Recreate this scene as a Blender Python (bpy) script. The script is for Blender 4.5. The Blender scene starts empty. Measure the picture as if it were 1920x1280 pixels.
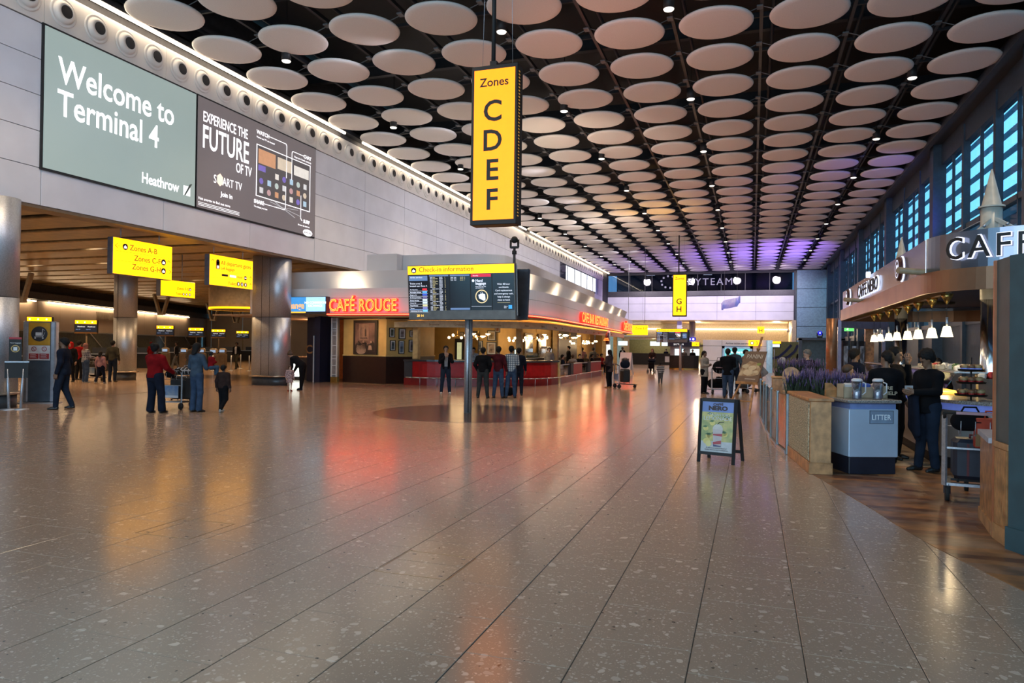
import bpy, math, random
import numpy as np
from mathutils import Vector, Matrix, Euler
random.seed(7); np.random.seed(7)
PI = math.pi
SC = bpy.context.scene
COL = SC.collection
# ---------------------------------------------------------------- camera
EYE = 1.7
FPX = 1342.4
YAW, PITCH, ROLL = -0.3235, 0.0074, 0.01258
_f = Vector((math.sin(YAW)*math.cos(PITCH), math.cos(YAW)*math.cos(PITCH), math.sin(PITCH)))
_r = Vector((math.cos(YAW), -math.sin(YAW), 0.0)); _u = _r.cross(_f)
_R = math.cos(ROLL)*_r + math.sin(ROLL)*_u; _U = -math.sin(ROLL)*_r + math.cos(ROLL)*_u
cam = bpy.data.cameras.new('camera'); camo = bpy.data.objects.new('camera', cam); COL.objects.link(camo)
cam.lens = 36*FPX/1920; cam.sensor_width = 36; cam.clip_end = 400
m3 = Matrix((_R, _U, -_f)).transposed()
camo.matrix_world = Matrix.Translation((0, 0, EYE)) @ m3.to_4x4()
SC.camera = camo
def ray(x, y): return _f + _R*((x-960)/FPX) - _U*((y-640)/FPX)
# measured points of the place, taken off the photograph with the surveyed camera
def FL(x, y, z=0.0):
    d = ray(x, y); t = (z-EYE)/d.z; return (d.x*t, d.y*t)
# ---------------------------------------------------------------- exposure, world, large lights
vs = SC.view_settings
vs.view_transform = 'Standard'; vs.look = 'None'; vs.gamma = 1; vs.use_curve_mapping = False; vs.exposure = 0.30
W = bpy.data.worlds.new('dusk_sky'); SC.world = W; W.use_nodes = True
bgn = W.node_tree.nodes['Background']; bgn.inputs[0].default_value = (0.17, 0.43, 0.60, 1); bgn.inputs[1].default_value = 3.2
def lamp(name, kind, loc, energy, col, aim=None, **k):
    l = bpy.data.lights.new(name, kind); l.energy = energy; l.color = col
    for a, b in k.items(): setattr(l, a, b)
    o = bpy.data.objects.new(name, l); COL.objects.link(o); o.location = loc
    if aim is not None:
        o.rotation_euler = (Vector(aim)-Vector(loc)).to_track_quat('-Z', 'Y').to_euler()
    return o
WARM = (1.0, 0.74, 0.48); AMBER = (1.0, 0.55, 0.18); COOL = (0.55, 0.72, 1.0)
# added soft fill behind the viewpoint, standing in for daylight from the open end
lamp('added_back_fill', 'AREA', (-5, -11.5, 6), 1800, (0.80, 0.85, 1.0), aim=(-5, 20, 4), shape='RECTANGLE', size=24, size_y=8)
# downlights of the hall (fixtures are built with the ceiling)
DOWN = [(x, 12.6+7.52*k) for k in range(10) for x in (-14.8, -7.2, -2.28, 5.14)]
for i, (x, y) in enumerate(DOWN):
    lamp('downlight_beam', 'SPOT', (x, y, 11.0), 650, WARM, spot_size=1.9, spot_blend=0.9, shadow_soft_size=0.2)
# added spots without fixtures, only to brighten the far wall panels
for x in (-14, -8, -2, 3): lamp('added_wall_fill', 'SPOT', (x, 85, 11.0), 2000, (.95, .82, .92), aim=(x, 93, 6.0), spot_size=1.7, spot_blend=.9, shadow_soft_size=.5)
lamp('added_cabin_fill', 'SPOT', (-1, 49, 11.0), 1500, (.95, .86, .9), aim=(-1, 56, 1.5), spot_size=.8, spot_blend=.9, shadow_soft_size=.12)  # added spot to brighten the ticket cabin front
# added ceiling-height spots that lift the left wall and the pavilion bands
for k in range(9): lamp('added_wall_fill', 'SPOT', (-9.8, 12+8.5*k, 11.0), 620 if k < 3 else 1200, (.90, .88, 1.0), aim=(-18, 12+8.5*k, 6.6), spot_size=1.7, spot_blend=1.0, shadow_soft_size=.12)
for k in range(5): lamp('added_wall_fill', 'SPOT', (-2.28, 26+8*k, 11.0), 900, (.80, .87, 1.0), aim=(-8.6, 28+8*k, 3.8), spot_size=.8, spot_blend=1.0, shadow_soft_size=.12)
# uplighters washing the ceiling discs
for (x, y, z, e, c, ax, ay) in ((-5.75, 16.8, 4.7, 500, (1, .35, .22), -3, 24), (-9, 27, 5.7, 900, (1, .80, .62), -8, 34),
                          (-9, 48, 5.7, 1500, (1, .85, .7), -12, 58), (6.6, 66, 3.6, 6500, (.30, .16, 1), 0, 74), (6.9, 70, 3.6, 7500, (.28, .18, 1), -4, 84),
                          (-7, 52, 5.7, 700, (1, .55, .12), -7, 50), (7.6, 36, 7.0, 500, (.2, .16, 1), 4, 46)):
    lamp('uplight_beam', 'SPOT', (x, y, z), e, c, aim=(ax, ay, 11.4), spot_size=1.5, spot_blend=1.0, shadow_soft_size=0.15)
# ---------------------------------------------------------------- materials
_M = {}
def mat(name, col, rough=0.5, metal=0.0, noise=0.08, scale=6.0, spec=0.5, emit=None, es=0, coat=0.0, trans=0.0, bump=0.0, col2=None, thr=None):
    if name in _M: return _M[name]
    m = bpy.data.materials.new(name); m.use_nodes = True; nt = m.node_tree; b = nt.nodes['Principled BSDF']
    tc = nt.nodes.new('ShaderNodeTexCoord'); n = nt.nodes.new('ShaderNodeTexNoise'); n.inputs['Scale'].default_value = scale; n.inputs['Detail'].default_value = 4
    nt.links.new(tc.outputs['Object'], n.inputs['Vector'])
    r = nt.nodes.new('ShaderNodeValToRGB')
    c2 = col2 or tuple(max(0, c*(1-noise*2)) for c in col); c1 = col if col2 else tuple(min(1, c*(1+noise)) for c in col)
    r.color_ramp.elements[0].position = 0.35 if thr is None else thr-.02; r.color_ramp.elements[1].position = 0.65 if thr is None else thr+.02
    r.color_ramp.elements[0].color = (*c2, 1); r.color_ramp.elements[1].color = (*c1, 1)
    nt.links.new(n.outputs['Fac'], r.inputs['Fac']); nt.links.new(r.outputs['Color'], b.inputs['Base Color'])
    b.inputs['Roughness'].default_value = rough; b.inputs['Metallic'].default_value = metal; b.inputs['Specular IOR Level'].default_value = spec
    b.inputs['Coat Weight'].default_value = coat
    if trans: b.inputs['Transmission Weight'].default_value = trans
    if emit: b.inputs['Emission Color'].default_value = (*emit, 1); b.inputs['Emission Strength'].default_value = es
    if bump:
        bn = nt.nodes.new('ShaderNodeBump'); bn.inputs['Strength'].default_value = bump; bn.inputs['Distance'].default_value = .01
        nt.links.new(n.outputs['Fac'], bn.inputs['Height']); nt.links.new(bn.outputs['Normal'], b.inputs['Normal'])
    _M[name] = m; return m
def emi(name, col, s):
    if name in _M: return _M[name]
    m = mat(name, tuple(c*.5 for c in col), .5, emit=col, es=s); return m
def glass(name, tint=(.75, .85, .88), gloss=.12):
    if name in _M: return _M[name]
    m = bpy.data.materials.new(name); m.use_nodes = True; nt = m.node_tree; nt.nodes.clear()
    o = nt.nodes.new('ShaderNodeOutputMaterial'); t = nt.nodes.new('ShaderNodeBsdfTransparent'); g = nt.nodes.new('ShaderNodeBsdfGlossy'); x = nt.nodes.new('ShaderNodeMixShader')
    lw = nt.nodes.new('ShaderNodeLayerWeight'); lw.inputs[0].default_value = .5; f = nt.nodes.new('ShaderNodeMath'); f.operation = 'POWER'; f.inputs[1].default_value = 4.0; nt.links.new(lw.outputs['Facing'], f.inputs[0]); a = nt.nodes.new('ShaderNodeMath'); a.operation = 'MULTIPLY_ADD'; a.inputs[1].default_value = .45; a.inputs[2].default_value = gloss*.6
    t.inputs[0].default_value = (*tint, 1); g.inputs['Roughness'].default_value = .03
    nt.links.new(f.outputs[0], a.inputs[0]); nt.links.new(a.outputs[0], x.inputs[0]); nt.links.new(t.outputs[0], x.inputs[1]); nt.links.new(g.outputs[0], x.inputs[2]); nt.links.new(x.outputs[0], o.inputs[0])
    _M[name] = m; return m
def terrazzo(name, base, chip, dark, rough=.16):
    m = bpy.data.materials.new(name); m.use_nodes = True; nt = m.node_tree; b = nt.nodes['Principled BSDF']; N = nt.nodes.new; L = nt.links.new
    g = N('ShaderNodeNewGeometry')
    nz = N('ShaderNodeTexNoise'); nz.inputs['Scale'].default_value = 9; nz.inputs['Detail'].default_value = 3; L(g.outputs['Position'], nz.inputs['Vector'])
    mx = N('ShaderNodeMix'); mx.data_type = 'RGBA'; mx.blend_type = 'LINEAR_LIGHT'; mx.inputs[0].default_value = .045; L(g.outputs['Position'], mx.inputs[6]); L(nz.outputs['Color'], mx.inputs[7])
    cur = None
    def vor(scale, lo, hi, col, prev, prob):
        v = N('ShaderNodeTexVoronoi'); v.inputs['Scale'].default_value = scale; L(mx.outputs[2], v.inputs['Vector'])
        r = N('ShaderNodeMapRange'); r.inputs[1].default_value = lo; r.inputs[2].default_value = hi; r.inputs[3].default_value = 1; r.inputs[4].default_value = 0; L(v.outputs['Distance'], r.inputs[0])
        sp = N('ShaderNodeSeparateColor'); L(v.outputs['Color'], sp.inputs[0]); gt = N('ShaderNodeMath'); gt.operation = 'GREATER_THAN'; gt.inputs[1].default_value = 1-prob; L(sp.outputs[0], gt.inputs[0])
        mu = N('ShaderNodeMath'); mu.operation = 'MULTIPLY'; L(r.outputs[0], mu.inputs[0]); L(gt.outputs[0], mu.inputs[1])
        va = N('ShaderNodeMix'); va.data_type = 'RGBA'; va.inputs[6].default_value = (*col, 1); va.inputs[7].default_value = (*(min(1, c*.72) for c in col), 1); L(sp.outputs[1], va.inputs[0])
        k = N('ShaderNodeMix'); k.data_type = 'RGBA'; L(mu.outputs[0], k.inputs[0]); L(va.outputs[2], k.inputs[7])
        if isinstance(prev, tuple): k.inputs[6].default_value = (*prev, 1)
        else: L(prev, k.inputs[6])
        return k.outputs[2]
    c = vor(70, .30, .36, tuple(x*1.5 for x in base), base, .5)
    c = vor(38, .30, .36, chip, c, .30)
    c = vor(22, .24, .28, chip, c, .18)
    c = vor(11, .24, .27, chip, c, .22)
    c = vor(7.5, .20, .22, tuple(min(1, x*1.15) for x in chip), c, .12)
    c = vor(27, .20, .26, dark, c, .03)
    L(c, b.inputs['Base Color'])
    n2 = N('ShaderNodeTexNoise'); n2.inputs['Scale'].default_value = .6; L(g.outputs['Position'], n2.inputs['Vector'])
    rr = N('ShaderNodeMapRange'); rr.inputs[3].default_value = rough*.85; rr.inputs[4].default_value = rough*1.2; L(n2.outputs['Fac'], rr.inputs[0]); L(rr.outputs[0], b.inputs['Roughness'])
    b.inputs['Specular IOR Level'].default_value = .62
    _M[name] = m; return m
def plaid(name, a, bcol, s=18):
    m = bpy.data.materials.new(name); m.use_nodes = True; nt = m.node_tree; b = nt.nodes['Principled BSDF']; N = nt.nodes.new; L = nt.links.new
    tc = N('ShaderNodeTexCoord'); sp = N('ShaderNodeSeparateXYZ'); L(tc.outputs['Object'], sp.inputs[0]); prev = None
    for ax in (0, 2):
        mu = N('ShaderNodeMath'); mu.operation = 'MULTIPLY'; mu.inputs[1].default_value = s; L(sp.outputs[ax], mu.inputs[0])
        fr = N('ShaderNodeMath'); fr.operation = 'FRACT'; L(mu.outputs[0], fr.inputs[0]); lt = N('ShaderNodeMath'); lt.operation = 'LESS_THAN'; lt.inputs[1].default_value = .28; L(fr.outputs[0], lt.inputs[0])
        if prev is None: prev = lt
        else:
            ad = N('ShaderNodeMath'); ad.operation = 'ADD'; ad.use_clamp = True; L(prev.outputs[0], ad.inputs[0]); L(lt.outputs[0], ad.inputs[1]); prev = ad
    k = N('ShaderNodeMix'); k.data_type = 'RGBA'; k.inputs[6].default_value = (*a, 1); k.inputs[7].default_value = (*bcol, 1); L(prev.outputs[0], k.inputs[0]); L(k.outputs[2], b.inputs['Base Color']); b.inputs['Roughness'].default_value = .85
    _M[name] = m; return m
# ---------------------------------------------------------------- mesh helper
class MB:
    def __init__(s): s.v = []; s.f = []; s.sm = []
    def add(s, vs, fs, smooth=False):
        o = len(s.v); s.v += [tuple(v) for v in vs]; s.f += [tuple(i+o for i in f) for f in fs]; s.sm += [smooth]*len(fs); return s
    def box(s, x0, x1, y0, y1, z0, z1):
        return s.add([(x, y, z) for x in (x0, x1) for y in (y0, y1) for z in (z0, z1)], [(0, 1, 3, 2), (4, 6, 7, 5), (0, 4, 5, 1), (2, 3, 7, 6), (0, 2, 6, 4), (1, 5, 7, 3)])
    def bev(s, x0, x1, y0, y1, z0, z1, b=.01):
        pts = [(x0+b, y0), (x1-b, y0), (x1, y0+b), (x1, y1-b), (x1-b, y1), (x0+b, y1), (x0, y1-b), (x0, y0+b)]
        cx, cy = (x0+x1)/2, (y0+y1)/2
        sx = 1-2*b/(x1-x0); sy = 1-2*b/(y1-y0)
        inn = [(cx+(x-cx)*sx, cy+(y-cy)*sy) for x, y in pts]
        V = [(x, y, z0) for x, y in inn]+[(x, y, z0+b) for x, y in pts]+[(x, y, z1-b) for x, y in pts]+[(x, y, z1) for x, y in inn]
        F = [tuple(range(7, -1, -1)), tuple(range(24, 32))]
        for r in range(3):
            for k in range(8): a = r*8+k; c = r*8+(k+1) % 8; F.append((a, c, c+8, a+8))
        return s.add(V, F)
    def prism(s, pts, z0, z1, smooth=False):
        n = len(pts)
        area = sum(pts[i][0]*pts[(i+1) % n][1]-pts[(i+1) % n][0]*pts[i][1] for i in range(n))
        if area < 0: pts = pts[::-1]
        s.add([(x, y, z0) for x, y in pts]+[(x, y, z1) for x, y in pts], [tuple(range(n-1, -1, -1)), tuple(range(n, 2*n))])
        o = len(s.v)-2*n
        for i in range(n): s.f.append((o+i, o+(i+1) % n, o+n+(i+1) % n, o+n+i)); s.sm.append(smooth)
        return s
    def quad(s, *p): return s.add(p, [tuple(range(len(p)))])
    def frame(s, a, b):
        a = Vector(a); b = Vector(b); d = (b-a).normalized(); u = d.orthogonal().normalized()
        if abs(d.z) < .99: u = Vector((0, 0, 1)).cross(d).normalized()
        return a, b, u, d.cross(u)
    def cyl(s, a, b, r, n=12, r2=None, cap=True, smooth=True):
        a, b, u, w = s.frame(a, b); r2 = r if r2 is None else r2; V = []
        for c, q in ((a, r), (b, r2)): V += [tuple(c+u*math.cos(2*PI*k/n)*q+w*math.sin(2*PI*k/n)*q) for k in range(n)]
        s.add(V, [(k, (k+1) % n, n+(k+1) % n, n+k) for k in range(n)], smooth)
        if cap: o = len(s.v)-2*n; s.f += [tuple(o+k for k in range(n-1, -1, -1)), tuple(o+n+k for k in range(n))]; s.sm += [False, False]
        return s
    def bar(s, a, b, w, t):
        a, b, u, v = s.frame(a, b); u = u*w/2; v = v*t/2
        V = [tuple(c+p*u+q*v) for c in (a, b) for p, q in ((-1, -1), (1, -1), (1, 1), (-1, 1))]
        return s.add(V, [(3, 2, 1, 0), (4, 5, 6, 7), (0, 1, 5, 4), (1, 2, 6, 5), (2, 3, 7, 6), (3, 0, 4, 7)])
    def tube(s, pts, r, n=8):
        for a, b in zip(pts[:-1], pts[1:]): s.cyl(a, b, r, n)
        for p in pts[1:-1]: s.ball(p, r, 8, 5)
        return s
    def lathe(s, prof, c=(0, 0, 0), n=20, axis='z'):
        V = []; F = []
        for r, z in prof:
            for k in range(n):
                a = 2*PI*k/n; p = (r*math.cos(a), r*math.sin(a), z)
                if axis == 'x': p = (z, p[0], p[1])
                if axis == 'y': p = (p[0], z, p[1])
                V.append((c[0]+p[0], c[1]+p[1], c[2]+p[2]))
        for i in range(len(prof)-1):
            for k in range(n): F.append((i*n+k, i*n+(k+1) % n, (i+1)*n+(k+1) % n, (i+1)*n+k))
        return s.add(V, F, True)
    def ball(s, c, r, n=12, m=8, sc=(1, 1, 1)):
        V = []; F = []
        for i in range(m+1):
            t = PI*i/m
            for k in range(n): a = 2*PI*k/n; V.append((c[0]+r*sc[0]*math.sin(t)*math.cos(a), c[1]+r*sc[1]*math.sin(t)*math.sin(a), c[2]+r*sc[2]*math.cos(t)))
        for i in range(m):
            for k in range(n): F.append((i*n+k, (i+1)*n+k, (i+1)*n+(k+1) % n, i*n+(k+1) % n))
        return s.add(V, F, True)
    def strip(s, path, z0, z1, closed=False, off0=0.0, off1=0.0, thick=0.0):
        """wall following a plan path; off moves its foot / top sideways (to the left of travel)"""
        P = [Vector((p[0], p[1])) for p in path]; n = len(P); nor = []
        for i in range(n):
            a = P[i-1] if i or closed else P[i]; b = P[(i+1) % n] if i < n-1 or closed else P[i]
            d = (b-a).normalized(); nor.append(Vector((-d.y, d.x)))
        ring = [(off0, z0), (off1, z1)]
        if thick: ring += [(off1+thick, z1), (off0+thick, z0)]
        k = len(ring); V = []
        for i in range(n):
            for o, z in ring: q = P[i]+nor[i]*o; V.append((q.x, q.y, z))
        F = []
        for i in range(n if closed else n-1):
            a = i*k; b = ((i+1) % n)*k
            for j in range(k if thick else k-1): F.append((a+j, b+j, b+(j+1) % k, a+(j+1) % k))
        if thick and not closed: F += [tuple(range(k-1, -1, -1)), tuple((n-1)*k+j for j in range(k))]
        return s.add(V, F)
    def build(s, name, m, parent=None, world=True, rotz=0.0, kind=None):
        me = bpy.data.meshes.new(name); V = s.v
        if parent is not None and world:
            inv = parent.matrix_basis.inverted()
            pp = parent.parent
            if pp is not None: inv = inv @ pp.matrix_basis.inverted()
            V = [tuple(inv @ Vector(v)) for v in V]
        me.from_pydata(V, [], s.f); me.update()
        me.polygons.foreach_set('use_smooth', s.sm); me.materials.append(m)
        o = bpy.data.objects.new(name, me); COL.objects.link(o); o.parent = parent
        if kind: o['kind'] = kind
        return o
def thing(name, label, cat, loc=(0, 0, 0), rotz=0.0, group=None):
    o = bpy.data.objects.new(name, None); COL.objects.link(o); o.location = loc; o.rotation_euler = (0, 0, rotz); o.empty_display_size = .1
    o['label'] = label; o['category'] = cat
    if group: o['group'] = group
    o.matrix_basis = Matrix.Translation(loc) @ Matrix.Rotation(rotz, 4, 'Z')
    return o
def tag(o, label, cat, group=None):
    o['label'] = label; o['category'] = cat
    if group: o['group'] = group
    return o
def struct(name, loc=(0, 0, 0)):
    o = bpy.data.objects.new(name, None); COL.objects.link(o); o.location = loc; o['kind'] = 'structure'; o.matrix_basis = Matrix.Translation(loc); return o
def copy_tree(o, parent=None):
    c = o.copy(); COL.objects.link(c)
    if parent is not None: c.parent = parent
    for ch in [k for k in bpy.data.objects if k.parent == o and k != c]: copy_tree(ch, c)
    return c
def dup(o, loc, rotz=None, label=None, group=None, scale=None):
    c = copy_tree(o); c.location = loc
    if rotz is not None: c.rotation_euler = (0, 0, rotz)
    if label: c['label'] = label
    if group: c['group'] = group
    if scale: c.scale = (scale,)*3
    return c
def inst(o, name, loc, parent=None):
    c = bpy.data.objects.new(name, o.data); COL.objects.link(c); c.location = loc; c.parent = parent; return c
_T = {}
def text(parent, s, x, z, size, m, y=-.02, align='LEFT', ext=.002, name='lettering', sx=1.0, bold=0.0, space=1.0):
    """flat lettering standing in the local XZ plane of its sign, read from local -Y"""
    cu = bpy.data.curves.new(name, 'FONT'); cu.body = s; cu.size = size; cu.align_x = align; cu.extrude = ext; cu.resolution_u = 3; cu.offset = bold; cu.space_character = space
    t = bpy.data.objects.new(name, cu); me = bpy.data.meshes.new_from_object(t); bpy.data.objects.remove(t); bpy.data.curves.remove(cu)
    for v in me.vertices: a, b, c = v.co; v.co = (x+a*sx, y-c, z+b)
    me.materials.clear(); me.materials.append(m)
    o = bpy.data.objects.new(name, me); COL.objects.link(o); o.parent = parent; return o
def flat(parent, name, pts, m, y=-.02, t=.003):
    """thin printed shape in the local XZ plane"""
    mb = MB(); n = len(pts); mb.add([(a, y, b) for a, b in pts]+[(a, y-t, b) for a, b in pts], [tuple(range(n)), tuple(range(2*n-1, n-1, -1))]+[(i, n+i, n+(i+1) % n, (i+1) % n) for i in range(n)])
    return mb.build(name, m, parent, world=False)
def rect(x0, z0, x1, z1): return [(x0, z0), (x1, z0), (x1, z1), (x0, z1)]
def disc(cx, cz, r, n=20, a0=0, a1=2*PI, rx=1): return [(cx+rx*r*math.cos(a0+(a1-a0)*k/n), cz+r*math.sin(a0+(a1-a0)*k/n)) for k in range(n if a1-a0 > 6.2 else n+1)]
def ringm(mb, cx, cz, r0, r1, y, t=.003, n=24):
    V = [(cx+r*math.cos(2*PI*k/n), yy, cz+r*math.sin(2*PI*k/n)) for r, yy in ((r0, y-t), (r1, y-t)) for k in range(n)]
    mb.add(V, [(k, (k+1) % n, n+(k+1) % n, n+k) for k in range(n)]); return mb
# palette
white = mat('white_cladding', (.68, .685, .72), .45, noise=.03, scale=1)
cream = mat('cream_drum', (.66, .63, .58), .5, noise=.03, scale=1)
discm = mat('disc_fabric', (.80, .76, .72), .8, noise=.02, scale=30)
black = mat('matt_black', (.012, .012, .013), .6)
dark = mat('dark_steel', (.03, .033, .04), .45)
steel = mat('brushed_steel', (.48, .51, .56), .46, .85, scale=40)
chrome = mat('polished_steel', (.80, .80, .82), .16, 1.0)
alu = mat('satin_aluminium', (.38, .44, .52), .35, .7)
yel = emi('sign_yellow', (1.0, .40, .002), 2.3)
yeln = emi('sign_yellow_near', (1.0, .23, .001), 1.9)
ink = mat('sign_ink', (.01, .009, .008), .5)
whitep = emi('print_white', (1, 1, 1), .9)
brown = mat('sign_brown', (.16, .05, .01), .6)
red = mat('gloss_red', (.36, .007, .007), .40, spec=.25)
neon = emi('neon_red', (1.0, .035, .015), 16.0)
neonc = emi('neon_core', (1.0, .13, .02), 7.0)
warmlamp = emi('lamp_glow', (1.0, .68, .32), 9.0)
oak = mat('oak', (.42, .20, .075), .4, noise=.2, scale=9)
oakl = mat('oak_light', (.46, .24, .10), .45, noise=.15, scale=9)
grey = mat('mid_grey', (.18, .19, .2), .5)
navy = mat('navy_panel', (.008, .013, .045), .4)
rubber = mat('rubber', (.01, .01, .01), .8)
# ================================================================ floor
floor = struct('floor')
tz = terrazzo('terrazzo', (.315, .218, .155), (.56, .42, .32), (.09, .07, .055), rough=.19)
grout = mat('joint_grout', (.035, .028, .022), .8)
TX0, TX1, TY0, TY1 = -19.5, 9.3, -2.0, 62.0
MB().box(TX0, TX1, TY0, TY1, -.15, -.004).build('joint_bed', grout, floor)
sl = MB().box(-75, TX0, -13, 115, -.15, 0).box(TX0, TX1, -13, TY0, -.15, 0).box(TX0, TX1, TY1, 115, -.15, 0).box(TX1, 16, -13, 115, -.15, 0)
sl.build('slab', tz, floor)
# boundary of the timber floor (x as a function of y)
BND = [(6.0, 1.87), (6.41, 1.73), (7.12, 1.52), (7.87, 1.36), (8.5, 1.26), (9.87, .97), (10.65, .80), (12.0, .66), (13.9, .36), (16.8, .30), (19.0, .22), (24, .9), (27, 2.2)]
def bx(y):
    if y <= BND[0][0]: return BND[0][1]+(BND[0][0]-y)*.33
    for (a, xa), (b, xb) in zip(BND[:-1], BND[1:]):
        if y <= b: return xa+(xb-xa)*(y-a)/(b-a)
    return 9.3
OVC, OVR = (-6.75, 16.95), (2.35, 2.35)
near, far = [], MB()
g = .0024
def tile(mb, x0, x1, y0, y1):
    e = .002
    mb.add([(x0, y0, -.012), (x1, y0, -.012), (x1, y1, -.012), (x0, y1, -.012), (x0, y0, -e), (x1, y0, -e), (x1, y1, -e), (x0, y1, -e),
            (x0+e, y0+e, 0), (x1-e, y0+e, 0), (x1-e, y1-e, 0), (x0+e, y1-e, 0)],
           [(0, 1, 5, 4), (1, 2, 6, 5), (2, 3, 7, 6), (3, 0, 4, 7), (4, 5, 9, 8), (5, 6, 10, 9), (6, 7, 11, 10), (7, 4, 8, 11), (8, 9, 10, 11)])
random.seed(3)
for i in range(-30, 19):
    x0 = -1.5+.596*i; x1 = x0+.596
    st = {-2: .07, -3: .40, -1: .33, 1: .28, 2: .0}.get(i, random.random()*.59)
    gl = g+.0006+(.002 if i in (0, 10, -10, -20) else 0)
    for j in range(0, 110):
        y0 = st-2.0+.590*j-.02; y1 = y0+.590
        if y1 > TY1 or x0 < TX0 or x1 > TX1: continue
        if x0 > bx((y0+y1)/2)+.6: continue
        cx, cy = (x0+x1)/2, (y0+y1)/2
        near.append((abs(cx+.31*cy)/max(cy, .1) > 1.0 or cy < 2.4, math.hypot(cx, cy), x0+gl, x1-g, y0+g, y1-g))
near.sort(); out = near[300:]; near = near[:300]
for _, _, a, b, c, d in near: mb = MB(); tile(mb, a, b, c, d); mb.build('tile', tz, floor)
for _, _, a, b, c, d in out: tile(far, a, b, c, d)
far.build('tile', tz, floor, kind='stuff')
# dark disc inlays under the information board and by the exchange
tzd = terrazzo('terrazzo_dark', (.075, .055, .047), (.16, .12, .10), (.03, .03, .03), rough=.2)
def inlay(c, r): MB().prism([(c[0]+r*math.cos(2*PI*k/72), c[1]+r*math.sin(2*PI*k/72)) for k in range(72)], -.003, .0025).build('dark_inlay', tzd, floor)
inlay((-6.85, 17.05), 2.42); inlay((-25.2, 30.2), 2.3)
# access covers
brass = mat('worn_brass', (.30, .19, .08), .35, .8)
for x, y in ((-2.68, 4.8), (-5.2, 5.0)):
    fm = MB(); 
    for a, b, c, d in ((x, x+.6, y, y+.006), (x, x+.6, y+.572, y+.578), (x, x+.006, y, y+.578), (x+.594, x+.6, y, y+.578)): fm.box(a, b, c, d, -.001, .0015)
    c = fm.build('access_cover', brass, floor)
    km = MB()
    for a, b in ((.07, .06), (.5, .06), (.07, .5), (.5, .5)): km.box(x+a, x+a+.03, y+b, y+b+.012, .0, .0012)
    km.build('lifting_key_slot', black, c)
# timber strip floor of the coffee bar
pl = [mat('timber_%s' % n, c, .33, noise=.22, scale=5, spec=.35) for n, c in (('tan', (.25, .115, .05)), ('amber', (.30, .13, .048)), ('umber', (.15, .062, .03)), ('ash', (.22, .12, .07)))]
random.seed(11); y = 4.6; cnt = 0
while y < 18.2:
    w = .13; e = .0012
    a0, a1 = bx(y+e), bx(y+w-e); xs = [None]
    x = max(a0, a1)+random.uniform(.3, 1.3); cuts = []
    lim = 2.3 if y < 11.9 else 2.0
    if y >= 11.9: lim = 1.95
    if y < 9.5: lim = 6.0
    elif y < 11.9: lim = 4.6
    while x < lim: cuts.append(x); x += random.uniform(.7, 1.6)
    cuts.append(lim); px = None
    for cx in cuts:
        L0 = (a0, a1) if px is None else (px, px)
        if min(cx-L0[0], cx-L0[1]) > .02:
            V = [(L0[0], y+e, -.002), (cx-e, y+e, -.002), (cx-e, y+w-e, -.002), (L0[1], y+w-e, -.002)]
            V += [(a, b, .005) for a, b, _ in V]
            MB().add(V, [(4, 5, 6, 7), (0, 1, 5, 4), (1, 2, 6, 5), (2, 3, 7, 6), (3, 0, 4, 7)]).build('plank', random.choice(pl), floor); cnt += 1
        px = cx+e
    y += w
# beige tile band at the bar foot
bt = mat('beige_tile', (.42, .33, .22), .3, noise=.08)
for i in range(2):
    for j in range(9):
        MB().bev(1.96+i*.34, 1.96+i*.34+.336, 11.95+j*.45, 12.396+j*.45, -.003, .006, .002).build('beige_floor_tile', bt, floor)
MB().box(1.86, 5.5, 9.0, 18.5, -.12, -.0035).build('timber_bed', mat('timber_bed', (.1, .06, .03), .8), floor)

# ================================================================ ceiling
ceil = struct('ceiling')
MB().box(-18.3, 9.4, -6, 95, 14.0, 14.2).build('roof_deck', black, ceil)
D0 = MB().lathe([(0, 0), (.9, .006), (1.02, .02), (1.07, .05), (1.08, .08), (1.06, .11), (1.0, .13), (0, .14)], n=40)
dproto = None; rest = MB()
for j in range(-4, 29):
    for i in range(-4, 6):
        p = (-6.269+2.578*i, 16.75+2.6465*j, 11.34)
        if j < -1:
            rest.add([(v[0]+p[0], v[1]+p[1], v[2]+p[2]) for v in D0.v], D0.f, True); continue
        if dproto is None:
            dproto = D0.build('disc_panel', discm, ceil, world=False); dproto.location = p
        else: inst(dproto, 'disc_panel', p, ceil)
rest.build('disc_panel', discm, ceil, kind='stuff')
rail = MB(); cross = MB(); clip = MB()
for i in range(-5, 6):
    x = -6.269+2.578*(i+.5); rail.box(x-.05, x+.05, -5, 94, 11.75, 11.87); rail.cyl((x+.35, -5, 12.1), (x+.35, 94, 12.1), .06, 6)
for j in range(-4, 30):
    y = 16.75+2.6465*(j+.5); cross.box(-18, 8, y-.04, y+.04, 12.0, 12.1)
    if j % 3 == 0: cross.box(-18, 9, y-.12, y+.12, 12.7, 13.3)
for j in range(-1, 29):
    for i in range(-4, 6):
        x, y = -6.269+2.578*i, 16.75+2.6465*j
        clip.bar((x+.55, y, 11.47), (x+1.25, y+.1, 11.78), .02, .02).bar((x-.55, y, 11.47), (x-1.25, y+.1, 11.78), .02, .02)
        clip.box(x+1.15, x+1.32, y-.12, y+.12, 11.70, 11.74)
rail.build('service_rail', dark, ceil); cross.build('roof_beam', dark, ceil); clip.build('disc_hanger', grey, ceil, kind='stuff')
t0 = thing('downlight', 'black canister downlight with a bright lens hanging between the ceiling discs', 'light', (DOWN[0][0], DOWN[0][1], 11.1), group='canister downlights between the ceiling discs')
MB().cyl((0, 0, .02), (0, 0, .42), .15, 16).build('canister', black, t0, world=False)
MB().lathe([(0, 0.01), (.1, 0.01), (.13, -.01), (.15, .02)], n=16).build('lens', emi('downlight_lens', (1, .93, .82), 1.6), t0, world=False)
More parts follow.
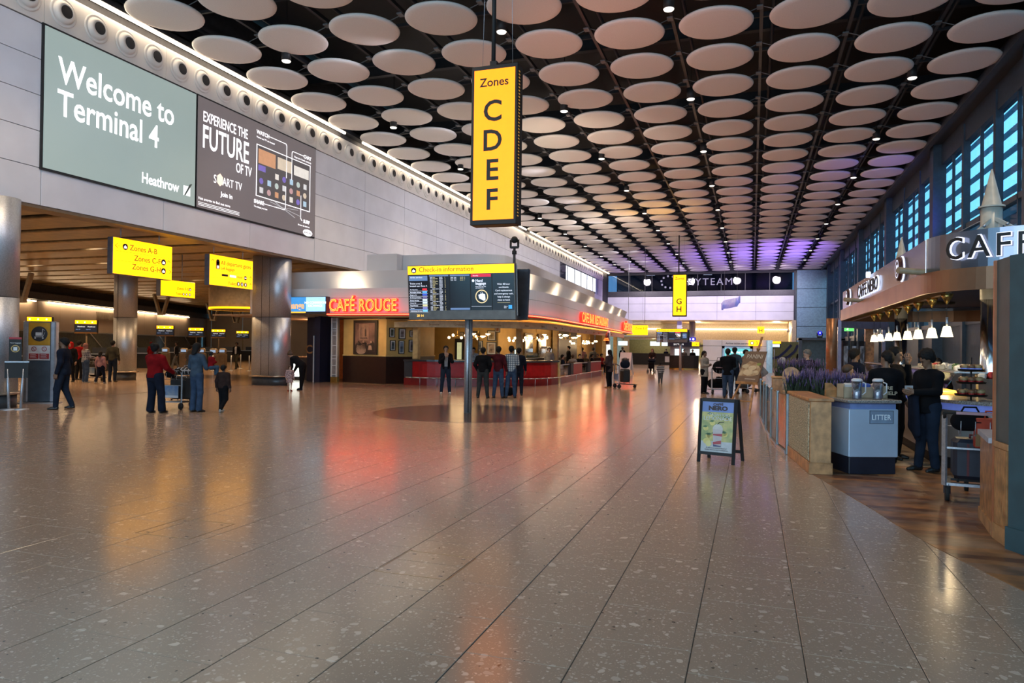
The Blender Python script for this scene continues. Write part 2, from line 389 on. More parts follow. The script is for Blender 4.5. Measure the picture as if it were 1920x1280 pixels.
MB().cyl((0, 0, .42), (0, 0, 2.92), .015, 6).build('stem', black, t0, world=False)
for x, y in DOWN[1:]: dup(t0, (x, y, 11.1))
# ================================================================ left wall, its drum band and panels
wl = struct('wall_left')
Wx = -18.0
pb = mat('panel_backing', (.04, .04, .045), .7)
MB().box(Wx-.5, Wx-.05, 34.0, 93.5, .0, 5.3).box(Wx-.5, Wx-.05, -8, 93.5, 5.32, 13.9).build('backing', pb, wl)
rows = [5.30, 6.30, 7.27, 8.22, 9.18, 10.14]
ys = [-6.9+4.19*k for k in range(24)]
for k, (a, b) in enumerate(zip(ys[:-1], ys[1:])):
    b = min(b, 93.4)
    for r, (z0, z1) in enumerate(zip(rows[:-1], rows[1:])):
        if r >= 1 and a > 13.9 and b < 26.6: continue
        if r >= 3 and 68 < (a+b)/2 < 86: continue
        MB().bev(Wx-.05, Wx, a+.008, b-.008, z0+.008, z1-.008, .006).build('panel', white, wl)
    for c in (0,): MB().bev(Wx-.05, Wx+.02, a+.006, b-.006, 10.16, 11.2, .006).build('drum_panel', cream, wl)
# air nozzles
nz0 = None; y = 3.05-2.1
nring = MB().lathe([(.40, 0), (.40, .03), (.37, .05), (.34, .03), (.31, .03), (.31, .06), (.26, .12), (.17, .15), (.17, .10)], n=28, axis='x')
while y < 90:
    p = (Wx+.02, y, 10.69)
    if nz0 is None:
        nz0 = nring.build('air_nozzle', cream, wl, world=False); nz0.location = p; bore = MB().lathe([(.175, .151), (0, .155)], n=20, axis='x').build('bore', black, nz0, world=False)
    elif not 47 < y < 56: q = inst(nz0, 'air_nozzle', p, wl); b_ = bore.copy(); COL.objects.link(b_); b_.parent = q
    y += 1.049
# cove light along the head of the wall
strip_m = emi('cove_strip', (1.0, .80, .58), 17.0)
for a, b in ((-2, 28.6), (30.2, 56.4), (57.6, 92.5)):
    MB().box(Wx+.16, Wx+.24, a, b, 11.36, 11.42).build('cove_lamp', strip_m, wl)
MB().box(Wx-.2, Wx+.30, -8, 93.4, 11.43, 11.6).build('cove_shelf', dark, wl)
# soffit trim under the fascia
MB().box(Wx-.62, Wx-.02, -8, 35, 5.22, 5.30).build('trim', mat('bronze_trim', (.22, .15, .09), .35, .3), wl)
# upstairs windows in the left wall, far end
w1 = struct('window_1', (Wx-.05, 77, 9.4))
MB().box(Wx-.04, Wx-.02, 70.8, 85.6, 8.45, 10.05).build('lit_blind', emi('office_light', (1, .98, .95), 1.6), w1)
for k in range(6):
    MB().box(Wx-.05, Wx+.02, 68.3+k*3.05, 71.3+k*3.05, 8.26, 10.12).build('pane', glass('office_glass', (.8, .85, .95), .1), w1)
for k in range(7): MB().box(Wx-.05, Wx+.03, 68.24+k*3.05, 68.32+k*3.05, 8.24, 10.14).build('mullion', dark, w1)
# ================================================================ far wall
wf = struct('wall_far')
FY = 93.0
for k in range(5):
    x0 = -18.0+k*4.6; x1 = min(x0+4.6, 4.75)
    for z0, z1 in ((5.35, 6.4), (6.4, 7.45), (7.45, 8.35)):
        MB().bev(x0+.01, x1-.01, FY-.05, FY, z0+.01, z1-.01, .008).build('panel', white, wf)
MB().box(-18, 4.75, FY, FY+.3, 5.35, 8.4).build('backing', pb, wf)
MB().box(-18, 4.9, FY-.1, FY+.3, 8.4, 9.05).build('dark_band', mat('anthracite', (.05, .05, .058), .4), wf)
MB().box(-18, 9.4, FY-.12, FY+.3, 11.15, 14.0).build('head_band', black, wf)
MB().box(4.75, 5.0, FY-.15, FY+.3, 4.9, 11.3).build('dark_post', dark, wf)
MB().box(-9.1, -8.5, 93.4, 93.8, 3.6, 5.3).build('drop_panel', white, wf)
# glazed office over the far wall
w2 = struct('window_2', (-6.6, FY, 10.1))
off = MB().box(-18, 4.9, 99.5, 99.7, 8.4, 12).box(-18, 4.9, FY+.3, 99.5, 8.9, 9.0).box(-18, 4.9, FY+.3, 99.6, 11.8, 12)
off.build('office_room', mat('office_wall', (.16, .17, .18), .7), w2)
random.seed(5)
for k, (x, y) in enumerate([(-16.5, 95), (-16, 96.4), (-14.2, 95), (-14.0, 96), (-13.6, 97.4), (-12.0, 95), (-11.7, 96.4), (-10, 94.8), (-7.2, 95), (-6.9, 96), (-6.6, 97), (-6.2, 98)]):
    MB().box(x, x+1.1, y, y+.16, 11.55, 11.6).build('office_strip_light', emi('office_tube', (1, .97, .9), 3), w2)
for k in range(8):
    MB().box(-17.95+k*2.85, -15.13+k*2.85, FY-.02, FY, 9.06, 11.14).build('pane', glass('smoked_glass', (.34, .37, .46), .04), w2)
    MB().box(-18.0+k*2.85, -17.94+k*2.85, FY-.06, FY+.04, 9.05, 11.15).build('mullion', dark, w2)
sk = thing('glass_lettering', 'pale airline alliance name lettered across the upper glazing of the far wall', 'sign', (-8.6, FY-.07, 9.75))
text(sk, 'SKYTEAM', 0, 0, 1.25, mat('frosted_letter', (.20, .20, .25), .6, emit=(.5, .5, .6), es=.2), y=0, space=1.25)
for k in range(10):
    a = .5+k*.62; rm = MB().box(-1.6+1.0*math.cos(a), -1.38+1.0*math.cos(a), -.01, 0, .35+.75*math.sin(a), .58+.75*math.sin(a)); rm.build('roundel_letter', _M['frosted_letter'], sk, world=False)
# recess below the far wall
MB().box(-18, 4.9, FY-.3, 106, 5.25, 5.35).build('recess_soffit', mat('timber_soffit', (.50, .34, .15), .35, noise=.2, scale=.6), wf)
MB().box(-40, 6, 105, 105.3, 0, 5.35).build('recess_wall', mat('beige_wall', (.46, .37, .24), .6), wf)
MB().box(-8, 4.6, 104.6, 104.7, 4.45, 4.6).build('cove_lamp', emi('cove_strip_far', (1, .82, .55), 7), wf)
MB().box(-17, -12.5, 104.6, 104.7, 4.45, 4.6).build('cove_lamp', emi('cove_strip_far', (1, .82, .55), 7), wf)
MB().box(4.55, 5.0, 92.0, 105, 0, 5.3).build('recess_return', mat('beige_wall', (.5, .42, .3), .6), wf)
MB().box(-12.4, 4.6, 103.5, 104.4, 2.35, 2.55).box(-12.4, 4.6, 104.3, 104.5, 0, 2.4).build('desk_back', mat('olive_panel', (.22, .24, .10), .6), wf)
for x in (-7, 3): lamp('recess_light', 'POINT', (x, 99, 4.4), 700, WARM, shadow_soft_size=.2)
# blue panelled wall end at the right
for k in range(5):
    MB().bev(5.05, 8.3, FY-.9, FY-.6, .1+k*2.25, 2.31+k*2.25, .02).build('blue_panel', mat('blue_panel', (.20, .33, .42), .4), wf)
MB().box(5.0, 12, FY-.6, FY-.2, 0, 12).build('backing', dark, wf)
# ================================================================ right glazed wall
wr = struct('wall_right')
blueg = mat('blue_grey_steel', (.045, .075, .11), .45)
XR = 8.5
MB().box(7.6, 7.85, -6, 93, 11.25, 11.55).build('eaves_beam', mat('eaves', (.035, .045, .06), .5), wr)
MB().box(7.85, 9.6, -6, 93, 11.5, 11.7).build('eaves_soffit', dark, wr)
MB().box(XR+.9, XR+1.0, -8, 93, 11.5, 14.2).build('clerestory_panel', dark, wr)
MB().box(XR-.1, XR+.25, -6, 93, 10.55, 11.6).build('head_beam', blueg, wr)
MB().box(XR, XR+.3, -6, 93, 0, 2.9).build('lower_wall', mat('blue_wall', (.055, .10, .15), .5), wr)
MB().box(XR-.06, XR+.2, -6, 93, 6.9, 7.1).build('transom', blueg, wr)
MB().box(XR-.06, XR+.3, -6, 93, 2.85, 3.05).build('transom', blueg, wr)
ylist = [1.2+4.17*k for k in range(22)]
for k, y in enumerate(ylist):
    if (k % 3) == 0: MB().box(XR-.45, XR+.1, y-.35, y+.35, 0, 11.5).build('pier', blueg, wr)
    else: MB().box(XR-.16, XR+.1, y-.13, y+.13, 0, 11.3).build('post', blueg, wr)
    MB().box(XR-.06, XR+.05, y+2.05-.04, y+2.05+.04, 3, 10.6).build('mullion', blueg, wr)
lvm = mat('louvre_mesh', (.55, .66, .72), .6)
_n = lvm.node_tree; _t = _n.nodes.new('ShaderNodeBsdfTranslucent'); _t.inputs[0].default_value = (.6, .8, .9, 1); _x = _n.nodes.new('ShaderNodeMixShader'); _x.inputs[0].default_value = .55
_n.links.new(_n.nodes['Principled BSDF'].outputs[0], _x.inputs[1]); _n.links.new(_t.outputs[0], _x.inputs[2]); _n.links.new(_x.outputs[0], _n.nodes['Material Output'].inputs[0])
pg = glass('facade_glass', (.72, .88, .98), .08)
for n, (a, b) in enumerate(zip(ylist[:-1], ylist[1:])):
    w = struct('window_%d' % (n+3), (XR+.1, (a+b)/2, 7))
    MB().box(XR+.08, XR+.1, a+.1, b-.1, 3.05, 6.9).build('pane', pg, w)
    MB().box(XR+.08, XR+.1, a+.1, b-.1, 7.1, 10.55).build('pane', pg, w)
    for q in range(11):
        z = 3.1+q*.74
        MB().add([(XR+.5, a, z), (XR+.5, b, z), (XR+.66, b, z+.40), (XR+.66, a, z+.40), (XR+.52, a, z), (XR+.52, b, z), (XR+.68, b, z+.40), (XR+.68, a, z+.40)],
                 [(0, 1, 2, 3), (7, 6, 5, 4), (0, 4, 5, 1), (3, 2, 6, 7)]).build('louvre', lvm, w)
MB().box(14.5, 15.5, -10, 100, 0, 10.5).build('neighbour_facade', mat('facade_slate', (.03, .045, .06), .8), wr)
# closing walls out of view: hall end behind the viewpoint stays glazed and open to the sky
wb = struct('wall_back')
MB().box(-18, 9.4, -8.2, -8, 9.8, 14).build('head_panel', white, wb)
for k in range(10): MB().box(-18+k*3, -17.85+k*3, -8.1, -7.9, 0, 9.8).build('mullion', dark, wb)
# ================================================================ check-in hall through the opening on the left
hall = struct('ceiling_check_in')
slm = mat('bronze_slat', (.40, .27, .13), .33, .25, noise=.12, scale=3)
ang = math.atan2(.39, .92)
for k in range(-7, 27):
    y = 7.2+2.03*k
    MB().bev(-62 if y < 60 else -61, -18.64, y+.30, y+1.86, 5.33, 5.44, .03).build('slat', slm, hall)
MB().box(-62.1, -18.1, -8, 62, 6.4, 6.6).box(-62.2, -62.1, -8, 62, 5.2, 6.6).box(-62.2, -18.1, 62, 62.1, 5.2, 6.6).box(-62.2, -18.1, -8.1, -8, 5.2, 6.6).build('void_deck', black, hall)
for k in range(12): MB().box(-60+k*3.6, -59.8+k*3.6, 0, 80, 5.6, 5.8).build('bearer', dark, hall)
# screens' line and far wall of that hall, running obliquely
S0 = Vector((-37.0, 32.0)); U2 = Vector((-.39, .921)); N2 = Vector((-.921, -.39))
wc = struct('wall_check_in')
def obl(mb, a, b, d0, d1, z0, z1):
    P = [S0+U2*a+N2*d0, S0+U2*b+N2*d0, S0+U2*b+N2*d1, S0+U2*a+N2*d1]
    return mb.prism([(p.x, p.y) for p in P], z0, z1)
cwm = mat('warm_panel', (.48, .38, .30), .5, noise=.04, scale=.7)
for k in range(26):
    obl(MB(), -30+k*2.6, -30+k*2.6+2.58, 5.0, 5.1, 2.35, 4.25).build('panel', cwm, wc)
obl(MB(), -32, 40, 5.1, 5.4, 0, 5.4).build('backing', pb, wc)
obl(MB(), -32, 40, 4.6, 5.1, 4.3, 4.75).build('blue_bulkhead', mat('slate_bulkhead', (.07, .075, .10), .5), wc)
for a, b in ((-24, -8), (-5.5, 3.2), (4.6, 15.5), (17, 21.5), (22, 29)):
    obl(MB(), a, b, 4.75, 4.82, 4.16, 4.22).build('cove_lamp', emi('cove_checkin', (1, .72, .42), 20), wc)
for a in (-4.2, -1.9, 11.2, 13.2): obl(MB(), a, a+1.8, 4.93, 5.0, 3.35, 3.9).build('vent_grille', mat('grille', (.27, .21, .15), .5), wc)
obl(MB(), -32, 34, 4.88, 5.0, 2.28, 2.36).build('handrail', steel, wc)
obl(MB(), -32, 34, 4.9, 5.0, .9, 2.3).build('glass_panel', mat('smoky_panel', (.09, .10, .09), .12), wc)
for k in range(9):
    a = -20+k*6; p = S0+U2*a+N2*4.8; q = S0+U2*(a+2.2)+N2*4.8
    MB().cyl((p.x, p.y, 2.3), (q.x, q.y, 1.0), .03, 6).build('glazing_strut', steel, wc)
MB().box(-34.0, -33.0, 71, 72, 0, 5).build('return', cwm, wc)
# back corner of the check-in hall
for k in range(13): MB().bev(-70.5+k*4, -66.55+k*4, 62, 62.1, 0, 5.3, .01).build('end_panel', cwm, wc)
for k in range(26): MB().bev(-62.1, -62, -12+k*3, -9.05+k*3, 0, 5.3, .01).build('end_panel', cwm, wc)
for k in range(11): MB().bev(-62+k*4, -58.05+k*4, -8.1, -8, 0, 5.3, .01).build('end_panel', cwm, wc)
random.seed(4)
lf0 = None
def ring2(mb, x, y): return mb
cl = [(-24.0, 16.2), (-27.2, 20.3), (-30, 22.3), (-33.5, 26.4), (-25, 22.3), (-29, 26.4), (-22.4, 26.4), (-35, 30.4), (-31, 34.5), (-26, 30.4), (-38, 36.5), (-34, 40.6), (-29, 38.6), (-42, 42.6), (-38, 46.7), (-32, 44.6), (-44, 50.8), (-36, 52.8)]
for x, y in cl:
    y = 7.2+2.03*round((y-7.2)/2.03)+.08
    if lf0 is None:
        lf0 = thing('slot_light', 'small linear light in a dark gap of the check-in slatted ceiling', 'light', (x, y, 5.42), group='slot lights in the slatted ceiling')
        MB().box(-.35, .35, -.07, .07, .03, .1).build('housing', dark, lf0, world=False); MB().box(-.32, .32, -.05, .05, 0, .03).build('lens', emi('slot_lens', (1, .9, .78), 8), lf0, world=False)
    else: dup(lf0, (x, y, 5.42))
    lamp('slot_beam', 'SPOT', (x, y, 5.36), 480, (1, .62, .30), spot_size=2.4, spot_blend=.8, shadow_soft_size=.25)
# V braces under that ceiling
for i, (px, d) in enumerate(((70, 33), (515, 40), (1205, 52))):
    pass
for i, (x, y) in enumerate(((-36.5, 27.5), (-41, 41.5), (-46, 52.5), (-48.5, 58.5))):
    t = thing('v_brace', 'slanted pair of tan struts under the slatted ceiling, number %s from the left' % ('first second third fourth'.split()[i]), 'brace', (x, y, 3.82))
    for s in (-1, 1): MB().bar((s*.18, 0, 0), (s*.7, 0, 1.42), .22, .16).build('strut', mat('tan_strut', (.3, .22, .13), .5), t, world=False)
    MB().box(-.3, .3, -.1, .1, -.12, .02).build('shoe', mat('tan_strut', (.3, .22, .13), .5), t, world=False)
# ================================================================ large columns
def column(x0, x1, y, w, label, top=5.3):
    t = thing('column', label, 'column', ((x0+x1)/2, y, 0))
    r = w/2; pts = []
    hx = (x1-x0)/2-r
    for k in range(17): a = -PI/2+PI*k/16; pts.append((hx+r*math.cos(a), r*math.sin(a)))
    for k in range(17): a = PI/2+PI*k/16; pts.append((-hx+r*math.cos(a), r*math.sin(a)))
    sc = lambda s: [(x*(1+s/(hx+r)), y_*(1+s/r)) for x, y_ in pts]
    MB().prism(pts, 0, .32, True).build('plinth', mat('dark_plinth', (.09, .10, .11), .4, .5), t, world=False)
    MB().prism(sc(.015), .34, 2.78, True).build('cladding', steel, t, world=False); MB().prism(sc(.015), 2.80, top, True).build('cladding', steel, t, world=False)
    MB().prism(sc(-.01), .32, top, True).build('core', black, t, world=False)
    MB().prism(sc(.10), .34, .40, True).build('bump_rail', mat('rail_bronze', (.5, .42, .33), .3, .8), t, world=False)
    for xx in (-hx*.35, hx*.75): MB().box(xx-.008, xx+.008, -r-.018, -r-.012, .42, top).build('seam', black, t, world=False)
    return t
column(-19.75, -18.1, 25.0, .95, 'big steel column beside the currency exchange sign')
column(-27.1, -26.15, 24.9, .85, 'round steel column behind the Zones A-B sign')
column(-19.75, -17.65, 13.0, .95, 'steel column cut by the left edge, beside the trolley sign totem')
column(-27.1, -26.15, 13.0, .85, 'round steel column deep in the check-in hall, hidden at the far left')
# ================================================================ billboards on the left wall
bb = thing('billboard', 'grey-green backlit billboard reading Welcome to Terminal 4 on the left wall', 'billboard', (Wx, 14.02, 6.30), PI/2)
bw, bh = 5.52, 3.84
MB().box(-.03, bw, -.05, .1, -.04, bh+.03).build('frame', black, bb, world=False)
MB().box(.03, bw-.03, -.07, -.05, .02, bh-.03).build('lightbox_face', mat('welcome_face', (.2, .24, .23), .4, noise=.03, scale=.5, emit=(.185, .235, .22), es=1, spec=.4), bb, world=False)
wt = emi('lit_letter', (1, .97, 1), 1.1)
text(bb, 'Welcome to', .42, 2.45, 1.0, wt, y=-.075, sx=.80, bold=.012)
text(bb, 'Terminal 4', .40, 1.56, 1.0, wt, y=-.075, sx=.80, bold=.012)
text(bb, 'Heathrow', 3.25, .34, .46, wt, y=-.075, sx=.80, bold=.008)
flat(bb, 'emblem', [(4.97, .30), (5.27, .30), (5.27, .62), (4.97, .62)], wt, y=-.075)
flat(bb, 'emblem_slash', [(5.0, .30), (5.06, .30), (5.36, .74), (5.24, .70)], mat('emblem_gap', (.1, .14, .13), .5), y=-.079)
tv = thing('billboard', 'dark grey backlit billboard about the future of television, right of the welcome one', 'billboard', (Wx, 19.58, 6.30), PI/2)
tw = 6.93
MB().box(0, tw+.04, -.05, .1, -.04, bh+.03).build('frame', black, tv, world=False)
MB().box(.03, tw, -.07, -.05, .02, bh-.03).build('lightbox_face', mat('tv_face', (.1, .09, .09), .3, noise=.04, scale=.4, emit=(.105, .088, .09), es=.95), tv, world=False)
text(tv, 'EXPERIENCE THE', .25, 3.02, .50, wt, y=-.075, sx=.60, bold=.006)
text(tv, 'FUTURE', .22, 2.12, 1.12, wt, y=-.075, sx=.60, bold=.012)
text(tv, 'OF TV', 1.93, 1.66, .50, wt, y=-.075, sx=.62, bold=.006)
text(tv, 'S', .80, 1.02, .42, wt, y=-.075, sx=.75); text(tv, 'ART TV', 1.25, 1.02, .42, wt, y=-.075, sx=.72)
flat(tv, 'hexagon', [(1.12+.17*math.cos(PI/6+k*PI/3), 1.18+.23*math.sin(PI/6+k*PI/3)) for k in range(6)], emi('hex_print', (.9, .75, .6), .9), y=-.075)
text(tv, 'Join in', 1.17, .62, .24, wt, y=-.075, bold=.004)
text(tv, 'Visit smarttv to find out more', .08, .30, .13, wt, y=-.075)
for k in range(3): flat(tv, 'small_print', rect(.08, .2-.05*k, 2.15, .215-.05*k), wt, y=-.075)
x0, x1, z0, z1 = 3.05, 6.55, 1.02, 3.0
fr = MB()
for a, b, c, d in ((x0, z1-.03, x1, z1), (x0, z0, x1, z0+.03), (x0, z0, x0+.04, z1), (x1-.04, z0, x1, z1)): fr.box(a, c, -.082, -.076, b, d)
fr.build('printed_set_frame', wt, tv, world=False)
flat(tv, 'printed_screen', rect(x0+.05, z0+.05, x1-.05, z1-.04), mat('tv_screen', (.03, .03, .035), .3, emit=(.07, .06, .06), es=1), y=-.074)
tones = [(.55, .28, .15), (.2, .15, .5), (.8, .8, .8), (.6, .5, .38), (.5, .7, .85), (.65, .4, .4), (.7, .66, .6), (.6, .7, .65)]
flat(tv, 'printed_picture', rect(x0+.12, 2.3, x0+1.15, 2.85), emi('tone0', tones[0], .8), y=-.079); flat(tv, 'printed_picture', rect(x0+.12, 2.02, x0+.55, 2.24), emi('tone1', tones[1], .7), y=-.079)
flat(tv, 'printed_picture', rect(x0+1.28, 2.35, x0+2.2, 2.82), emi('tone3', tones[3], .8), y=-.079); flat(tv, 'printed_picture', rect(x0+2.35, 2.35, x1-.12, 2.75), emi('tone6', tones[6], .8), y=-.079)
random.seed(2)
for r in range(3):
    for k in range(7):
        if r == 0 and k < 2: continue
        xx = x0+.2+k*.47; zz = 2.0-r*.36
        flat(tv, 'printed_icon', disc(xx+.1, zz, .12, 10) if (k+r) % 2 else rect(xx, zz-.1, xx+.22, zz+.12), emi('tone%d' % ((k*3+r) % 8), tones[(k*3+r) % 8], .55), y=-.079)
for s, xx, zz, al in (('WATCH', 3.05, 3.40, 'LEFT'), ('CHAT', 6.6, 3.22, 'RIGHT'), ('SHARE', 2.95, .74, 'LEFT'), ('SURF', 6.55, .50, 'RIGHT')):
    text(tv, s, xx, zz, .2, wt, y=-.075, align=al, bold=.006)
for s, xx, zz, al in (('Movies and TV on demand', 3.05, 3.24, 'LEFT'), ('Skype your friends and family', 6.6, 3.08, 'RIGHT'), ('The things you love', 2.95, .58, 'LEFT'), ('Browse the internet', 6.55, .34, 'RIGHT')):
    text(tv, s, xx, zz, .10, wt, y=-.075, align=al)
for P in (((3.75, 3.47), (4.85, 3.47), (4.9, 3.4), (4.9, 2.1)), ((6.1, 3.29), (5.3, 3.29), (5.25, 3.2), (5.25, 2.1)), ((3.55, .80), (4.8, .80), (4.87, .88), (4.87, 1.75)), ((6.0, .56), (5.9, .65), (5.9, 1.6))):
    cl_ = MB()
    for a, b in zip(P[:-1], P[1:]): cl_.bar((a[0], -.081, a[1]), (b[0], -.081, b[1]), .02, .02)
    cl_.build('printed_leader_line', wt, tv, world=False)
st_ = MB()
for a, b in (((3.9, .95), (5.9, .72)), ((5.7, .95), (3.8, .78)), ((4.2, 1.0), (5.5, .6))): st_.bar((a[0], -.079, a[1]), (b[0], -.079, b[1]), .035, .01)
st_.build('printed_stand', emi('stand_print', (.6, .6, .62), .6), tv, world=False)
flat(tv, 'badge', disc(6.42, .12, .14, 24, rx=2.4), wt, y=-.075); text(tv, 'SAMSUNG', 6.42, .07, .14, ink, y=-.08, align='CENTER')
# ================================================================ yellow signs
def arrow(par, x, z, s, ang, y, m=ink):
    mb = MB(); c, n = math.cos(ang), math.sin(ang)
    R = lambda a, b: (x+a*c-b*n, y, z+a*n+b*c)
    for p, q in (((-s, 0), (s, 0)), ((s, 0), (s*.25, s*.65)), ((s, 0), (s*.25, -s*.65))): mb.bar(R(*p), R(*q), s*.2, .004)
    return mb.build('arrow', m, par, world=False)
def bagdot(par, x, z, r, y):
    flat(par, 'pictogram', disc(x, z, r, 20), ink, y=y); flat(par, 'pictogram_bag', [(x-.55*r, z-.55*r), (x+.55*r, z-.55*r), (x+.6*r, z+.1*r), (x+.1*r, z+.15*r), (x+.1*r, z+.5*r), (x-.5*r, z+.1*r)], whitep, y=y-.004)
def wallsign(label, y0, y1, z0, z1, X, rods):
    t = thing('hanging_sign', label, 'sign', (X, (y0+y1)/2, z0), PI/2); w = (y1-y0)/2; h = z1-z0
    MB().bev(-w, w, -.1, .12, 0, h, .01).build('case', mat('sign_case', (.16, .16, .19), .4, .4), t, world=False)
    MB().box(-w+.015, w-.01, -.112, -.1, .015, h-.015).build('face', yel, t, world=False)
    for r in rods: MB().cyl((r, 0, h), (r, 0, 5.33-z0), .018, 8).build('rod', steel, t, world=False)
    return t, w, h
t, w, h = wallsign('long yellow hanging sign for Zones A-B, C-F and G-H', 16.88, 19.24, 3.79, 4.93, -18.7, (-.8, .72))
Y = -.114
text(t, 'Zones A-B', -w+.62, .80, .25, brown, y=Y); bagdot(t, -w+.45, .88, .10, Y); arrow(t, -w+.19, .88, .11, PI, Y)
text(t, 'Zones C-F', w-.48, .49, .25, brown, y=Y, align='RIGHT'); bagdot(t, w-.37, .57, .10, Y); arrow(t, w-.15, .56, .10, PI/2, Y)
text(t, 'Zones G-H', w-.48, .21, .25, brown, y=Y, align='RIGHT'); bagdot(t, w-.37, .28, .10, Y); arrow(t, w-.15, .28, .10, 0, Y)
for z in (.72, .43): flat(t, 'rule', rect(-w+.02, z, w-.02, z+.006), mat('rule', (.5, .28, .01), .6), y=Y)
t, w, h = wallsign('yellow hanging sign for all departure gates, left baggage and toilets', 21.0, 23.36, 3.80, 4.93, -18.7, (-.85, .72))
text(t, 'All departure gates', -w+.58, .80, .215, brown, y=Y); text(t, 'Left baggage', -w+.58, .62, .15, brown, y=Y)
arrow(t, -w+.15, .85, .10, PI/2, Y); flat(t, 'pictogram', disc(-w+.42, .88, .09, 16), ink, y=Y); flat(t, 'pictogram', rect(-w+.33, .62, -w+.51, .88), ink, y=Y); flat(t, 'pictogram_bag', rect(-w+.37, .64, -w+.47, .74), whitep, y=Y-.004)
flat(t, 'hotel_plate', rect(-.55, .38, -.22, .46), ink, y=Y); flat(t, 'hotel_plate', rect(-.12, .38, .22, .46), whitep, y=Y); text(t, 'Hotel', .28, .38, .13, brown, y=Y); flat(t, 'pictogram', disc(.75, .42, .08, 16), ink, y=Y); flat(t, 'pictogram_bag', rect(.69, .40, .81, .44), whitep, y=Y-.004); arrow(t, w-.14, .42, .09, PI/2, Y)
text(t, 'Toilets', -.2, .09, .17, brown, y=Y)
for k in range(3): flat(t, 'pictogram', disc(.36+.2*k, .16, .085, 16), ink, y=Y); flat(t, 'pictogram_bag', disc(.36+.2*k, .16, .055, 8, rx=.6), whitep, y=Y-.004)
arrow(t, w-.14, .15, .09, PI/2, Y)
for z in (.55, .29): flat(t, 'rule', rect(-w+.02, z, w-.02, z+.006), _M['rule'], y=Y)
t, w, h = wallsign('smaller yellow sign for Zones E-G and toilets, hanging deeper in the check-in hall', 22.4, 24.25, 3.55, 4.22, -22.3, (.3,))
text(t, 'Zones E-G', w-.35, .31, .15, brown, y=Y, align='RIGHT'); bagdot(t, w-.29, .36, .06, Y); arrow(t, w-.11, .36, .06, 0, Y)
text(t, 'Toilets', w-.72, .1, .12, brown, y=Y, align='RIGHT'); 
for k in range(3): flat(t, 'pictogram', disc(w-.65+.17*k, .14, .06, 12), ink, y=Y); flat(t, 'pictogram_bag', disc(w-.65+.17*k, .14, .04, 8, rx=.6), whitep, y=Y-.004)
arrow(t, w-.1, .14, .06, PI/4, Y)
# ---- tall zone signs hung from the ceiling
def zone(label, x0, x1, y, z0, z1, letters, m, zs, sz, inkc=ink):
    t = thing('zone_sign', label, 'sign', ((x0+x1)/2, y, z0)); w = (x1-x0)/2; h = z1-z0
    MB().bev(-w-.03, w+.03, -.02, .36, -.06, h+.06, .012).build('case', black, t, world=False)
    MB().box(-w+.04, w-.03, -.032, -.018, .05, h-.04).build('face', m, t, world=False)
    if y < 30:
        for k in range(46): MB().box(w+.028, w+.036, .06, .14, .12+k*.072, .145+k*.072).build('vent_slot', mat('vent_amber', (.45, .25, .05), .5, emit=(.7, .35, .05), es=.35), t, world=False)
    text(t, 'Zones', 0, h-.42, .27 if y < 30 else .30, inkc, y=-.035, align='CENTER', bold=.004)
    for k, L in enumerate(letters): text(t, L, -.03, zs-k*sz, .66, ink, y=-.035, align='CENTER', bold=.012)
    MB().cyl((-.1, .17, h+.05), (-.1, .17, 12.0-z0), .05, 10).build('pole', black, t, world=False); MB().box(-.16, .0, .1, .24, h+.03, h+.2).build('bracket', black, t, world=False)
    for s in (-1, 1): MB().cyl((s*w*.7, .17, h+.05), (s*w*.55, .17, 12.0-z0), .006, 6).build('wire', steel, t, world=False)
    return t
zone('tall yellow lightbox reading Zones C D E F hung from the ceiling nearby', -6.07, -5.03, 15.1, 4.50, 7.98, 'CDEF', yeln, 2.28, .665)
zone('distant tall yellow lightbox reading Zones G H hung over the hall', -6.42, -5.30, 62, 4.5, 8.0, 'GH', yel, 1.0, .66, brown)
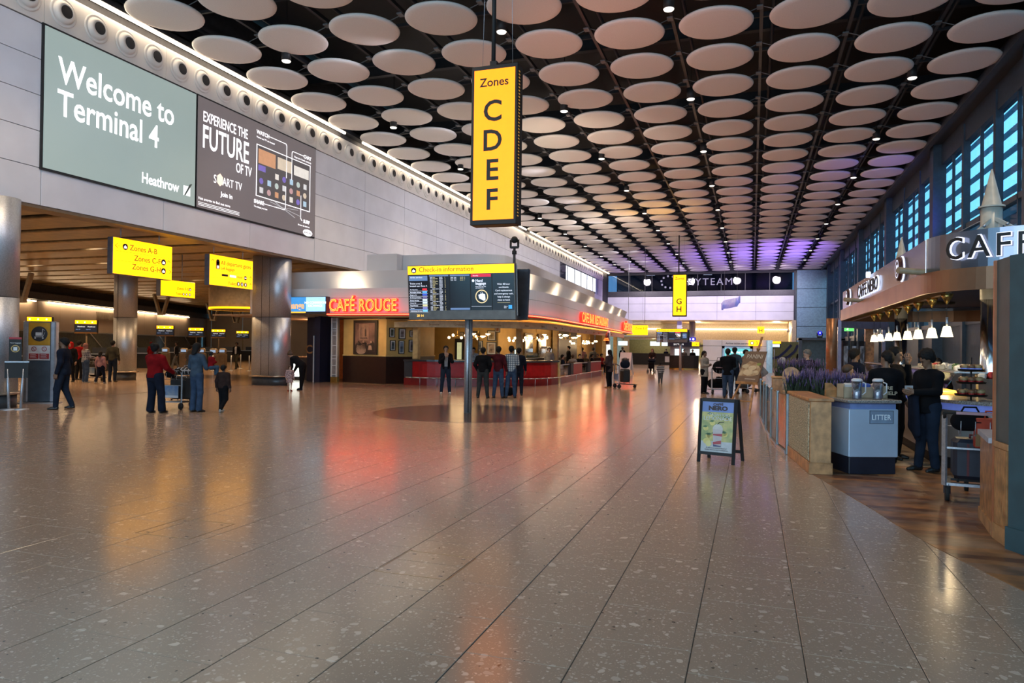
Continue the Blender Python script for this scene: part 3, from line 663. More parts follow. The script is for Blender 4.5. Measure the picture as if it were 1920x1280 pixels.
# ================================================================ check-in information boards
def infoboard(label, x0, x1, y, z0, z1, pole, full=True, top=None, tilt=.10):
    t = thing('information_board', label, 'sign', (pole[0], pole[1], 0)); cx = (x0+x1)/2; w = (x1-x0)/2; h = z1-z0
    MB().cyl((0, 0, 0), (0, 0, z0+.4), .10, 20).build('pole', steel, t, world=False)
    if full: MB().cyl((.045, -.085, 0.02), (.045, -.085, z0), .012, 8).build('cable_channel', dark, t, world=False)
    d = MB().bev(-w, w, 0, .14, 0, h, .01).build('display_case', mat('board_grey', (.15, .14, .13), .4, .3), t, world=False)
    d.location = (cx-pole[0], y-pole[1]+.02, z0); d.rotation_euler = (tilt, 0, 0)
    e = MB().bev(-w+.1, w+.12, 0, .12, .02, h-.06, .01).build('rear_display_case', mat('board_dark', (.05, .055, .07), .3, .5), t, world=False)
    e.location = (cx-pole[0], y-pole[1]+.55, z0); e.rotation_euler = (-tilt, 0, 0)
    MB().box(cx-pole[0]-w+.1, cx-pole[0]+w-.05, y-pole[1]+.05, y-pole[1]+.6, z0+.03, z0+.1).build('base_tray', dark, t, world=False)
    MB().bar((w, .07, .1), (w, .07, h-.06), .03, .1).build('edge_strip', alu, d, world=False)
    zt = h-.235
    MB().box(-w+.02, w-.02, -.012, 0, zt, h-.02).build('yellow_header', yel, d, world=False)
    MB().box(-w+.03, w-.03, -.01, 0, .24, zt-.01).build('screen', mat('screen_black', (.006, .006, .008), .12, emit=(.01, .011, .016), es=1), d, world=False)
    text(d, 'Check-in information', -w+.33, zt+.065, .175, brown, y=-.014); bagdot(d, -w+.19, zt+.105, .075, -.014)
    sw = (2*w-.06)/5; blu = emi('screen_blue', (.10, .17, .32), 1); wh = emi('screen_white', (.8, .85, 1), .8); yw = emi('screen_cream', (.75, .65, .35), .7)
    for k in range(1, 5): flat(d, 'screen_gap', rect(-w+.03+sw*k-.008, .24, -w+.03+sw*k+.008, zt-.01), black, y=-.012)
    X = lambda k: -w+.045+sw*k
    flat(d, 'column_header', rect(X(0), zt-.16, X(0)+sw-.05, zt-.03), blu, y=-.012)
    text(d, 'Airline services', X(0)+.04, zt-.09, .055, wh, y=-.016)
    text(d, 'Ticket area 2', X(0)+.02, zt-.25, .065, wh, y=-.014); text(d, 'located near Zone A', X(0)+.02, zt-.31, .058, wh, y=-.014)
    if full:
        names = ['Air Mauritius', 'Azerbaijan Airlines', 'Bulgaria Air', 'El Al Israel Airlines', 'Kenya Airways', 'Oman Air', 'Royal Brunei', 'Tarom', 'Uzbekistan Airways']
        cs = [(.8, .03, .05), (.1, .4, .8), (.05, .1, .6), (.15, .12, .3), (.7, .8, .9), (.7, .85, .95), (.7, .65, .35), (.2, .2, .5), (.2, .6, .9)]
        for k in range(9):
            z = zt-.40-k*.068
            text(d, names[k], X(0)+.02, z, .042, wh, y=-.014); flat(d, 'airline_flag', rect(X(0)+sw-.2, z-.005, X(0)+sw-.07, z+.045), emi('flag%d' % k, cs[k], .8), y=-.012); flat(d, 'row_rule', rect(X(0), z-.02, X(0)+sw-.05, z-.015), wh, y=-.012)
        random.seed(9)
        for k in range(27):
            z = zt-.09-k*.032
            if k in (9, 13, 19, 22): text(d, 'Check in open at 18:10', X(1)+.08, z, .028, wh, y=-.014); continue
            text(d, '%02d:%02d' % (6+k % 15, (k*35) % 60), X(1)+.02, z, .03, wh, y=-.014); text(d, random.choice(['Nairobi', 'Paris', 'Amsterdam', 'Malta', 'Muscat', 'Delhi']), X(1)+.1, z, .03, yw, y=-.014); text(d, 'KQ%03d' % (101+k*7), X(1)+.28, z, .03, wh, y=-.014); text(d, random.choice('ABCDEFGH'), X(1)+.43, z, .03, yw, y=-.014)
        for k in range(3): text(d, '2%d:%02d  Tunis' % (k, 15*k), X(2)+.02, zt-.1-k*.035, .032, wh, y=-.014); text(d, 'KL10%d   %s' % (k, 'GHF'[k]), X(2)+.28, zt-.1-k*.035, .032, yw, y=-.014)
        flat(d, 'column_header', rect(X(1), zt-.055, X(1)+sw-.04, zt-.02), blu, y=-.012)
    else:
        for k in range(9): text(d, 'Airline  BA', X(0)+.02, zt-.38-k*.065, .05, wh, y=-.014); text(d, '18:0%d  KL %d  G' % (k, k*11), X(1)+.02, zt-.1-k*.085, .05, wh, y=-.014)
        text(d, 'Zone', X(4)+.1, zt-.3, .09, wh, y=-.014); flat(d, 'screen_panel', rect(X(4)+.12, .35, X(4)+.42, .7), blu, y=-.012)
    flat(d, 'column_header', rect(X(2), zt-.055, X(2)+sw-.04, zt-.02), blu, y=-.012); flat(d, 'column_footer', rect(X(2), .25, X(2)+sw-.04, .30), blu, y=-.012); flat(d, 'column_footer', rect(X(0), .25, X(0)+sw-.05, .275), blu, y=-.012)
    flat(d, 'security_header', rect(X(3), zt-.09, X(3)+sw-.04, zt-.015), emi('screen_red', (.6, .02, .06), .9), y=-.012)
    text(d, 'Security', X(3)+.05, zt-.07, .045, wh, y=-.016); text(d, 'Hand', X(3)+.12, zt-.21, .09, wh, y=-.014, bold=.002); text(d, 'baggage', X(3)+.12, zt-.28, .09, wh, y=-.014, bold=.002); text(d, 'Keep your bag with\nyou at all times', X(3)+.12, zt-.34, .035, wh, y=-.014)
    flat(d, 'hand_icon', disc(X(3)+.06, zt-.18, .035, 12), wh, y=-.014)
    rg = MB(); ringm(rg, X(3)+.28, .58, .145, .17, -.014); rg.build('icon_ring', emi('ring_cream', (.85, .65, .35), .8), d, world=False)
    flat(d, 'bag_icon', [(X(3)+.19, .62), (X(3)+.30, .66), (X(3)+.37, .63), (X(3)+.38, .5), (X(3)+.34, .47), (X(3)+.21, .53)], wh, y=-.014)
    rg = MB(); ringm(rg, X(3)+.28, .665, .025, .032, -.014); rg.build('bag_handle_icon', wh, d, world=False)
    flat(d, 'rule', rect(X(3), .33, X(3)+sw-.04, .336), wh, y=-.012)
    if full:
        for k, s in enumerate(['With 48 hour', 'worldwide', 'Card replacement', 'and emergency cash,', 'help is always', 'close at hand.']): text(d, s, X(4)+.29, .86-k*.078, .06, wh, y=-.014, align='CENTER')
        flat(d, 'rule', rect(X(4)+.12, .42, X(4)+.45, .426), yw, y=-.012); flat(d, 'card_logo', rect(X(4)+.41, .27, X(4)+.5, .36), emi('logo_blue', (.05, .35, .8), .9), y=-.012); text(d, 'Help is\nhere', X(4)+.29, .32, .035, wh, y=-.014)
        text(d, '20 14', -w+.24, .075, .085, emi('clock_amber', (1, .55, .1), 1.6), y=-.014)
    return t
ib = infoboard('large check-in information board on a steel pole over the dark floor disc', -8.44, -5.52, 16.72, 2.37, 3.76, (-6.85, 16.95))
MB().cyl((1.10, .3, 3.4), (1.10, .3, 4.2), .035, 10).build('lamp_mast', dark, ib, world=False)
hd = MB().cyl((1.10, .3, 4.05), (1.10, .3, 4.14), .06, 12).box(1.0, 1.2, .25, .35, 4.2, 4.25); hd.build('lamp_base', black, ib, world=False)
MB().bar((1.0, .3, 4.22), (1.0, .3, 4.42), .03, .06).bar((1.2, .3, 4.22), (1.2, .3, 4.42), .03, .06).build('lamp_yoke', black, ib, world=False)
MB().ball((1.10, .3, 4.42), .09, 16, 10).build('lamp_head', black, ib, world=False)
infoboard('distant check-in information board in front of the airline desks', -7.13, -4.76, 57, 2.2, 3.27, (-5.3, 57.3), full=False)
# white duct post above the distant board
tag(MB().cyl((-7.4, 96, 0), (-7.4, 96, 5.25), .42, 20).build('steel_post', steel), 'slim steel column right of the distant information board', 'column')
# ================================================================ trolley totem and queue stand, left
tt = thing('totem_sign', 'blue-grey totem with a yellow baggage trolley symbol', 'sign', (-18.42, 14.45, 0), math.radians(28))
MB().bev(-.40, .40, -.07, .12, .04, 2.22, .02).build('body', mat('totem_slate', (.055, .085, .12), .4), tt, world=False)
for s in (-1, 1): MB().bev(s*.34-.07, s*.34+.07, -.10, .13, .03, 2.24, .03).build('side_rail', alu, tt, world=False)
MB().box(-.5, .5, -.16, .18, 0, .03).build('foot_plate', steel, tt, world=False)
Y = -.08
flat(tt, 'yellow_panel', rect(-.27, 1.58, .27, 2.2), mat('totem_yellow', (.50, .27, .012), .5), y=Y)
flat(tt, 'round_symbol', disc(0, 1.89, .205, 32), mat('totem_dot', (.02, .024, .035), .5), y=Y-.004)
wp = mat('totem_white', (.62, .66, .70), .5)
pm = MB()
pm.box(-.09, .06, Y-.014, Y-.009, 1.84, 1.93).box(-.12, .1, Y-.014, Y-.009, 1.80, 1.815); pm.bar((.08, Y-.011, 1.81), (.08, Y-.011, 2.03), .012, .004).bar((.08, Y-.011, 2.03), (.13, Y-.011, 1.98), .012, .004).bar((.1, Y-.011, 1.83), (.14, Y-.011, 1.93), .01, .004)
pm.build('trolley_pictogram', wp, tt, world=False)
for x in (-.1, .09): flat(tt, 'pictogram_wheel', disc(x, 1.775, .02, 12), wp, y=Y-.009)
flat(tt, 'white_panel', rect(-.27, 1.17, .27, 1.575), wp, y=Y)
for x in (-.13, .13):
    r_ = MB(); ringm(r_, x, 1.48, .05, .065, Y-.004); r_.build('prohibition_ring', mat('totem_red', (.35, .02, .03), .5), tt, world=False)
    MB().bar((x-.04, Y-.008, 1.52), (x+.04, Y-.008, 1.44), .012, .004).build('prohibition_bar', _M['totem_red'], tt, world=False)
    flat(tt, 'red_notice', rect(x-.12, 1.21, x+.12, 1.355), _M['totem_red'], y=Y-.004)
    for k in range(4): flat(tt, 'notice_line', rect(x-.09, 1.325-k*.03, x+.05+.02*(k % 2), 1.333-k*.03), wp, y=Y-.008)
qs = thing('queue_stand', 'steel double-post queue stand with a black security notice at the far left', 'stand', (-17.22, 12.86, 0), math.radians(50))
for s in (-1, 1):
    MB().cyl((s*.12, 0, .02), (s*.16, 0, 1.0), .032, 12).build('post', steel, qs, world=False); MB().lathe([(.18, 0), (.18, .015), (.05, .03), (0, .03)], (s*.12, 0, 0), 24).build('base', steel, qs, world=False)
MB().box(-.22, .26, -.03, .03, .78, 1.16).build('belt_box', black, qs, world=False); MB().box(-.22, .28, -.035, .035, 1.16, 1.19).build('top_bar', steel, qs, world=False)
MB().box(-.14, .12, -.02, .02, 1.2, 1.78).build('notice', black, qs, world=False); flat(qs, 'notice_header', rect(-.14, 1.73, .12, 1.78), mat('totem_red', (.35, .02, .03), .5), y=-.022)
r_ = MB(); ringm(r_, -.01, 1.5, .07, .09, -.022); r_.build('notice_ring', mat('ring_gold', (.5, .35, .12), .5), qs, world=False); flat(qs, 'notice_bag', rect(-.05, 1.45, .03, 1.54), wp, y=-.022)
text(qs, 'Hand baggage', -.12, 1.63, .04, wp, y=-.022)
# ================================================================ check-in desk screens
for i, (px, py, ww) in enumerate([(2, 614, 0), (75, 606, 0), (162, 612, 38), (236, 613, 34), (310, 618, 31), (368, 619, 28), (410, 620, 25), (455, 622, 22)]):
    a = -13.4+i*4.95 if i < 3 else None
    # along the oblique line, found where the sight line meets it
    d = ray(px, py); 
    # solve S0 + a*U2 = t*d
    A = np.array([[U2.x, -d.x], [U2.y, -d.y]]); a, tt_ = np.linalg.solve(A, [-S0.x, -S0.y])
    p = S0+U2*a
    t = thing('check_in_desk', 'check-in desk with a yellow-topped twin screen, %s from the left' % 'first second third fourth fifth sixth seventh eighth'.split()[i], 'desk', (p.x, p.y, 0), math.radians(28), group='check-in desks')
    MB().cyl((0, .05, 1.0), (0, .05, 2.3), .05, 8).build('post', mat('tan_strut', (.3, .22, .13), .5), t, world=False)
    MB().bev(-.62, .62, -.08, .1, 2.22, 2.95, .01).build('case', dark, t, world=False); MB().box(-.6, .6, -.1, .12, 2.16, 2.24).build('tray', mat('amber_tray', (.3, .15, .04), .5), t, world=False)
    MB().box(-.58, .58, -.09, -.08, 2.72, 2.93).build('yellow_header', yel, t, world=False); MB().box(-.58, .58, -.09, -.08, 2.27, 2.70).build('screen', mat('screen_black', (.006, .006, .008), .12), t, world=False)
    for s in (-.35, .2): text(t, 'Heathrow', s-.1, 2.53, .1, whitep, y=-.092); text(t, 'Desk %d' % (41+i), s-.18, 2.38, .07, emi('screen_blue2', (.3, .4, .8), .8), y=-.092)
    for s in (-.45, -.05, .35): flat(t, 'pictogram_bag', disc(s, 2.82, .045, 10), whitep, y=-.092)
    # the desk below
    q = t
    MB().bev(-1.6, 1.6, -.3, .5, 0, .95, .02).build('carcass', black, q, world=False); MB().box(-1.65, 1.65, -.36, .5, .95, 1.0).build('worktop', steel, q, world=False)
    MB().box(-1.3, -.6, -.32, -.30, .25, .85).build('front_panel', mat('desk_cream', (.5, .4, .28), .5), q, world=False)
    MB().box(.3, 1.2, .1, .4, 1.0, 1.35).build('terminal', dark, q, world=False)
# ================================================================ brasserie pavilion
path = [(-20.6, 25.75), (-16.7, 25.75), (-12.7, 25.9), (-11.2, 26.05), (-10.0, 26.35), (-9.2, 26.8), (-8.7, 27.4), (-8.45, 28.2), (-8.37, 30), (-8.37, 32), (-8.6, 38.5), (-9.0, 48.5), (-9.6, 60.5)]
def smooth(P, n=4):
    out = []
    for i in range(len(P)-1):
        p0 = P[max(0, i-1)]; p1 = P[i]; p2 = P[i+1]; p3 = P[min(len(P)-1, i+2)]
        for k in range(n):
            t = k/n; out.append(tuple(.5*((2*b)+(-a+c)*t+(2*a-5*b+4*c-d)*t*t+(-a+3*b-3*c+d)*t**3) for a, b, c, d in zip(p0, p1, p2, p3)))
    return out+[P[-1]]
cf = struct('wall_pavilion', (-12, 32, 0))
band = mat('pavilion_white', (.66, .65, .66), .45, noise=.02, scale=.8)
SP = smooth(path[1:], 4); SP = [(-20.6, 25.75), (-18.6, 25.75)]+SP
MB().strip(SP, 2.98, 3.62, thick=.1).build('lower_band', band, cf)
MB().strip(SP, 3.63, 4.02, thick=.1).build('lower_band', band, cf)
MB().strip(SP, 3.70, 3.74, off0=.1, off1=.1, thick=.8).build('ledge', band, cf)
MB().strip(SP, 3.72, 4.78, off0=.85, off1=.45, thick=.1).build('flared_band', band, cf)
S3 = [p for p in SP if p[0] > -15.4]; S3 = [(-15.3, 26.0)]+S3
MB().strip(S3[:-4], 4.4, 5.5, off0=1.3, off1=1.3, thick=.15).build('upper_band', band, cf)
MB().box(-15.4, -14.0, 26.6, 28, 4.7, 5.5).build('upper_return', band, cf)
roofp = [(p[0]-.9 if i > 8 else p[0], p[1]+(.9 if i < 12 else 0)) for i, p in enumerate(SP)]
MB().prism([(-17.95, 60)]+[(-17.95, 27.5)]+[p for p in roofp if p[0] > -17.9 and p[1] > 26.6], 4.35, 4.45).build('roof', band, cf)
amb = mat('soffit_ochre', (.62, .40, .16), .5, noise=.06, scale=2)
NP = [p for p in SP if p[0] >= -16.75]
MB().strip(NP, 2.86, 2.92, off0=.02, off1=.02, thick=1.15).build('soffit', amb, cf)
MB().strip(NP, 2.90, 3.0, off0=-.06, off1=-.06, thick=.1).build('neon_trough', mat('trough_red', (.2, .01, .01), .4), cf)
nb = MB(); nb.tube([(p[0], p[1], 2.95) for p in [(a+(.09 if b > 27.4 else 0), b-(.09 if b < 27.6 else 0)) for a, b in NP]], .022, 6); nb.build('neon_tube', neon, cf)
# header with hand-lettered words, set back under the soffit
cp = [FL(757, 721), FL(800, 722.5), FL(850, 723.3), FL(920, 724), FL(975, 724), FL(1010, 723.2), FL(1047, 720), FL(1090, 711), FL(1130, 703)]
cp[-1] = (-8.75, 43.5)
CP = smooth(cp, 3)
HP = CP+[(-8.8, 48), (-9.1, 55)]
hdm = mat('header_cream', (.55, .45, .30), .6)
MB().strip([(-17.3, 28.25), (-15.2, 28.2)]+HP, 2.50, 2.74, off0=.25, off1=.25, thick=.15).build('header', hdm, cf)
MB().strip(HP, 2.745, 2.77, off0=.28, off1=.28, thick=.06).build('cove_lamp', emi('cafe_cove', (1, .52, .13), 14), cf); MB().strip(HP, 2.74, 2.785, off0=.235, off1=.235, thick=.02).build('cove_lip', hdm, cf)
MB().prism([(-17.3, 59), (-17.3, 28.5)]+[(p[0]-.45, p[1]+.3) for p in HP]+[(-9.8, 59)], 2.80, 2.86).build('dining_ceiling', mat('dining_ceiling', (.30, .22, .12), .6), cf)
def onwall(par, a, b, zc, s, size, m, yoff=0, **k):
    """lettering on a vertical face from plan point a to b"""
    ang = math.atan2(b[1]-a[1], b[0]-a[0])
    o = text(par, s, 0, 0, size, m, y=yoff, **k)
    pl_ = par.location if par else Vector((0, 0, 0))
    o.location = (a[0]-pl_.x, a[1]-pl_.y, zc); o.rotation_euler = (0, 0, ang); return o
words = ['Brasserie', 'Croissants', 'Patisserie', 'Pain', 'Salades', 'Bon Appetit', 'Vins', 'Cafe', 'Moules', 'Frites', 'Desserts', 'Glaces']
wi = 0; acc = 0
for a, b in zip(HP[:-1], HP[1:]):
    L = math.dist(a, b); acc += L
    if acc > 1.2:
        d = ((b[0]-a[0])/L, (b[1]-a[1])/L); n = (-d[1], d[0]); q = (a[0]+n[0]*.235, a[1]+n[1]*.235)
        onwall(cf, q, (q[0]+d[0], q[1]+d[1]), 2.58, words[wi % 12], .12, mat('word_ink', (.22, .12, .05), .7)); wi += 1; acc = 0
# neon lettering on the band
def neonword(s, a, b, z, size, label, sx=1.0):
    ang = math.atan2(b[1]-a[1], b[0]-a[0]); t = thing('neon_sign', label, 'sign', (a[0], a[1], z), ang)
    text(t, s, 0, 0, size, mat('letter_can', (.28, .01, .01), .4, emit=(1, .02, .01), es=2.0), y=-.04, ext=.08, sx=sx, bold=.022, name='letter_can', space=1.05)
    text(t, s, 0, 0, size, neonc, y=-.135, ext=.004, sx=sx, bold=.006, name='neon_letters', space=1.05)
    text(t, s, 0.0, 0, size, mat('letter_face', (.3, .01, .008), .4, emit=(1, .03, .01), es=.35), y=-.142, ext=.003, sx=sx, bold=-.019, name='letter_face', space=1.05)
    return t
neonword('CAFÉ ROUGE', (-16.55, 25.68), (-12.7, 25.84), 3.08, .70, 'red neon Cafe Rouge sign facing the hall at the left end of the pavilion', .70)
neonword('CAFE BAR RESTAURANT', (-8.47, 36.3), (-8.83, 45), 3.06, .70, 'red neon Cafe Bar Restaurant sign along the side of the pavilion', 1.12)
neonword('CAFÉ ROUGE', (-9.12, 52.8), (-9.45, 60), 3.06, .80, 'red neon Cafe Rouge sign at the far tip of the pavilion', 1.12)
# spotlights on the ledge that wash the flared band
L_ = 0; prev = None; spots = []
for a, b in zip(SP[:-1], SP[1:]):
    L = math.dist(a, b); d = ((b[0]-a[0])/L, (b[1]-a[1])/L)
    while L_ < L: spots.append((a[0]+d[0]*L_-d[1]*.20, a[1]+d[1]*L_+d[0]*.20, d)); L_ += 4.6
    L_ -= L
for i, (x, y, d) in enumerate(spots):
    MB().cyl((x, y, 3.75), (x, y, 3.84), .06, 8).build('ledge_uplight', dark, cf)
    lamp('ledge_beam', 'SPOT', (x, y, 3.86), 75, (1, .76, .50), aim=(x-d[1]*.6, y+d[0]*.6, 4.25), spot_size=2.7, spot_blend=.8, shadow_soft_size=.05)
# counter
rt = mat('red_tile', (.22, .008, .008), .35, coat=.05)
cnt = thing('cafe_counter', 'long curved gloss-red bar counter with a brass foot rail', 'counter', (-10, 31, 0))
cum = [0]
for a, b in zip(CP[:-1], CP[1:]): cum.append(cum[-1]+math.dist(a, b))
TOT = cum[-1]
def sub(s0, s1):
    def at(s):
        for i in range(len(CP)-1):
            if s <= cum[i+1]+1e-6: t = (s-cum[i])/(cum[i+1]-cum[i]); return (CP[i][0]+t*(CP[i+1][0]-CP[i][0]), CP[i][1]+t*(CP[i+1][1]-CP[i][1]))
        return CP[-1]
    return [at(s0)]+[CP[i] for i in range(len(CP)) if s0+.02 < cum[i] < s1-.02]+[at(s1)]
sg = next(cum[i] for i in range(len(CP)) if abs(CP[i][0]-cp[6][0])+abs(CP[i][1]-cp[6][1]) < .02)
MB().strip(CP, 0, .30, thick=.5).build('plinth', rt, cnt)
MB().strip(sub(.4, sg), .30, 1.02, off0=.04, off1=.04, thick=.3).build('front_panel', red, cnt)
MB().strip(sub(.9, sg-.3), .42, .90, off0=.02, off1=.02, thick=.03).build('raised_panel', mat('red_panel', (.42, .009, .009), .38, spec=.3), cnt)
MB().strip(sub(0, sg), 1.02, 1.10, off0=-.05, off1=-.05, thick=.55).build('counter_top', mat('dark_granite', (.05, .045, .045), .15), cnt)
MB().strip(sub(0, .4), .3, 1.02, off0=.02, off1=.02, thick=.4).build('end_post', dark, cnt)
rem = TOT-sg; bits = [('brass_post', 0, .025), ('glass', .03, .24), ('post', .25, .31), ('red', .32, .52), ('glass', .53, .66), ('post', .66, .72), ('red', .73, 1.0)]
for k, a, b in bits:
    s = sub(sg+a*rem, sg+b*rem)
    if k == 'glass': MB().strip(s, .34, .85, off0=.1, off1=.1, thick=.02).build('glass_screen', glass('cafe_glass', (.75, .75, .72), .2), cnt); MB().strip(s, .85, .88, off0=.08, off1=.08, thick=.06).build('screen_cap', steel, cnt)
    elif k == 'red': MB().strip(s, .30, .86, off0=.05, off1=.05, thick=.2).build('front_panel', red, cnt); MB().strip(s, .86, .9, off0=.03, off1=.03, thick=.24).build('screen_cap', steel, cnt)
    elif k == 'post': MB().strip(s, .30, .92, off0=.03, off1=.03, thick=.25).build('post', black, cnt)
    else: MB().strip(s, .0, 1.08, off0=-.02, off1=-.02, thick=.3).build('brass_post', mat('brass', (.6, .4, .12), .25, .9), cnt)
rp = [(p[0]+.14, p[1]-.1, .33) for p in CP]
MB().tube(rp, .028, 8).build('foot_rail', mat('rail_cream', (.62, .55, .48), .25, .6), cnt)
for k in range(2, len(CP), 2): MB().cyl((CP[k][0]+.14, CP[k][1]-.1, 0), (CP[k][0]+.14, CP[k][1]-.1, .33), .015, 6).build('rail_foot', steel, cnt)
s = 0
# walls of the brasserie
yw_ = mat('mustard_wall', (.55, .36, .12), .6, noise=.06, scale=2); wd = mat('dark_wainscot', (.028, .012, .009), .3)
W1 = [(-17.64, 28.47), (-15.25, 28.1), (-14.45, 29.3), (-14.5, 31.5), (-16.8, 31.5)]
MB().strip(W1, 1.22, 2.86, thick=.12).build('mustard_wall', yw_, cf); MB().strip(W1, 0, 1.2, off0=-.02, off1=-.02, thick=.14).build('wainscot', wd, cf)
MB().strip(W1, 1.2, 1.26, off0=-.05, off1=-.05, thick=.16).build('dado_rail', mat('rail_gold', (.55, .38, .14), .5), cf)
W2 = [(-17.3, 35.9), (-15.2, 35.6), (-12.7, 35.6), (-12.4, 39), (-12.4, 58), (-12.5, 59)]
MB().strip(W2, 0, 2.86, thick=.12).build('rear_wall', yw_, cf)
MB().box(-12.4, -11.4, 58.9, 59.1, 0, 2.86).build('end_wall', yw_, cf)
for x, y in ((-14.35, 29.25), (-10.75, 33.2), (-10.1, 37.6), (-10.35, 44.3), (-10.0, 50.5), (-10.2, 56)):
    MB().bev(x-.14, x+.14, y-.14, y+.14, 0 if y > 30 else 1.1, 2.8, .02).build('cafe_post', mat('post_mustard', (.50, .36, .16), .5), cf)
MB().box(-14.6, -14.2, 29.1, 29.4, 0, 1.1).build('post_base', wd, cf)
dr = mat('door_black', (.015, .012, .012), .4)
MB().box(-15.1, -14.6, 35.4, 35.6, 0, 2.1).build('service_door', dr, cf); MB().box(-14.95, -14.7, 35.36, 35.4, 1.0, 1.9).build('door_glazing', emi('door_pale', (.55, .55, .3), .6), cf)
MB().box(-14.56, -14.5, 29.9, 31.0, 0, 2.1).build('service_door', dr, cf)
# pictures and posters
def picture(label, a, ang, w, h, z, fm, pm_, pr=(), mount=None, cat='picture', group=None):
    t = thing('framed_picture', label, cat, (a[0], a[1], z), ang, group)
    MB().box(-w/2, w/2, -.04, 0, 0, h).build('frame', fm, t, world=False)
    b = .08*min(w, h)+.01
    if mount: MB().box(-w/2+b, w/2-b, -.045, -.04, b, h-b).build('mount', mount, t, world=False); b += .12*min(w, h)
    MB().box(-w/2+b, w/2-b, -.05, -.045, b, h-b).build('print', pm_, t, world=False)
    for nm, pts, m in pr: flat(t, nm, pts, m, y=-.052)
    return t
a1 = math.atan2(-.35, 2.2)
sep = mat('sepia_print', (.14, .075, .06), .4, noise=.3, scale=2); sepd = mat('sepia_dark', (.025, .015, .013), .5); sepl = mat('sepia_light', (.38, .25, .19), .5)
pos = picture('large dark-framed sepia photograph of diners under a poster', (-16.35, 28.2), a1, 1.32, 1.52, 1.28, sepd, sep, [
    ('printed_poster', rect(-.33, .62, .22, 1.36), mat('sepia_mid', (.22, .13, .10), .5)), ('printed_bottle', [(.0, .8), (.1, .8), (.1, 1.05), (.06, 1.15), (.06, 1.28), (.03, 1.28), (.03, 1.15), (0, 1.05)], sepd), ('printed_figure', [(-.28, .85), (-.1, .85), (-.08, 1.1), (-.18, 1.3), (-.26, 1.2)], sepl),
    ('printed_crowd', [(-.52, .12), (.54, .12), (.54, .5), (.4, .62), (.3, .45), (.1, .5), (-.05, .62), (-.15, .45), (-.35, .6), (-.52, .42)], sepd)]
    +[('printed_head', disc(x, z, .055, 10), sepl) for x, z in ((-.36, .5), (-.06, .56), (.15, .45), (.36, .55), (-.2, .4))]+[('printed_shirt', [(x-.12, .2), (x+.12, .2), (x+.07, z), (x-.07, z)], sepl) for x, z in ((-.36, .42), (-.06, .47), (.3, .4))]+[('printed_cloth', disc(-.2, .2, .2, 16, rx=1.4), sepl)])
text(pos, 'VALNYA', -.055, .68, .11, sepd, y=-.056, align='CENTER', bold=.003)
random.seed(8)
mtw = mat('mount_white', (.55, .55, .52), .6)
def art(lbl, a, ang, w, h, z, c, g): picture(lbl, a, ang, w, h, z, mat('frame_black', (.02, .018, .018), .4), mat('print_%d' % (int(sum(c)*100)), c, .5, noise=.35, scale=5), mount=mtw, group=g)
a2 = math.atan2(1.2, .8)
for i, (f, z, w, h, c, lb) in enumerate([(.17, 2.05, .26, .42, (.12, .14, .10), 'narrow black-framed print at upper left beside the photograph of diners'), (.20, 1.46, .26, .46, (.10, .14, .16), 'narrow black-framed print below the upper left one'),
        (.52, 1.98, .34, .48, (.30, .25, .26), 'red-framed poster by the brasserie side door'), (.5, 1.32, .28, .6, (.16, .22, .3), 'tall blue-mounted print under the red-framed poster'), (.86, 2.08, .2, .3, (.3, .24, .2), 'smallest brown-framed print nearest the service door'), (.86, 1.4, .28, .56, (.10, .09, .12), 'dark unframed figure print nearest the service door')]):
    x, y = -15.25+.8*f+.03, 28.1+1.2*f-.03; art(lb, (x, y), a2, w, h, z, c, 'prints by the side door')
for i, (x, z, w, h, c, lb) in enumerate([(-14.35, 1.55, .4, .55, (.25, .2, .15), 'black-framed portrait print left of the wall mirror in the brasserie'), (-13.05, 2.0, .5, .55, (.4, .3, .15), 'yellow-mounted framed print upper of the pair behind the steel pole'), (-13.05, 1.25, .55, .7, (.35, .25, .18), 'framed black cat print behind the steel pole'),
        (-12.72, 2.45, .3, .3, (.3, .1, .05), 'tiny red print under the ceiling behind the bar'), (-13.7, 1.45, .3, .55, (.2, .12, .08), 'brown narrow print right of the wall mirror'), (-14.75, 1.95, .22, .5, (.3, .3, .25), 'narrow upright print nearest the far service door')]):
    art(lb, (x, 35.55), 0.0, w, h, z, c, 'prints on the back wall')
picture('tall wall mirror behind the bar counter', (-14.0, 35.5), 0, .5, 1.3, 1.2, sepd, mat('mirror', (.6, .6, .62), .05, 1.0), cat='mirror')
for i, (y, w, lb) in enumerate(((39.8, 1.6, 'large brown-framed bar mirror nearest the corner'), (42.6, 1.8, 'second brown-framed bar mirror with a small screen before it'))):
    picture(lb, (-12.33, y), PI/2, w, 1.2, 1.3, mat('frame_brown', (.10, .05, .02), .4), mat('bar_mirror', (.45, .42, .38), .1, .9), cat='mirror')
MB().strip([(-12.3, 45), (-12.3, 52)], 0, 2.8, off0=-.02, off1=-.02, thick=.05).build('dark_drape', dr, cf)
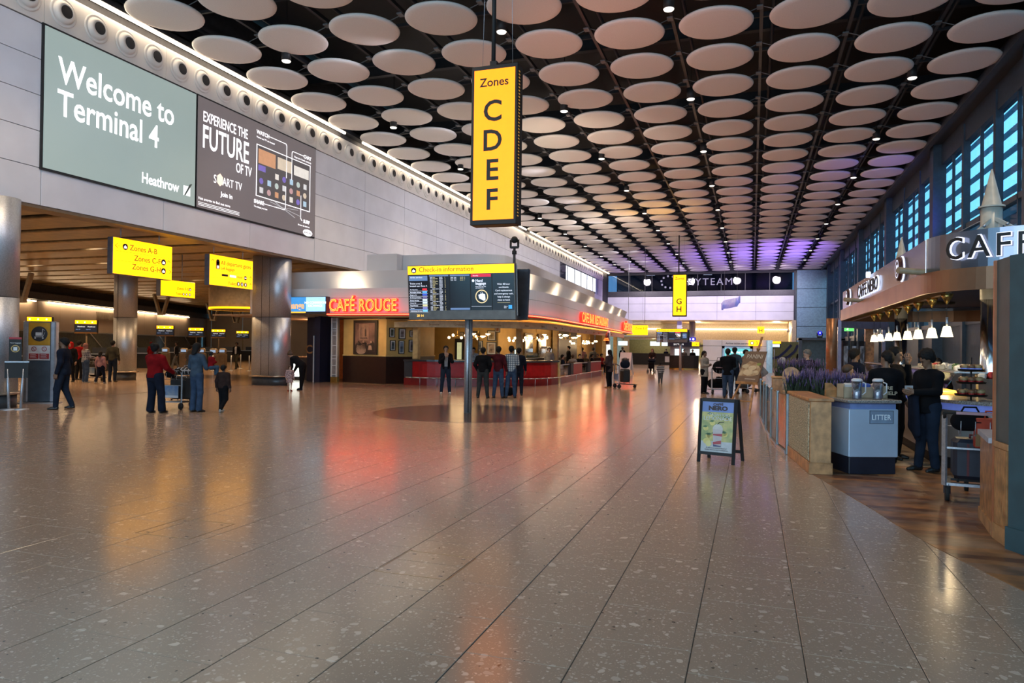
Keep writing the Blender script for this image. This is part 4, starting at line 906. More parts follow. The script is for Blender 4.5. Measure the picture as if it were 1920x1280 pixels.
# chandeliers
def chandelier(x, y, n, r, label, zc=2.25, up=False):
    t = thing('chandelier', label, 'light', (x, y, zc), 0, 'brasserie chandeliers')
    MB().cyl((0, 0, 0), (0, 0, 2.8-zc), .015, 6).build('stem', mat('brass', (.6, .4, .12), .25, .9), t, world=False)
    MB().ball((0, 0, 0), .05, 10, 6).build('hub', _M['brass'], t, world=False)
    for k in range(n):
        a = 2*PI*k/n+.4; q = (r*math.cos(a), r*math.sin(a), -.05 if k % 2 else .07)
        MB().tube([(0, 0, 0), (q[0]*.6, q[1]*.6, -.1), q], .008, 6).build('arm', _M['brass'], t, world=False)
        if up: MB().lathe([(.03, 0), (.13, .07), (.12, .09), (0, .05)], (q[0], q[1], q[2]), 12).build('shade', warmlamp, t, world=False)
        else: MB().ball((q[0], q[1], q[2]-.07), .068, 10, 7).build('globe', warmlamp, t, world=False)
chandelier(-14.2, 33.6, 6, .42, 'globe chandelier left of the steel pole inside the brasserie')
chandelier(-13.3, 34.2, 6, .5, 'bright chandelier just left behind the steel pole', 2.2, True)
chandelier(-11.5, 35.6, 9, .6, 'large multi-globe chandelier over the bar, right of the steel pole', 2.15)
chandelier(-11.1, 37.2, 9, .6, 'multi-globe chandelier with mixed shades above the group of men', 2.2)
chandelier(-10.9, 40.2, 5, .65, 'wide saucer-shade chandelier at mid bar', 2.3, True)
chandelier(-10.7, 43.2, 6, .55, 'saucer-shade chandelier over the seated diners', 2.3, True)
chandelier(-10.8, 46.2, 8, .6, 'tall globe chandelier near the dining tables', 2.1)
chandelier(-10.7, 48.8, 7, .5, 'farthest globe chandelier of the brasserie', 2.15)
for x, y, e in ((-14, 33.3, 20), (-11.4, 36.2, 24), (-11.2, 42, 32), (-11.0, 48, 36), (-11.2, 54.5, 36)):
    lamp('chandelier_light', 'POINT', (x, y, 1.95), e, (1, .66, .34), shadow_soft_size=.4)
lamp('wall_wash', 'SPOT', (-16.2, 26.6, 2.8), 120, (1, .62, .3), aim=(-16.2, 28.3, 1.5), spot_size=2.0, spot_blend=.9, shadow_soft_size=.1)
# bar back fittings: bottles, glasses, machine
bk = thing('back_bar', 'dark back bar with coffee machine behind the red counter', 'bar', (-11.9, 40.5, 0))
MB().bev(-.35, .35, -3.5, 3.5, 0, 1.05, .02).build('cabinet', wd, bk, world=False); MB().box(-.4, .4, -3.55, 3.55, 1.05, 1.1).build('worktop', steel, bk, world=False)
MB().bev(-.25, .25, 1.0, 2.0, 1.1, 1.65, .04).build('coffee_machine', chrome, bk, world=False); MB().bev(-.2, .2, 1.1, 1.9, 1.65, 1.75, .03).build('cup_tray', steel, bk, world=False)
bt_ = MB().lathe([(.035, 0), (.038, .02), (.038, .18), (.015, .24), (.014, .30), (0, .30)], n=10)
b0 = None
for k in range(16):
    p = (-11.75+.1*(k % 2), 37.3+k*.16, 1.1)
    lb = 'dark glass bottle standing in the row on the back bar'
    if b0 is None: b0 = bt_.build('bottle', glass('bottle_glass', (.25, .3, .2), .25), None); b0.location = p; tag(b0, lb, 'bottle', 'bottles on the back bar')
    else: c = b0.copy(); COL.objects.link(c); c.location = p
for k, y in enumerate((38.7, 38.9)):
    t = thing('beer_tap', ('nearer' if k == 0 else 'farther')+' chrome beer tap on the bar counter', 'tap', (-11.0, y+.3, 1.1)); MB().cyl((0, 0, 0), (0, 0, .35), .05, 12).build('column', chrome, t, world=False); MB().bar((0, 0, .35), (-.1, 0, .52), .03, .03).build('lever', white, t, world=False)
ht = thing('counter_block', 'dark inner counter of the brasserie carrying the beer taps', 'counter', (-11.1, 41, 0)); MB().bev(-.18, .18, -2.6, 2.8, 0, 1.06, .02).build('body', wd, ht, world=False); MB().box(-.2, .2, -2.65, 2.85, 1.06, 1.1).build('worktop', mat('dark_granite', (.05, .045, .045), .15), ht, world=False)
# monitor on the counter
mt = thing('till_screen', 'small bright till screen behind the men reading the board', 'screen', (-11.1, 33.9, 1.1), math.radians(40)); MB().bev(-.17, .17, -.02, .03, .15, .5, .01).build('case', dark, mt, world=False); MB().box(-.13, .13, -.025, -.02, .2, .46).build('display', emi('till_white', (.8, 1, .8), 1.2), mt, world=False); MB().cyl((0, 0, 0), (0, 0, .18), .03, 8).build('stand', dark, mt, world=False)
MB().strip([(-12.6, 33.4), (-10.3, 35.2)], 0, 1.05, thick=.4).build('till_counter', wd, cf); 
# oval sign and menu at the far entrance
t = thing('projecting_sign', 'dark red oval sign on a white column near the pavilion tip', 'sign', (-8.55, 44.3, 0)); MB().cyl((0, .35, 0), (0, .35, 2.8), .09, 12).build('post', white, t, world=False); MB().lathe([(0, -.08), (.36, -.08), (.40, 0), (.36, .08), (0, .08)], (0, 0, 2.3), 24, axis='x').build('disc_sign', mat('sign_maroon', (.10, .01, .01), .35), t, world=False)
MB().box(-.02, .02, .1, .35, 2.28, 2.32).build('bracket', dark, t, world=False); text(t, 'CAFE\nROUGE', -.0, 2.25, .1, neonc, y=-.42, align='CENTER'); MB().box(-.12, .12, .2, .24, 1.1, 1.9).build('lit_menu', emi('menu_white', (1, .95, .85), 1.3), t, world=False)
# white A-frame blackboard
t = thing('a_frame_board', 'white A-frame with a small blackboard outside the pavilion', 'sign', (-7.8, 46.8, 0), math.radians(-12))
for s in (-1, 1):
    b = MB()
    for x in (-.36, .36): b.bar((x, s*.35, 0), (x, s*.03, 1.42), .06, .03)
    b.build('leg_frame', white, t, world=False); V = [(-.36, s*.28, .28), (.36, s*.28, .28), (.36, s*.03, 1.42), (-.36, s*.03, 1.42)]
    MB().add(V+[(a, b_-.02*s, c) for a, b_, c in V], [(0, 1, 2, 3), (7, 6, 5, 4), (0, 4, 5, 1), (3, 2, 6, 7)]).build('panel', white, t, world=False)
MB().add([(-.26, -.262, .45), (.26, -.262, .45), (.26, -.12, 1.03), (-.26, -.12, 1.03)], [(0, 1, 2, 3)]).build('blackboard', mat('slate', (.03, .04, .05), .5), t, world=False)
# ================================================================ currency exchange next door
ex = struct('wall_exchange', (-19.5, 28.5, 0))
MB().box(-19.45, -18.35, 28.3, 28.5, 0, 2.95).box(-18.6, -18.3, 27.6, 28.5, 0, 2.95).build('front_panel', navy, ex)
MB().box(-22.8, -19.4, 33.4, 33.6, 0, 2.95).build('rear_wall', mat('night_blue', (.005, .012, .06), .5), ex)
MB().box(-19.5, -19.4, 28.5, 33.5, 0, 2.95).build('side_wall', mat('orange_wall', (.75, .20, .05), .5), ex)
MB().box(-21.2, -20.6, 32.6, 32.8, 0, 2.95).build('orange_panel', _M['orange_wall'], ex)
MB().box(-22.8, -18.4, 26, 33.5, 2.93, 2.98).build('booth_ceiling', mat('booth_ceiling', (.3, .2, .13), .6), ex)
MB().bev(-22.6, -19.9, 29.2, 29.9, 0, 1.05, .02).build('counter', mat('counter_dark', (.04, .035, .04), .4), ex); MB().box(-22.7, -19.85, 29.1, 30, 1.05, 1.1).build('counter_top', mat('counter_beige', (.4, .3, .2), .4), ex)
MB().box(-21.0, -20.3, 29.16, 29.19, .15, .9).build('lit_panel', emi('counter_lit', (.95, 1, .9), 2.2), ex)
dw = MB(); dw.box(-19.05, -19.0, 28.24, 28.3, 0, 2.08).box(-18.62, -18.58, 27.55, 27.6, 0, 2.08).box(-19.05, -18.6, 28.24, 28.3, 2.03, 2.08); dw.build('door_frame', white, ex)
MB().box(-19.0, -18.6, 28.26, 28.3, 0, 2.03).build('door', navy, ex); MB().box(-18.97, -18.63, 28.245, 28.26, .05, .25).build('kick_plate', mat('brass', (.6, .4, .12), .25, .9), ex)
t_ = text(ex, 'C', -19.2+19.5-.35+.05, 1.28, .55, oakl, y=28.24-28.5, bold=.01); text(ex, 'Currency', .58, 1.17, .09, oakl, y=-.26)
xs = thing('exchange_sign', 'bright blue lit exchange sign with orange lettering', 'sign', (-18.6, 25.6, 3.0))
MB().box(-1.6, 1.98, -.1, .15, -.02, .68).build('case', dark, xs, world=False); MB().box(-1.58, 1.93, -.115, -.1, .06, .66).build('face', emi('exchange_blue', (.05, .27, .62), 1.0), xs, world=False); MB().box(-1.58, .98, -.117, -.1, .0, .055).build('orange_edge', emi('edge_orange', (1, .5, .05), 1.2), xs, world=False)
MB().box(1.0, 1.93, -.118, -.115, .06, .66).build('pale_panel', emi('exchange_pale', (.35, .62, .85), 1.1), xs, world=False)
text(xs, 'Exchange', .92, .18, .40, emi('edge_orange2', (1, .45, .12), 1.1), y=-.12, align='RIGHT', sx=.8, bold=.008); text(xs, 'Bureau de', .0, .5, .16, whitep, y=-.12, align='RIGHT')
text(xs, 'NO COMMISSION\nEXCHANGE', 1.45, .38, .13, whitep, y=-.122, align='CENTER', bold=.003)
MB().bev(-17.95, -17.6, 27.9, 28.1, 0, .25, .02).build('pilaster_base', mat('brass', (.6, .4, .12), .25, .9), cf)
lt = MB()
for x in (-17.93, -17.66): lt.box(x, x+.04, 27.9, 28.0, .25, 2.9)
for z in (.35, .75, 1.05, 1.2, 1.65, 2.1, 2.3, 2.4, 2.7): lt.box(-17.93, -17.62, 27.92, 27.98, z, z+.025)
lt.build('lattice_pilaster', white, cf); MB().box(-17.93, -17.62, 27.97, 28.1, .25, 2.9).build('pilaster_glass', mat('pilaster_grey', (.25, .22, .22), .3), cf)
lamp('booth_light', 'POINT', (-20.8, 30.8, 2.7), 130, (1, .6, .3), shadow_soft_size=.1)
# tan drum over the exchange
dm = thing('drum_bulkhead', 'tan curved drum bulkhead hanging left of the big column', 'bulkhead', (-24.0, 29.5, 3.35)); MB().lathe([(0, .05), (1.5, .05), (1.55, 0), (1.6, .05), (1.6, 1.05), (0, 1.05)], n=36).build('drum', mat('drum_tan', (.55, .40, .20), .5), dm, world=False); MB().lathe([(1.61, 0), (1.61, .1)], n=36).build('yellow_rim', yel, dm, world=False)
for s in (-1, 1): MB().cyl((s, 0, 1.05), (s, 0, 2.4), .03, 6).build('rod', steel, dm, world=False)
# ================================================================ coffee bar on the right
bp = [(2.63, 12.75), (2.66, 12.5), (2.78, 12.2), (3.0, 11.92), (3.3, 11.7), (3.8, 11.5), (4.5, 11.38), (5.3, 11.5), (6.1, 12.0), (6.5, 12.8), (6.6, 13.8), (6.6, 22.6), (6.3, 23.5), (5.6, 24.1), (4.6, 24.3), (3.6, 24.1), (2.9, 23.8), (2.63, 23.5)]
bp = smooth(bp, 3)
cn = thing('canopy', 'ring-shaped brushed metal canopy over the coffee bar', 'canopy', (4.6, 17.5, 2.6))
bm = mat('canopy_steel', (.20, .22, .27), .22, .95, noise=.05, scale=2); cb = mat('canopy_bronze', (.30, .16, .09), .35, .6, noise=.08, scale=2)
MB().strip(bp, 2.92, 3.46, closed=True, thick=-.06).build('upper_band', bm, cn)
MB().strip(bp, 2.60, 2.92, closed=True, off0=-.07, off1=-.07, thick=-.05).build('lower_band', cb, cn)
MB().prism([(4.6+(x-4.6)*.93, 17.8+(y-17.8)*.975) for x, y in bp], 3.0, 3.06).build('deck', mat('deck_blue', (.012, .025, .10), .5), cn)
MB().box(2.57, 2.62, 12.7, 12.73, 2.92, 3.46).build('edge_seam', chrome, cn)
for q in ((3.6, 13.3), (3.6, 20.2)):
    for a in (.6, 1.9, 3.6, 5.0): MB().cyl((q[0], q[1], 2.9), (q[0]+1.6*math.cos(a), q[1]+1.6*math.sin(a), 2.98), .05, 8).build('deck_strut', mat('tan_strut', (.3, .22, .13), .5), cn)
for i, q in enumerate(((3.62, 13.3), (3.62, 20.6))):
    p = cn; c0 = (q[0]-4.6, q[1]-17.5, -2.6)
    MB().cyl((q[0], q[1], 0), (q[0], q[1], 2.55), .14, 24).build('pole', chrome, p)
    mm = mat('mast_cream', (.50, .48, .42), .35); MB().cyl((q[0], q[1], 2.55), (q[0], q[1], 4.02), .15, 24).build('mast', mm, p)
    MB().lathe([(.185, 0), (.185, .03), (.14, .04), (.012, .62), (0, .62)], (q[0], q[1], 4.02), 24).build('cone', mm, p)
    for a, b in (((0, -.1, 3.85), (-.5, -.25, 3.38)), ((0, -.1, 3.85), (.42, -.7, 3.38))):
        a = (a[0]+q[0], a[1]+q[1], a[2]); b = (b[0]+q[0], b[1]+q[1], b[2]); MB().bar(a, b, .06, .05).build('brace', mm, p)
        for f in (.3, .7): MB().ball((a[0]+(b[0]-a[0])*f, a[1]+(b[1]-a[1])*f-.05, a[2]+(b[2]-a[2])*f), .028, 8, 6).build('bolt', steel, p)
    MB().cyl((q[0], q[1], 3.9), (q[0]-.9, q[1]+(3.0 if i == 0 else -3), 3.45), .008, 5).build('stay_wire', steel, p)
# lettering on the canopy
halo = emi('halo_white', (.75, .8, 1.0), 1.4)
def canlet(s, x, y, z, ang, size, label=None, par=None, bold=.02, sx=1.0, back=True):
    o = []
    a = text(par, s, 0, 0, size, halo, y=0, ext=.01, bold=bold, sx=sx, name='halo_letter'); b = text(par, s, 0, 0, size, black, y=-.025, ext=.008, bold=.002, sx=sx, name='dark_letter')
    for q in (a, b): q.location = (x-par.location.x, y-par.location.y, z-par.location.z); q.rotation_euler = (0, 0, ang)
big = cn
for s, px, wd_ in (('C', 1785, 0), ('A', 1824, 0), ('F', 1869, 0), ('F', 1906, 0)):
    best = None
    for k in range(2000):
        u = k/2000*21; i = int(u); f = u-i; x = bp[i][0]+(bp[i+1][0]-bp[i][0])*f; y = bp[i][1]+(bp[i+1][1]-bp[i][1])*f
        d = ray(px, 480); e = abs(x/y-d.x/d.y)
        if best is None or e < best[0]: best = (e, x, y, math.atan2(bp[i+1][1]-bp[i][1], bp[i+1][0]-bp[i][0]))
    _, x, y, a = best; canlet(s, x+.10*math.sin(a), y-.10*math.cos(a), 3.06, a, .45, par=big, bold=.012, sx=.98)
sd = cn
canlet('CAFFE NERO', 2.54, 19.9, 3.03, -PI/2, .42, par=sd, bold=.02, sx=1.25)
MB().lathe([(0, -.06), (.07, -.06), (.07, .03), (0, .03)], (2.55, 18.3, 3.47), 12, axis='x').build('crest_dot', halo, sd)
for i, (y, lb) in enumerate(((14.55, 'nearer round lit emblem on the side of the canopy'), (21.9, 'farther round lit emblem on the side of the canopy'))):
    e_ = MB().lathe([(0, 0), (.235, 0), (.235, .05), (0, .05)], (0, -.04, 0), 28, axis='y').build('round_emblem', halo, cn, world=False); e_.location = (2.6-4.6, y-17.5, 3.2-2.6); e_.rotation_euler = (0, 0, -PI/2); e_['label'] = lb
    MB().lathe([(0, -.06), (.215, -.06), (.22, 0), (0, 0)], (0, -.05, 0), 28, axis='y').build('face', mat('emblem_maroon', (.06, .012, .01), .4), e_, world=False)
    r_ = MB(); ringm(r_, 0, 0, .15, .165, -.115); r_.build('emblem_ring', halo, e_, world=False); text(e_, 'N', -.075, -.075, .22, halo, y=-.116)
def sidewords(s, y, size=.11):
    o = text(cn, s, 0, 0, size, mat('gold_print', (.75, .62, .25), .4, emit=(.7, .55, .2), es=.5), y=0, sx=.9); o.location = (2.695-4.6-.065, y-17.5, 2.72-2.6); o.rotation_euler = (0, 0, -PI/2)
sidewords('ESPRESSO BAR', 15.6, .13); sidewords('THE ITALIAN COFFEE CO', 20.3, .13); sidewords('ESPRESSO BAR', 23.0, .13)
MB().box(2.80, 2.88, 12.5, 23.5, 2.60, 3.0).build('lamp_rail', cb, cn)
# pendant lamps
pl0 = None
for i, y in enumerate((12.57, 13.54, 14.57, 15.5, 16.56, 17.5, 18.6, 19.5)):
    t = thing('pendant_lamp', 'white glass pendant lamp, %s of the row under the canopy counted from the near end' % 'first second third fourth fifth sixth seventh eighth'.split()[i], 'light', (2.84, y, 2.6), group='pendant lamps over the bar')
    MB().lathe([(.0, 0), (.09, 0), (.07, -.06), (.01, -.16), (0, -.16)], n=14).build('ceiling_cone', mat('brass', (.6, .4, .12), .25, .9), t, world=False)
    MB().cyl((0, 0, -.16), (0, 0, -.36), .004, 5).build('cord', black, t, world=False); MB().cyl((0, 0, -.36), (0, 0, -.52), .022, 10, .014).build('stem', steel, t, world=False)
    MB().lathe([(.045, -.50), (.055, -.52), (.088, -.665), (.0, -.665)], n=16).build('shade', emi('shade_glow', (1, .86, .55), 1.9), t, world=False)
    if i % 2 == 0: lamp('pendant_light', 'POINT', (2.84, y, 1.85), 14, (1, .75, .42), shadow_soft_size=.06)
# serving counter
sp_ = [(2.6, 23.2), (2.6, 16.5), (2.6, 12.5), (2.66, 12.1), (2.85, 11.78), (3.15, 11.55), (3.7, 11.4), (4.6, 11.35)]
sc = thing('serving_counter', 'curved metal serving counter with a granite top under the canopy', 'counter', (3.2, 14, 0))
cm_ = mat('counter_metal', (.34, .34, .33), .28, .6, noise=.04, scale=1.5); gr = mat('grey_granite', (.26, .24, .22), .25, noise=.3, scale=60)
MB().strip(sp_, 0, .17, off0=.06, off1=.06, thick=.5).build('kick', black, sc); MB().strip(sp_, .17, .86, thick=.6).build('front', cm_, sc)
MB().strip(sp_, .86, .96, off0=.03, off1=.03, thick=.5).build('lit_blue_band', mat('blue_band', (.14, .2, .5), .4, emit=(.08, .12, .4), es=.5), sc); MB().strip(sp_, .96, 1.01, off0=-.05, off1=-.05, thick=.8).build('granite_top', gr, sc)
gl = glass('display_glass', (.85, .9, .9), .12)
MB().strip([(2.78, 22), (2.78, 16), (2.78, 12.7)], 1.01, 1.38, off0=0, off1=.22, thick=.01).build('display_glass', gl, sc); MB().strip([(2.95, 22), (2.95, 16), (2.95, 12.7)], 1.38, 1.40, off0=.02, off1=.02, thick=.45).build('display_shelf', steel, sc)
MB().strip([(3.32, 11.83), (4.6, 11.65)], 1.01, 1.42, thick=.01).build('display_glass', gl, sc); MB().tube([(3.32, 11.82, 1.01), (3.32, 11.82, 1.42), (4.6, 11.64, 1.42)], .012, 6).build('display_frame', steel, sc)
MB().strip([(3.3, 12.7), (5, 12.4)], 1.0, 1.30, thick=.4).build('rear_shelf', mat('shelf_wood', (.12, .06, .03), .4), sc); 
lamp('display_light', 'POINT', (3.1, 14.0, 1.33), 16, (1, .72, .3), shadow_soft_size=.1)
MB().box(2.95, 3.3, 13.3, 15.0, 1.02, 1.05).build('lit_tray', emi('tray_glow', (1, .55, .08), 1.2), sc)
random.seed(21)
pk = [mat('pack_%s' % n, c, .5) for n, c in (('cream', (.5, .42, .3)), ('red', (.4, .03, .03)), ('brown', (.2, .09, .04)), ('green', (.1, .2, .06)), ('white', (.55, .55, .53)), ('tan', (.4, .26, .12)))]
pn = 'cream red brown green white tan'.split()
protos = {}
for i in range(46):
    k = random.randrange(6); 
    if i < 26: x = 3.0+random.random()*.35; y = 12.3+i*.13; z = 1.40 if i > 3 else 1.02; z = 1.40
    else: x = 3.35+(i-26) % 10*.13; y = 12.72+.12*((i-26)//10)-.02; z = 1.30
    if x < 3.1 and y < 12.7: x = 3.2
    if y < 12.72 and i < 26: continue
    if k not in protos:
        o = MB().bev(-.055, .055, -.05, .05, 0, .09, .02).build('snack_pack', pk[k], None); o.location = (x, y, z); tag(o, 'small %s wrapped snack pack heaped on the bar display' % pn[k], 'snack', pn[k]+' snack packs on the bar'); protos[k] = o
    else: c = protos[k].copy(); COL.objects.link(c); c.location = (x, y, z); c.rotation_euler = (0, 0, random.random()*3); c.scale = (1, 1, .8+random.random()*.5)
# three-tier muffin rack
mr = thing('muffin_rack', 'three-tier wire rack of wrapped muffins on the counter', 'rack', (3.02, 11.98, 1.01))
MB().cyl((0, 0, 0), (0, 0, .62), .012, 8).build('stem', black, mr, world=False)
for k, (z, r) in enumerate(((.06, .2), (.24, .18), (.42, .16))):
    MB().lathe([(0, 0), (r, 0), (r+.01, .03)], (0, 0, z), 20).build('tray', mat('wire_dark', (.03, .03, .03), .4, .8), mr, world=False)
    for j in range(7):
        a = j*.9; mf = thing('muffin', 'wrapped muffin with a %s band on the %s tier of the muffin rack' % (('red', 'red', 'blue')[k], ('lowest', 'middle', 'top')[k]), 'muffin', (3.02+(r-.06)*math.cos(a), 11.98+(r-.06)*math.sin(a), 1.01+z+.01), group='muffins on the %s tier' % ('lowest', 'middle', 'top')[k])
        MB().cyl((0, 0, 0), (0, 0, .05), .03, 10, .04).build('band', mat(('red', 'red', 'blue')[k]+'_band', ((.4, .02, .02), (.4, .02, .02), (.03, .08, .35))[k], .4), mf, world=False); MB().ball((0, 0, .055), .045, 10, 6, (1, 1, .8)).build('cake', pk[2 if j % 2 else 5], mf, world=False)
# glass barrier with metal posts
gb = thing('glass_barrier', 'curved low barrier of glass panels and flat steel posts beside the seating', 'barrier', (.35, 15.5, 0))
gp = [(.56, 12.55), (.44, 13.5), (.36, 14.6), (.30, 15.9), (.27, 17.3), (.22, 19.0)]
for i, (a, b) in enumerate(zip(gp[:-1], gp[1:])):
    L = math.dist(a, b); d = ((b[0]-a[0])/L, (b[1]-a[1])/L)
    MB().strip([(a[0]+d[0]*.06, a[1]+d[1]*.06), (b[0]-d[0]*.06, b[1]-d[1]*.06)], .08, .96, thick=.012).build('glass_panel', glass('barrier_glass', (.62, .70, .70), .25), gb)
    MB().strip([(a[0]+d[0]*.06, a[1]+d[1]*.06), (b[0]-d[0]*.06, b[1]-d[1]*.06)], .0, .05, thick=.03).build('floor_track', alu, gb)
for a in gp: MB().bev(a[0]-.025, a[0]+.025, a[1]-.05, a[1]+.05, 0, .99, .008).build('post', mat('barrier_steel', (.22, .24, .25), .3, .8), gb)
# timber divider with wicker face
ang = math.atan2(12.40-10.70, .58-.77)
dv = thing('timber_divider', 'low light-oak divider with a woven cream side panel next to the litter bin', 'divider', (.775, 10.69, 0), ang-PI/2)
wk = mat('wicker', (.52, .42, .27), .7, noise=.35, scale=55, bump=.6)
MB().bev(0, .27, 0, 1.75, 0, 1.0, .004).build('body', oakl, dv, world=False); MB().bev(-.012, 0, .06, 1.70, .17, .98, .004).build('woven_panel', wk, dv, world=False)
MB().bev(-.02, .29, -.02, 1.75, 0, .16, .006).build('skirting', oak, dv, world=False); MB().bev(-.03, .30, -.03, 1.78, 1.0, 1.045, .008).build('top_cap', oak, dv, world=False)
wv = MB()
for r in range(34):
    z = .19+r*.023
    for c in range(16): wv.box(-.017-(.003 if (r+c) % 2 else 0), -.012, .08+c*.1, .17+c*.1, z, z+.018)
wv.build('weave', wk, dv, world=False, kind='stuff')
# litter bin counter
lb_ = thing('litter_bin', 'silver litter bin cabinet with a stone top and a LITTER flap', 'bin', (1.475, 11.29, 0), math.radians(21))
sv = mat('bin_silver', (.46, .56, .70), .36, .35, noise=.03, scale=2)
MB().bev(-.33, .33, -.33, .33, 0, .24, .01).build('plinth', mat('bin_plinth', (.012, .014, .025), .35), lb_, world=False)
MB().bev(-.345, .35, -.35, .345, .24, .90, .008).build('cabinet', sv, lb_, world=False); MB().box(-.32, .33, -.32, .32, .90, .985).build('recess_band', mat('bin_blue', (.2, .28, .55), .35, .3), lb_, world=False)
MB().bev(-.38, .385, -.385, .38, .985, 1.03, .01).build('stone_top', gr, lb_, world=False)
fl = MB()
for a, b, c, d in ((-.06, .28, .875, .885), (-.06, .28, .70, .71), (-.06, -.05, .70, .885), (.27, .28, .70, .885)): fl.box(a, b, -.358, -.35, c, d)
fl.build('flap_rim', mat('flap_dark', (.12, .15, .2), .4), lb_, world=False); MB().box(-.05, .27, -.354, -.35, .71, .875).build('flap', mat('flap_blue', (.26, .34, .46), .4, .3), lb_, world=False)
text(lb_, 'LITTER', -.03, .755, .105, mat('litter_print', (.88, .93, 1.0), .6), y=-.357, sx=.85)
def onbin(lx, ly): a = math.radians(21); return (1.475+lx*math.cos(a)-ly*math.sin(a), 11.29+lx*math.sin(a)+ly*math.cos(a), 1.03)
jg = glass('clear_plastic', (.82, .85, .92), .25)
for i, (x, y) in enumerate(((-.17, -.22), (.13, -.22))):
    p = onbin(x, y); t = thing('water_tumbler', ('left' if i == 0 else 'right')+' clear plastic dispenser with a white lid on the bin top', 'dispenser', p)
    MB().lathe([(.0, .0), (.062, 0), (.064, .01), (.07, .25), (.066, .25), (.06, .012), (0, .012)], n=20).build('body', jg, t, world=False)
    MB().lathe([(.072, .25), (.074, .27), (.05, .29), (0, .29)], n=20).build('lid', mat('lid_white', (.62, .62, .66), .4), t, world=False)
    MB().cyl((0, 0, .012), (0, 0, .12), .045, 14).build('contents', mat('tumbler_fill', (.5, .5, .55), .4), t, world=False)
    MB().tube([(.07, 0, .24), (.11, 0, .22), (.11, 0, .10), (.07, 0, .06)], .008, 6).build('handle', mat('lid_white', (.62, .62, .66), .4), t, world=False)
p = onbin(.05, .05); t = thing('condiment_box', 'pale wooden compartment box holding napkins behind the dispensers', 'box', p, math.radians(21))
for q in ((-.32, .32, -.1, -.085, 0, .16), (-.32, .32, .085, .1, 0, .20), (-.32, -.305, -.1, .1, 0, .2), (.305, .32, -.1, .1, 0, .16), (-.08, -.07, -.1, .1, 0, .16), (.12, .13, -.1, .1, 0, .16), (-.32, .32, -.1, .1, 0, .012)): MB().box(*q).build('board', mat('pale_ply', (.42, .33, .22), .5), t, world=False)
for i, (x, c, nm) in enumerate(((-.19, (.62, .6, .58), 'white'), (.03, (.04, .10, .4), 'blue'), (.22, (.65, .5, .42), 'pinkish'))):
    q = onbin(.05+x, .05); o = MB().bev(-.08, .08, -.06, .06, .02, .21, .02).build('napkin_pile', mat('napkin_'+nm, c, .7), None); o.location = q; tag(o, nm+' pile of napkins and sachets in the condiment box', 'napkins')
p = onbin(-.30, .25); t = thing('menu_holder', 'small curved wooden menu holder at the left end of the bin top', 'holder', p, math.radians(21)); MB().prism([(-.09, -.03), (.09, -.03), (.09, .02), (-.09, .02)], 0, .10).build('base', oak, t, world=False); MB().add([(-.09, .0, .1), (.09, .0, .1), (.09, 0, .12), (0, 0, .2), (-.09, 0, .2), (-.09, .015, .1), (.09, .015, .1), (.09, .015, .12), (0, .015, .2), (-.09, .015, .2)], [(0, 1, 2, 3, 4), (9, 8, 7, 6, 5)]).build('back', oak, t, world=False)
# lavender troughs
lav = mat('lavender_spike', (.115, .08, .19), .8, noise=.3, scale=30); lst = mat('lavender_stem', (.045, .07, .04), .8, noise=.3, scale=30)
def lavender(x0, y0, x1, y1, z0, h, n, label, base):
    t = thing('lavender_planter', label, 'plant', ((x0+x1)/2, (y0+y1)/2, 0)); rnd = random.Random(n)
    L = math.dist((x0, y0), (x1, y1)); a = math.atan2(y1-y0, x1-x0)
    d = (math.cos(a), math.sin(a)); nn = (-d[1], d[0])
    MB().strip([(x0-nn[0]*.12, y0-nn[1]*.12), (x1-nn[0]*.12, y1-nn[1]*.12)], 0 if base else z0-.3, z0-.12, thick=.26).build('trough', oakl if base else mat('trough_wood', (.28, .13, .08), .45), t)
    MB().strip([(x0-nn[0]*.10, y0-nn[1]*.10), (x1-nn[0]*.10, y1-nn[1]*.10)], z0-.12, z0-.10, thick=.22).build('soil', mat('soil', (.02, .015, .01), .9), t)
    sm, sp2 = MB(), MB()
    for k in range(n):
        u = rnd.random()*L; v = rnd.uniform(-.09, .09); px, py = x0+d[0]*u+nn[0]*v, y0+d[1]*u+nn[1]*v
        lx, ly = rnd.gauss(0, .05), rnd.gauss(0, .05); zz = h*rnd.uniform(.35, 1.0)
        sm.bar((px, py, z0-.11), (px+lx, py+ly, z0+zz*.7), .006, .006)
        for _ in range(2):
            w = rnd.uniform(-.03, .03); b = z0+rnd.uniform(-.05, zz*.5); sm.add([(px, py, b), (px+w, py+.02, b+.09), (px+w*1.6, py-.015, b+.13)], [(0, 1, 2)])
        if k % 3 == 0: sp2.cyl((px+lx, py+ly, z0+zz*.66), (px+lx*1.3, py+ly*1.3, z0+zz), .012, 5, .004)
    sm.build('foliage', lst, t, kind='stuff'); sp2.build('flower_spikes', lav, t, kind='stuff')
    return t
lvA = lavender(1.0, 12.65, 1.88, 13.0, .96, .42, 900, 'nearest trough of purple lavender behind the timber divider', False)
lvB = lavender(.62, 13.4, 1.8, 14.2, .95, .45, 1000, 'middle trough of lavender beside the wooden leaflet rack', False)
lavender(.55, 17.2, 1.5, 17.4, 1.05, .5, 700, 'far lavender trough on a timber box near the grey-haired barista', True)
tr = lvA
for x, y in ((.9, 12.5), (1.95, 12.9), (.85, 12.75), (1.9, 13.15)): MB().box(x-.012, x+.012, y-.012, y+.012, 0, .98).build('post', steel, tr)
MB().strip([(.9, 12.5), (1.95, 12.9)], .5, .94, thick=.01).build('glass', glass('barrier_glass', (.62, .7, .7), .25), tr); MB().strip([(.88, 12.5), (1.95, 12.9)], .64, .66, thick=.3).build('shelf', steel, tr)
t2 = lvB
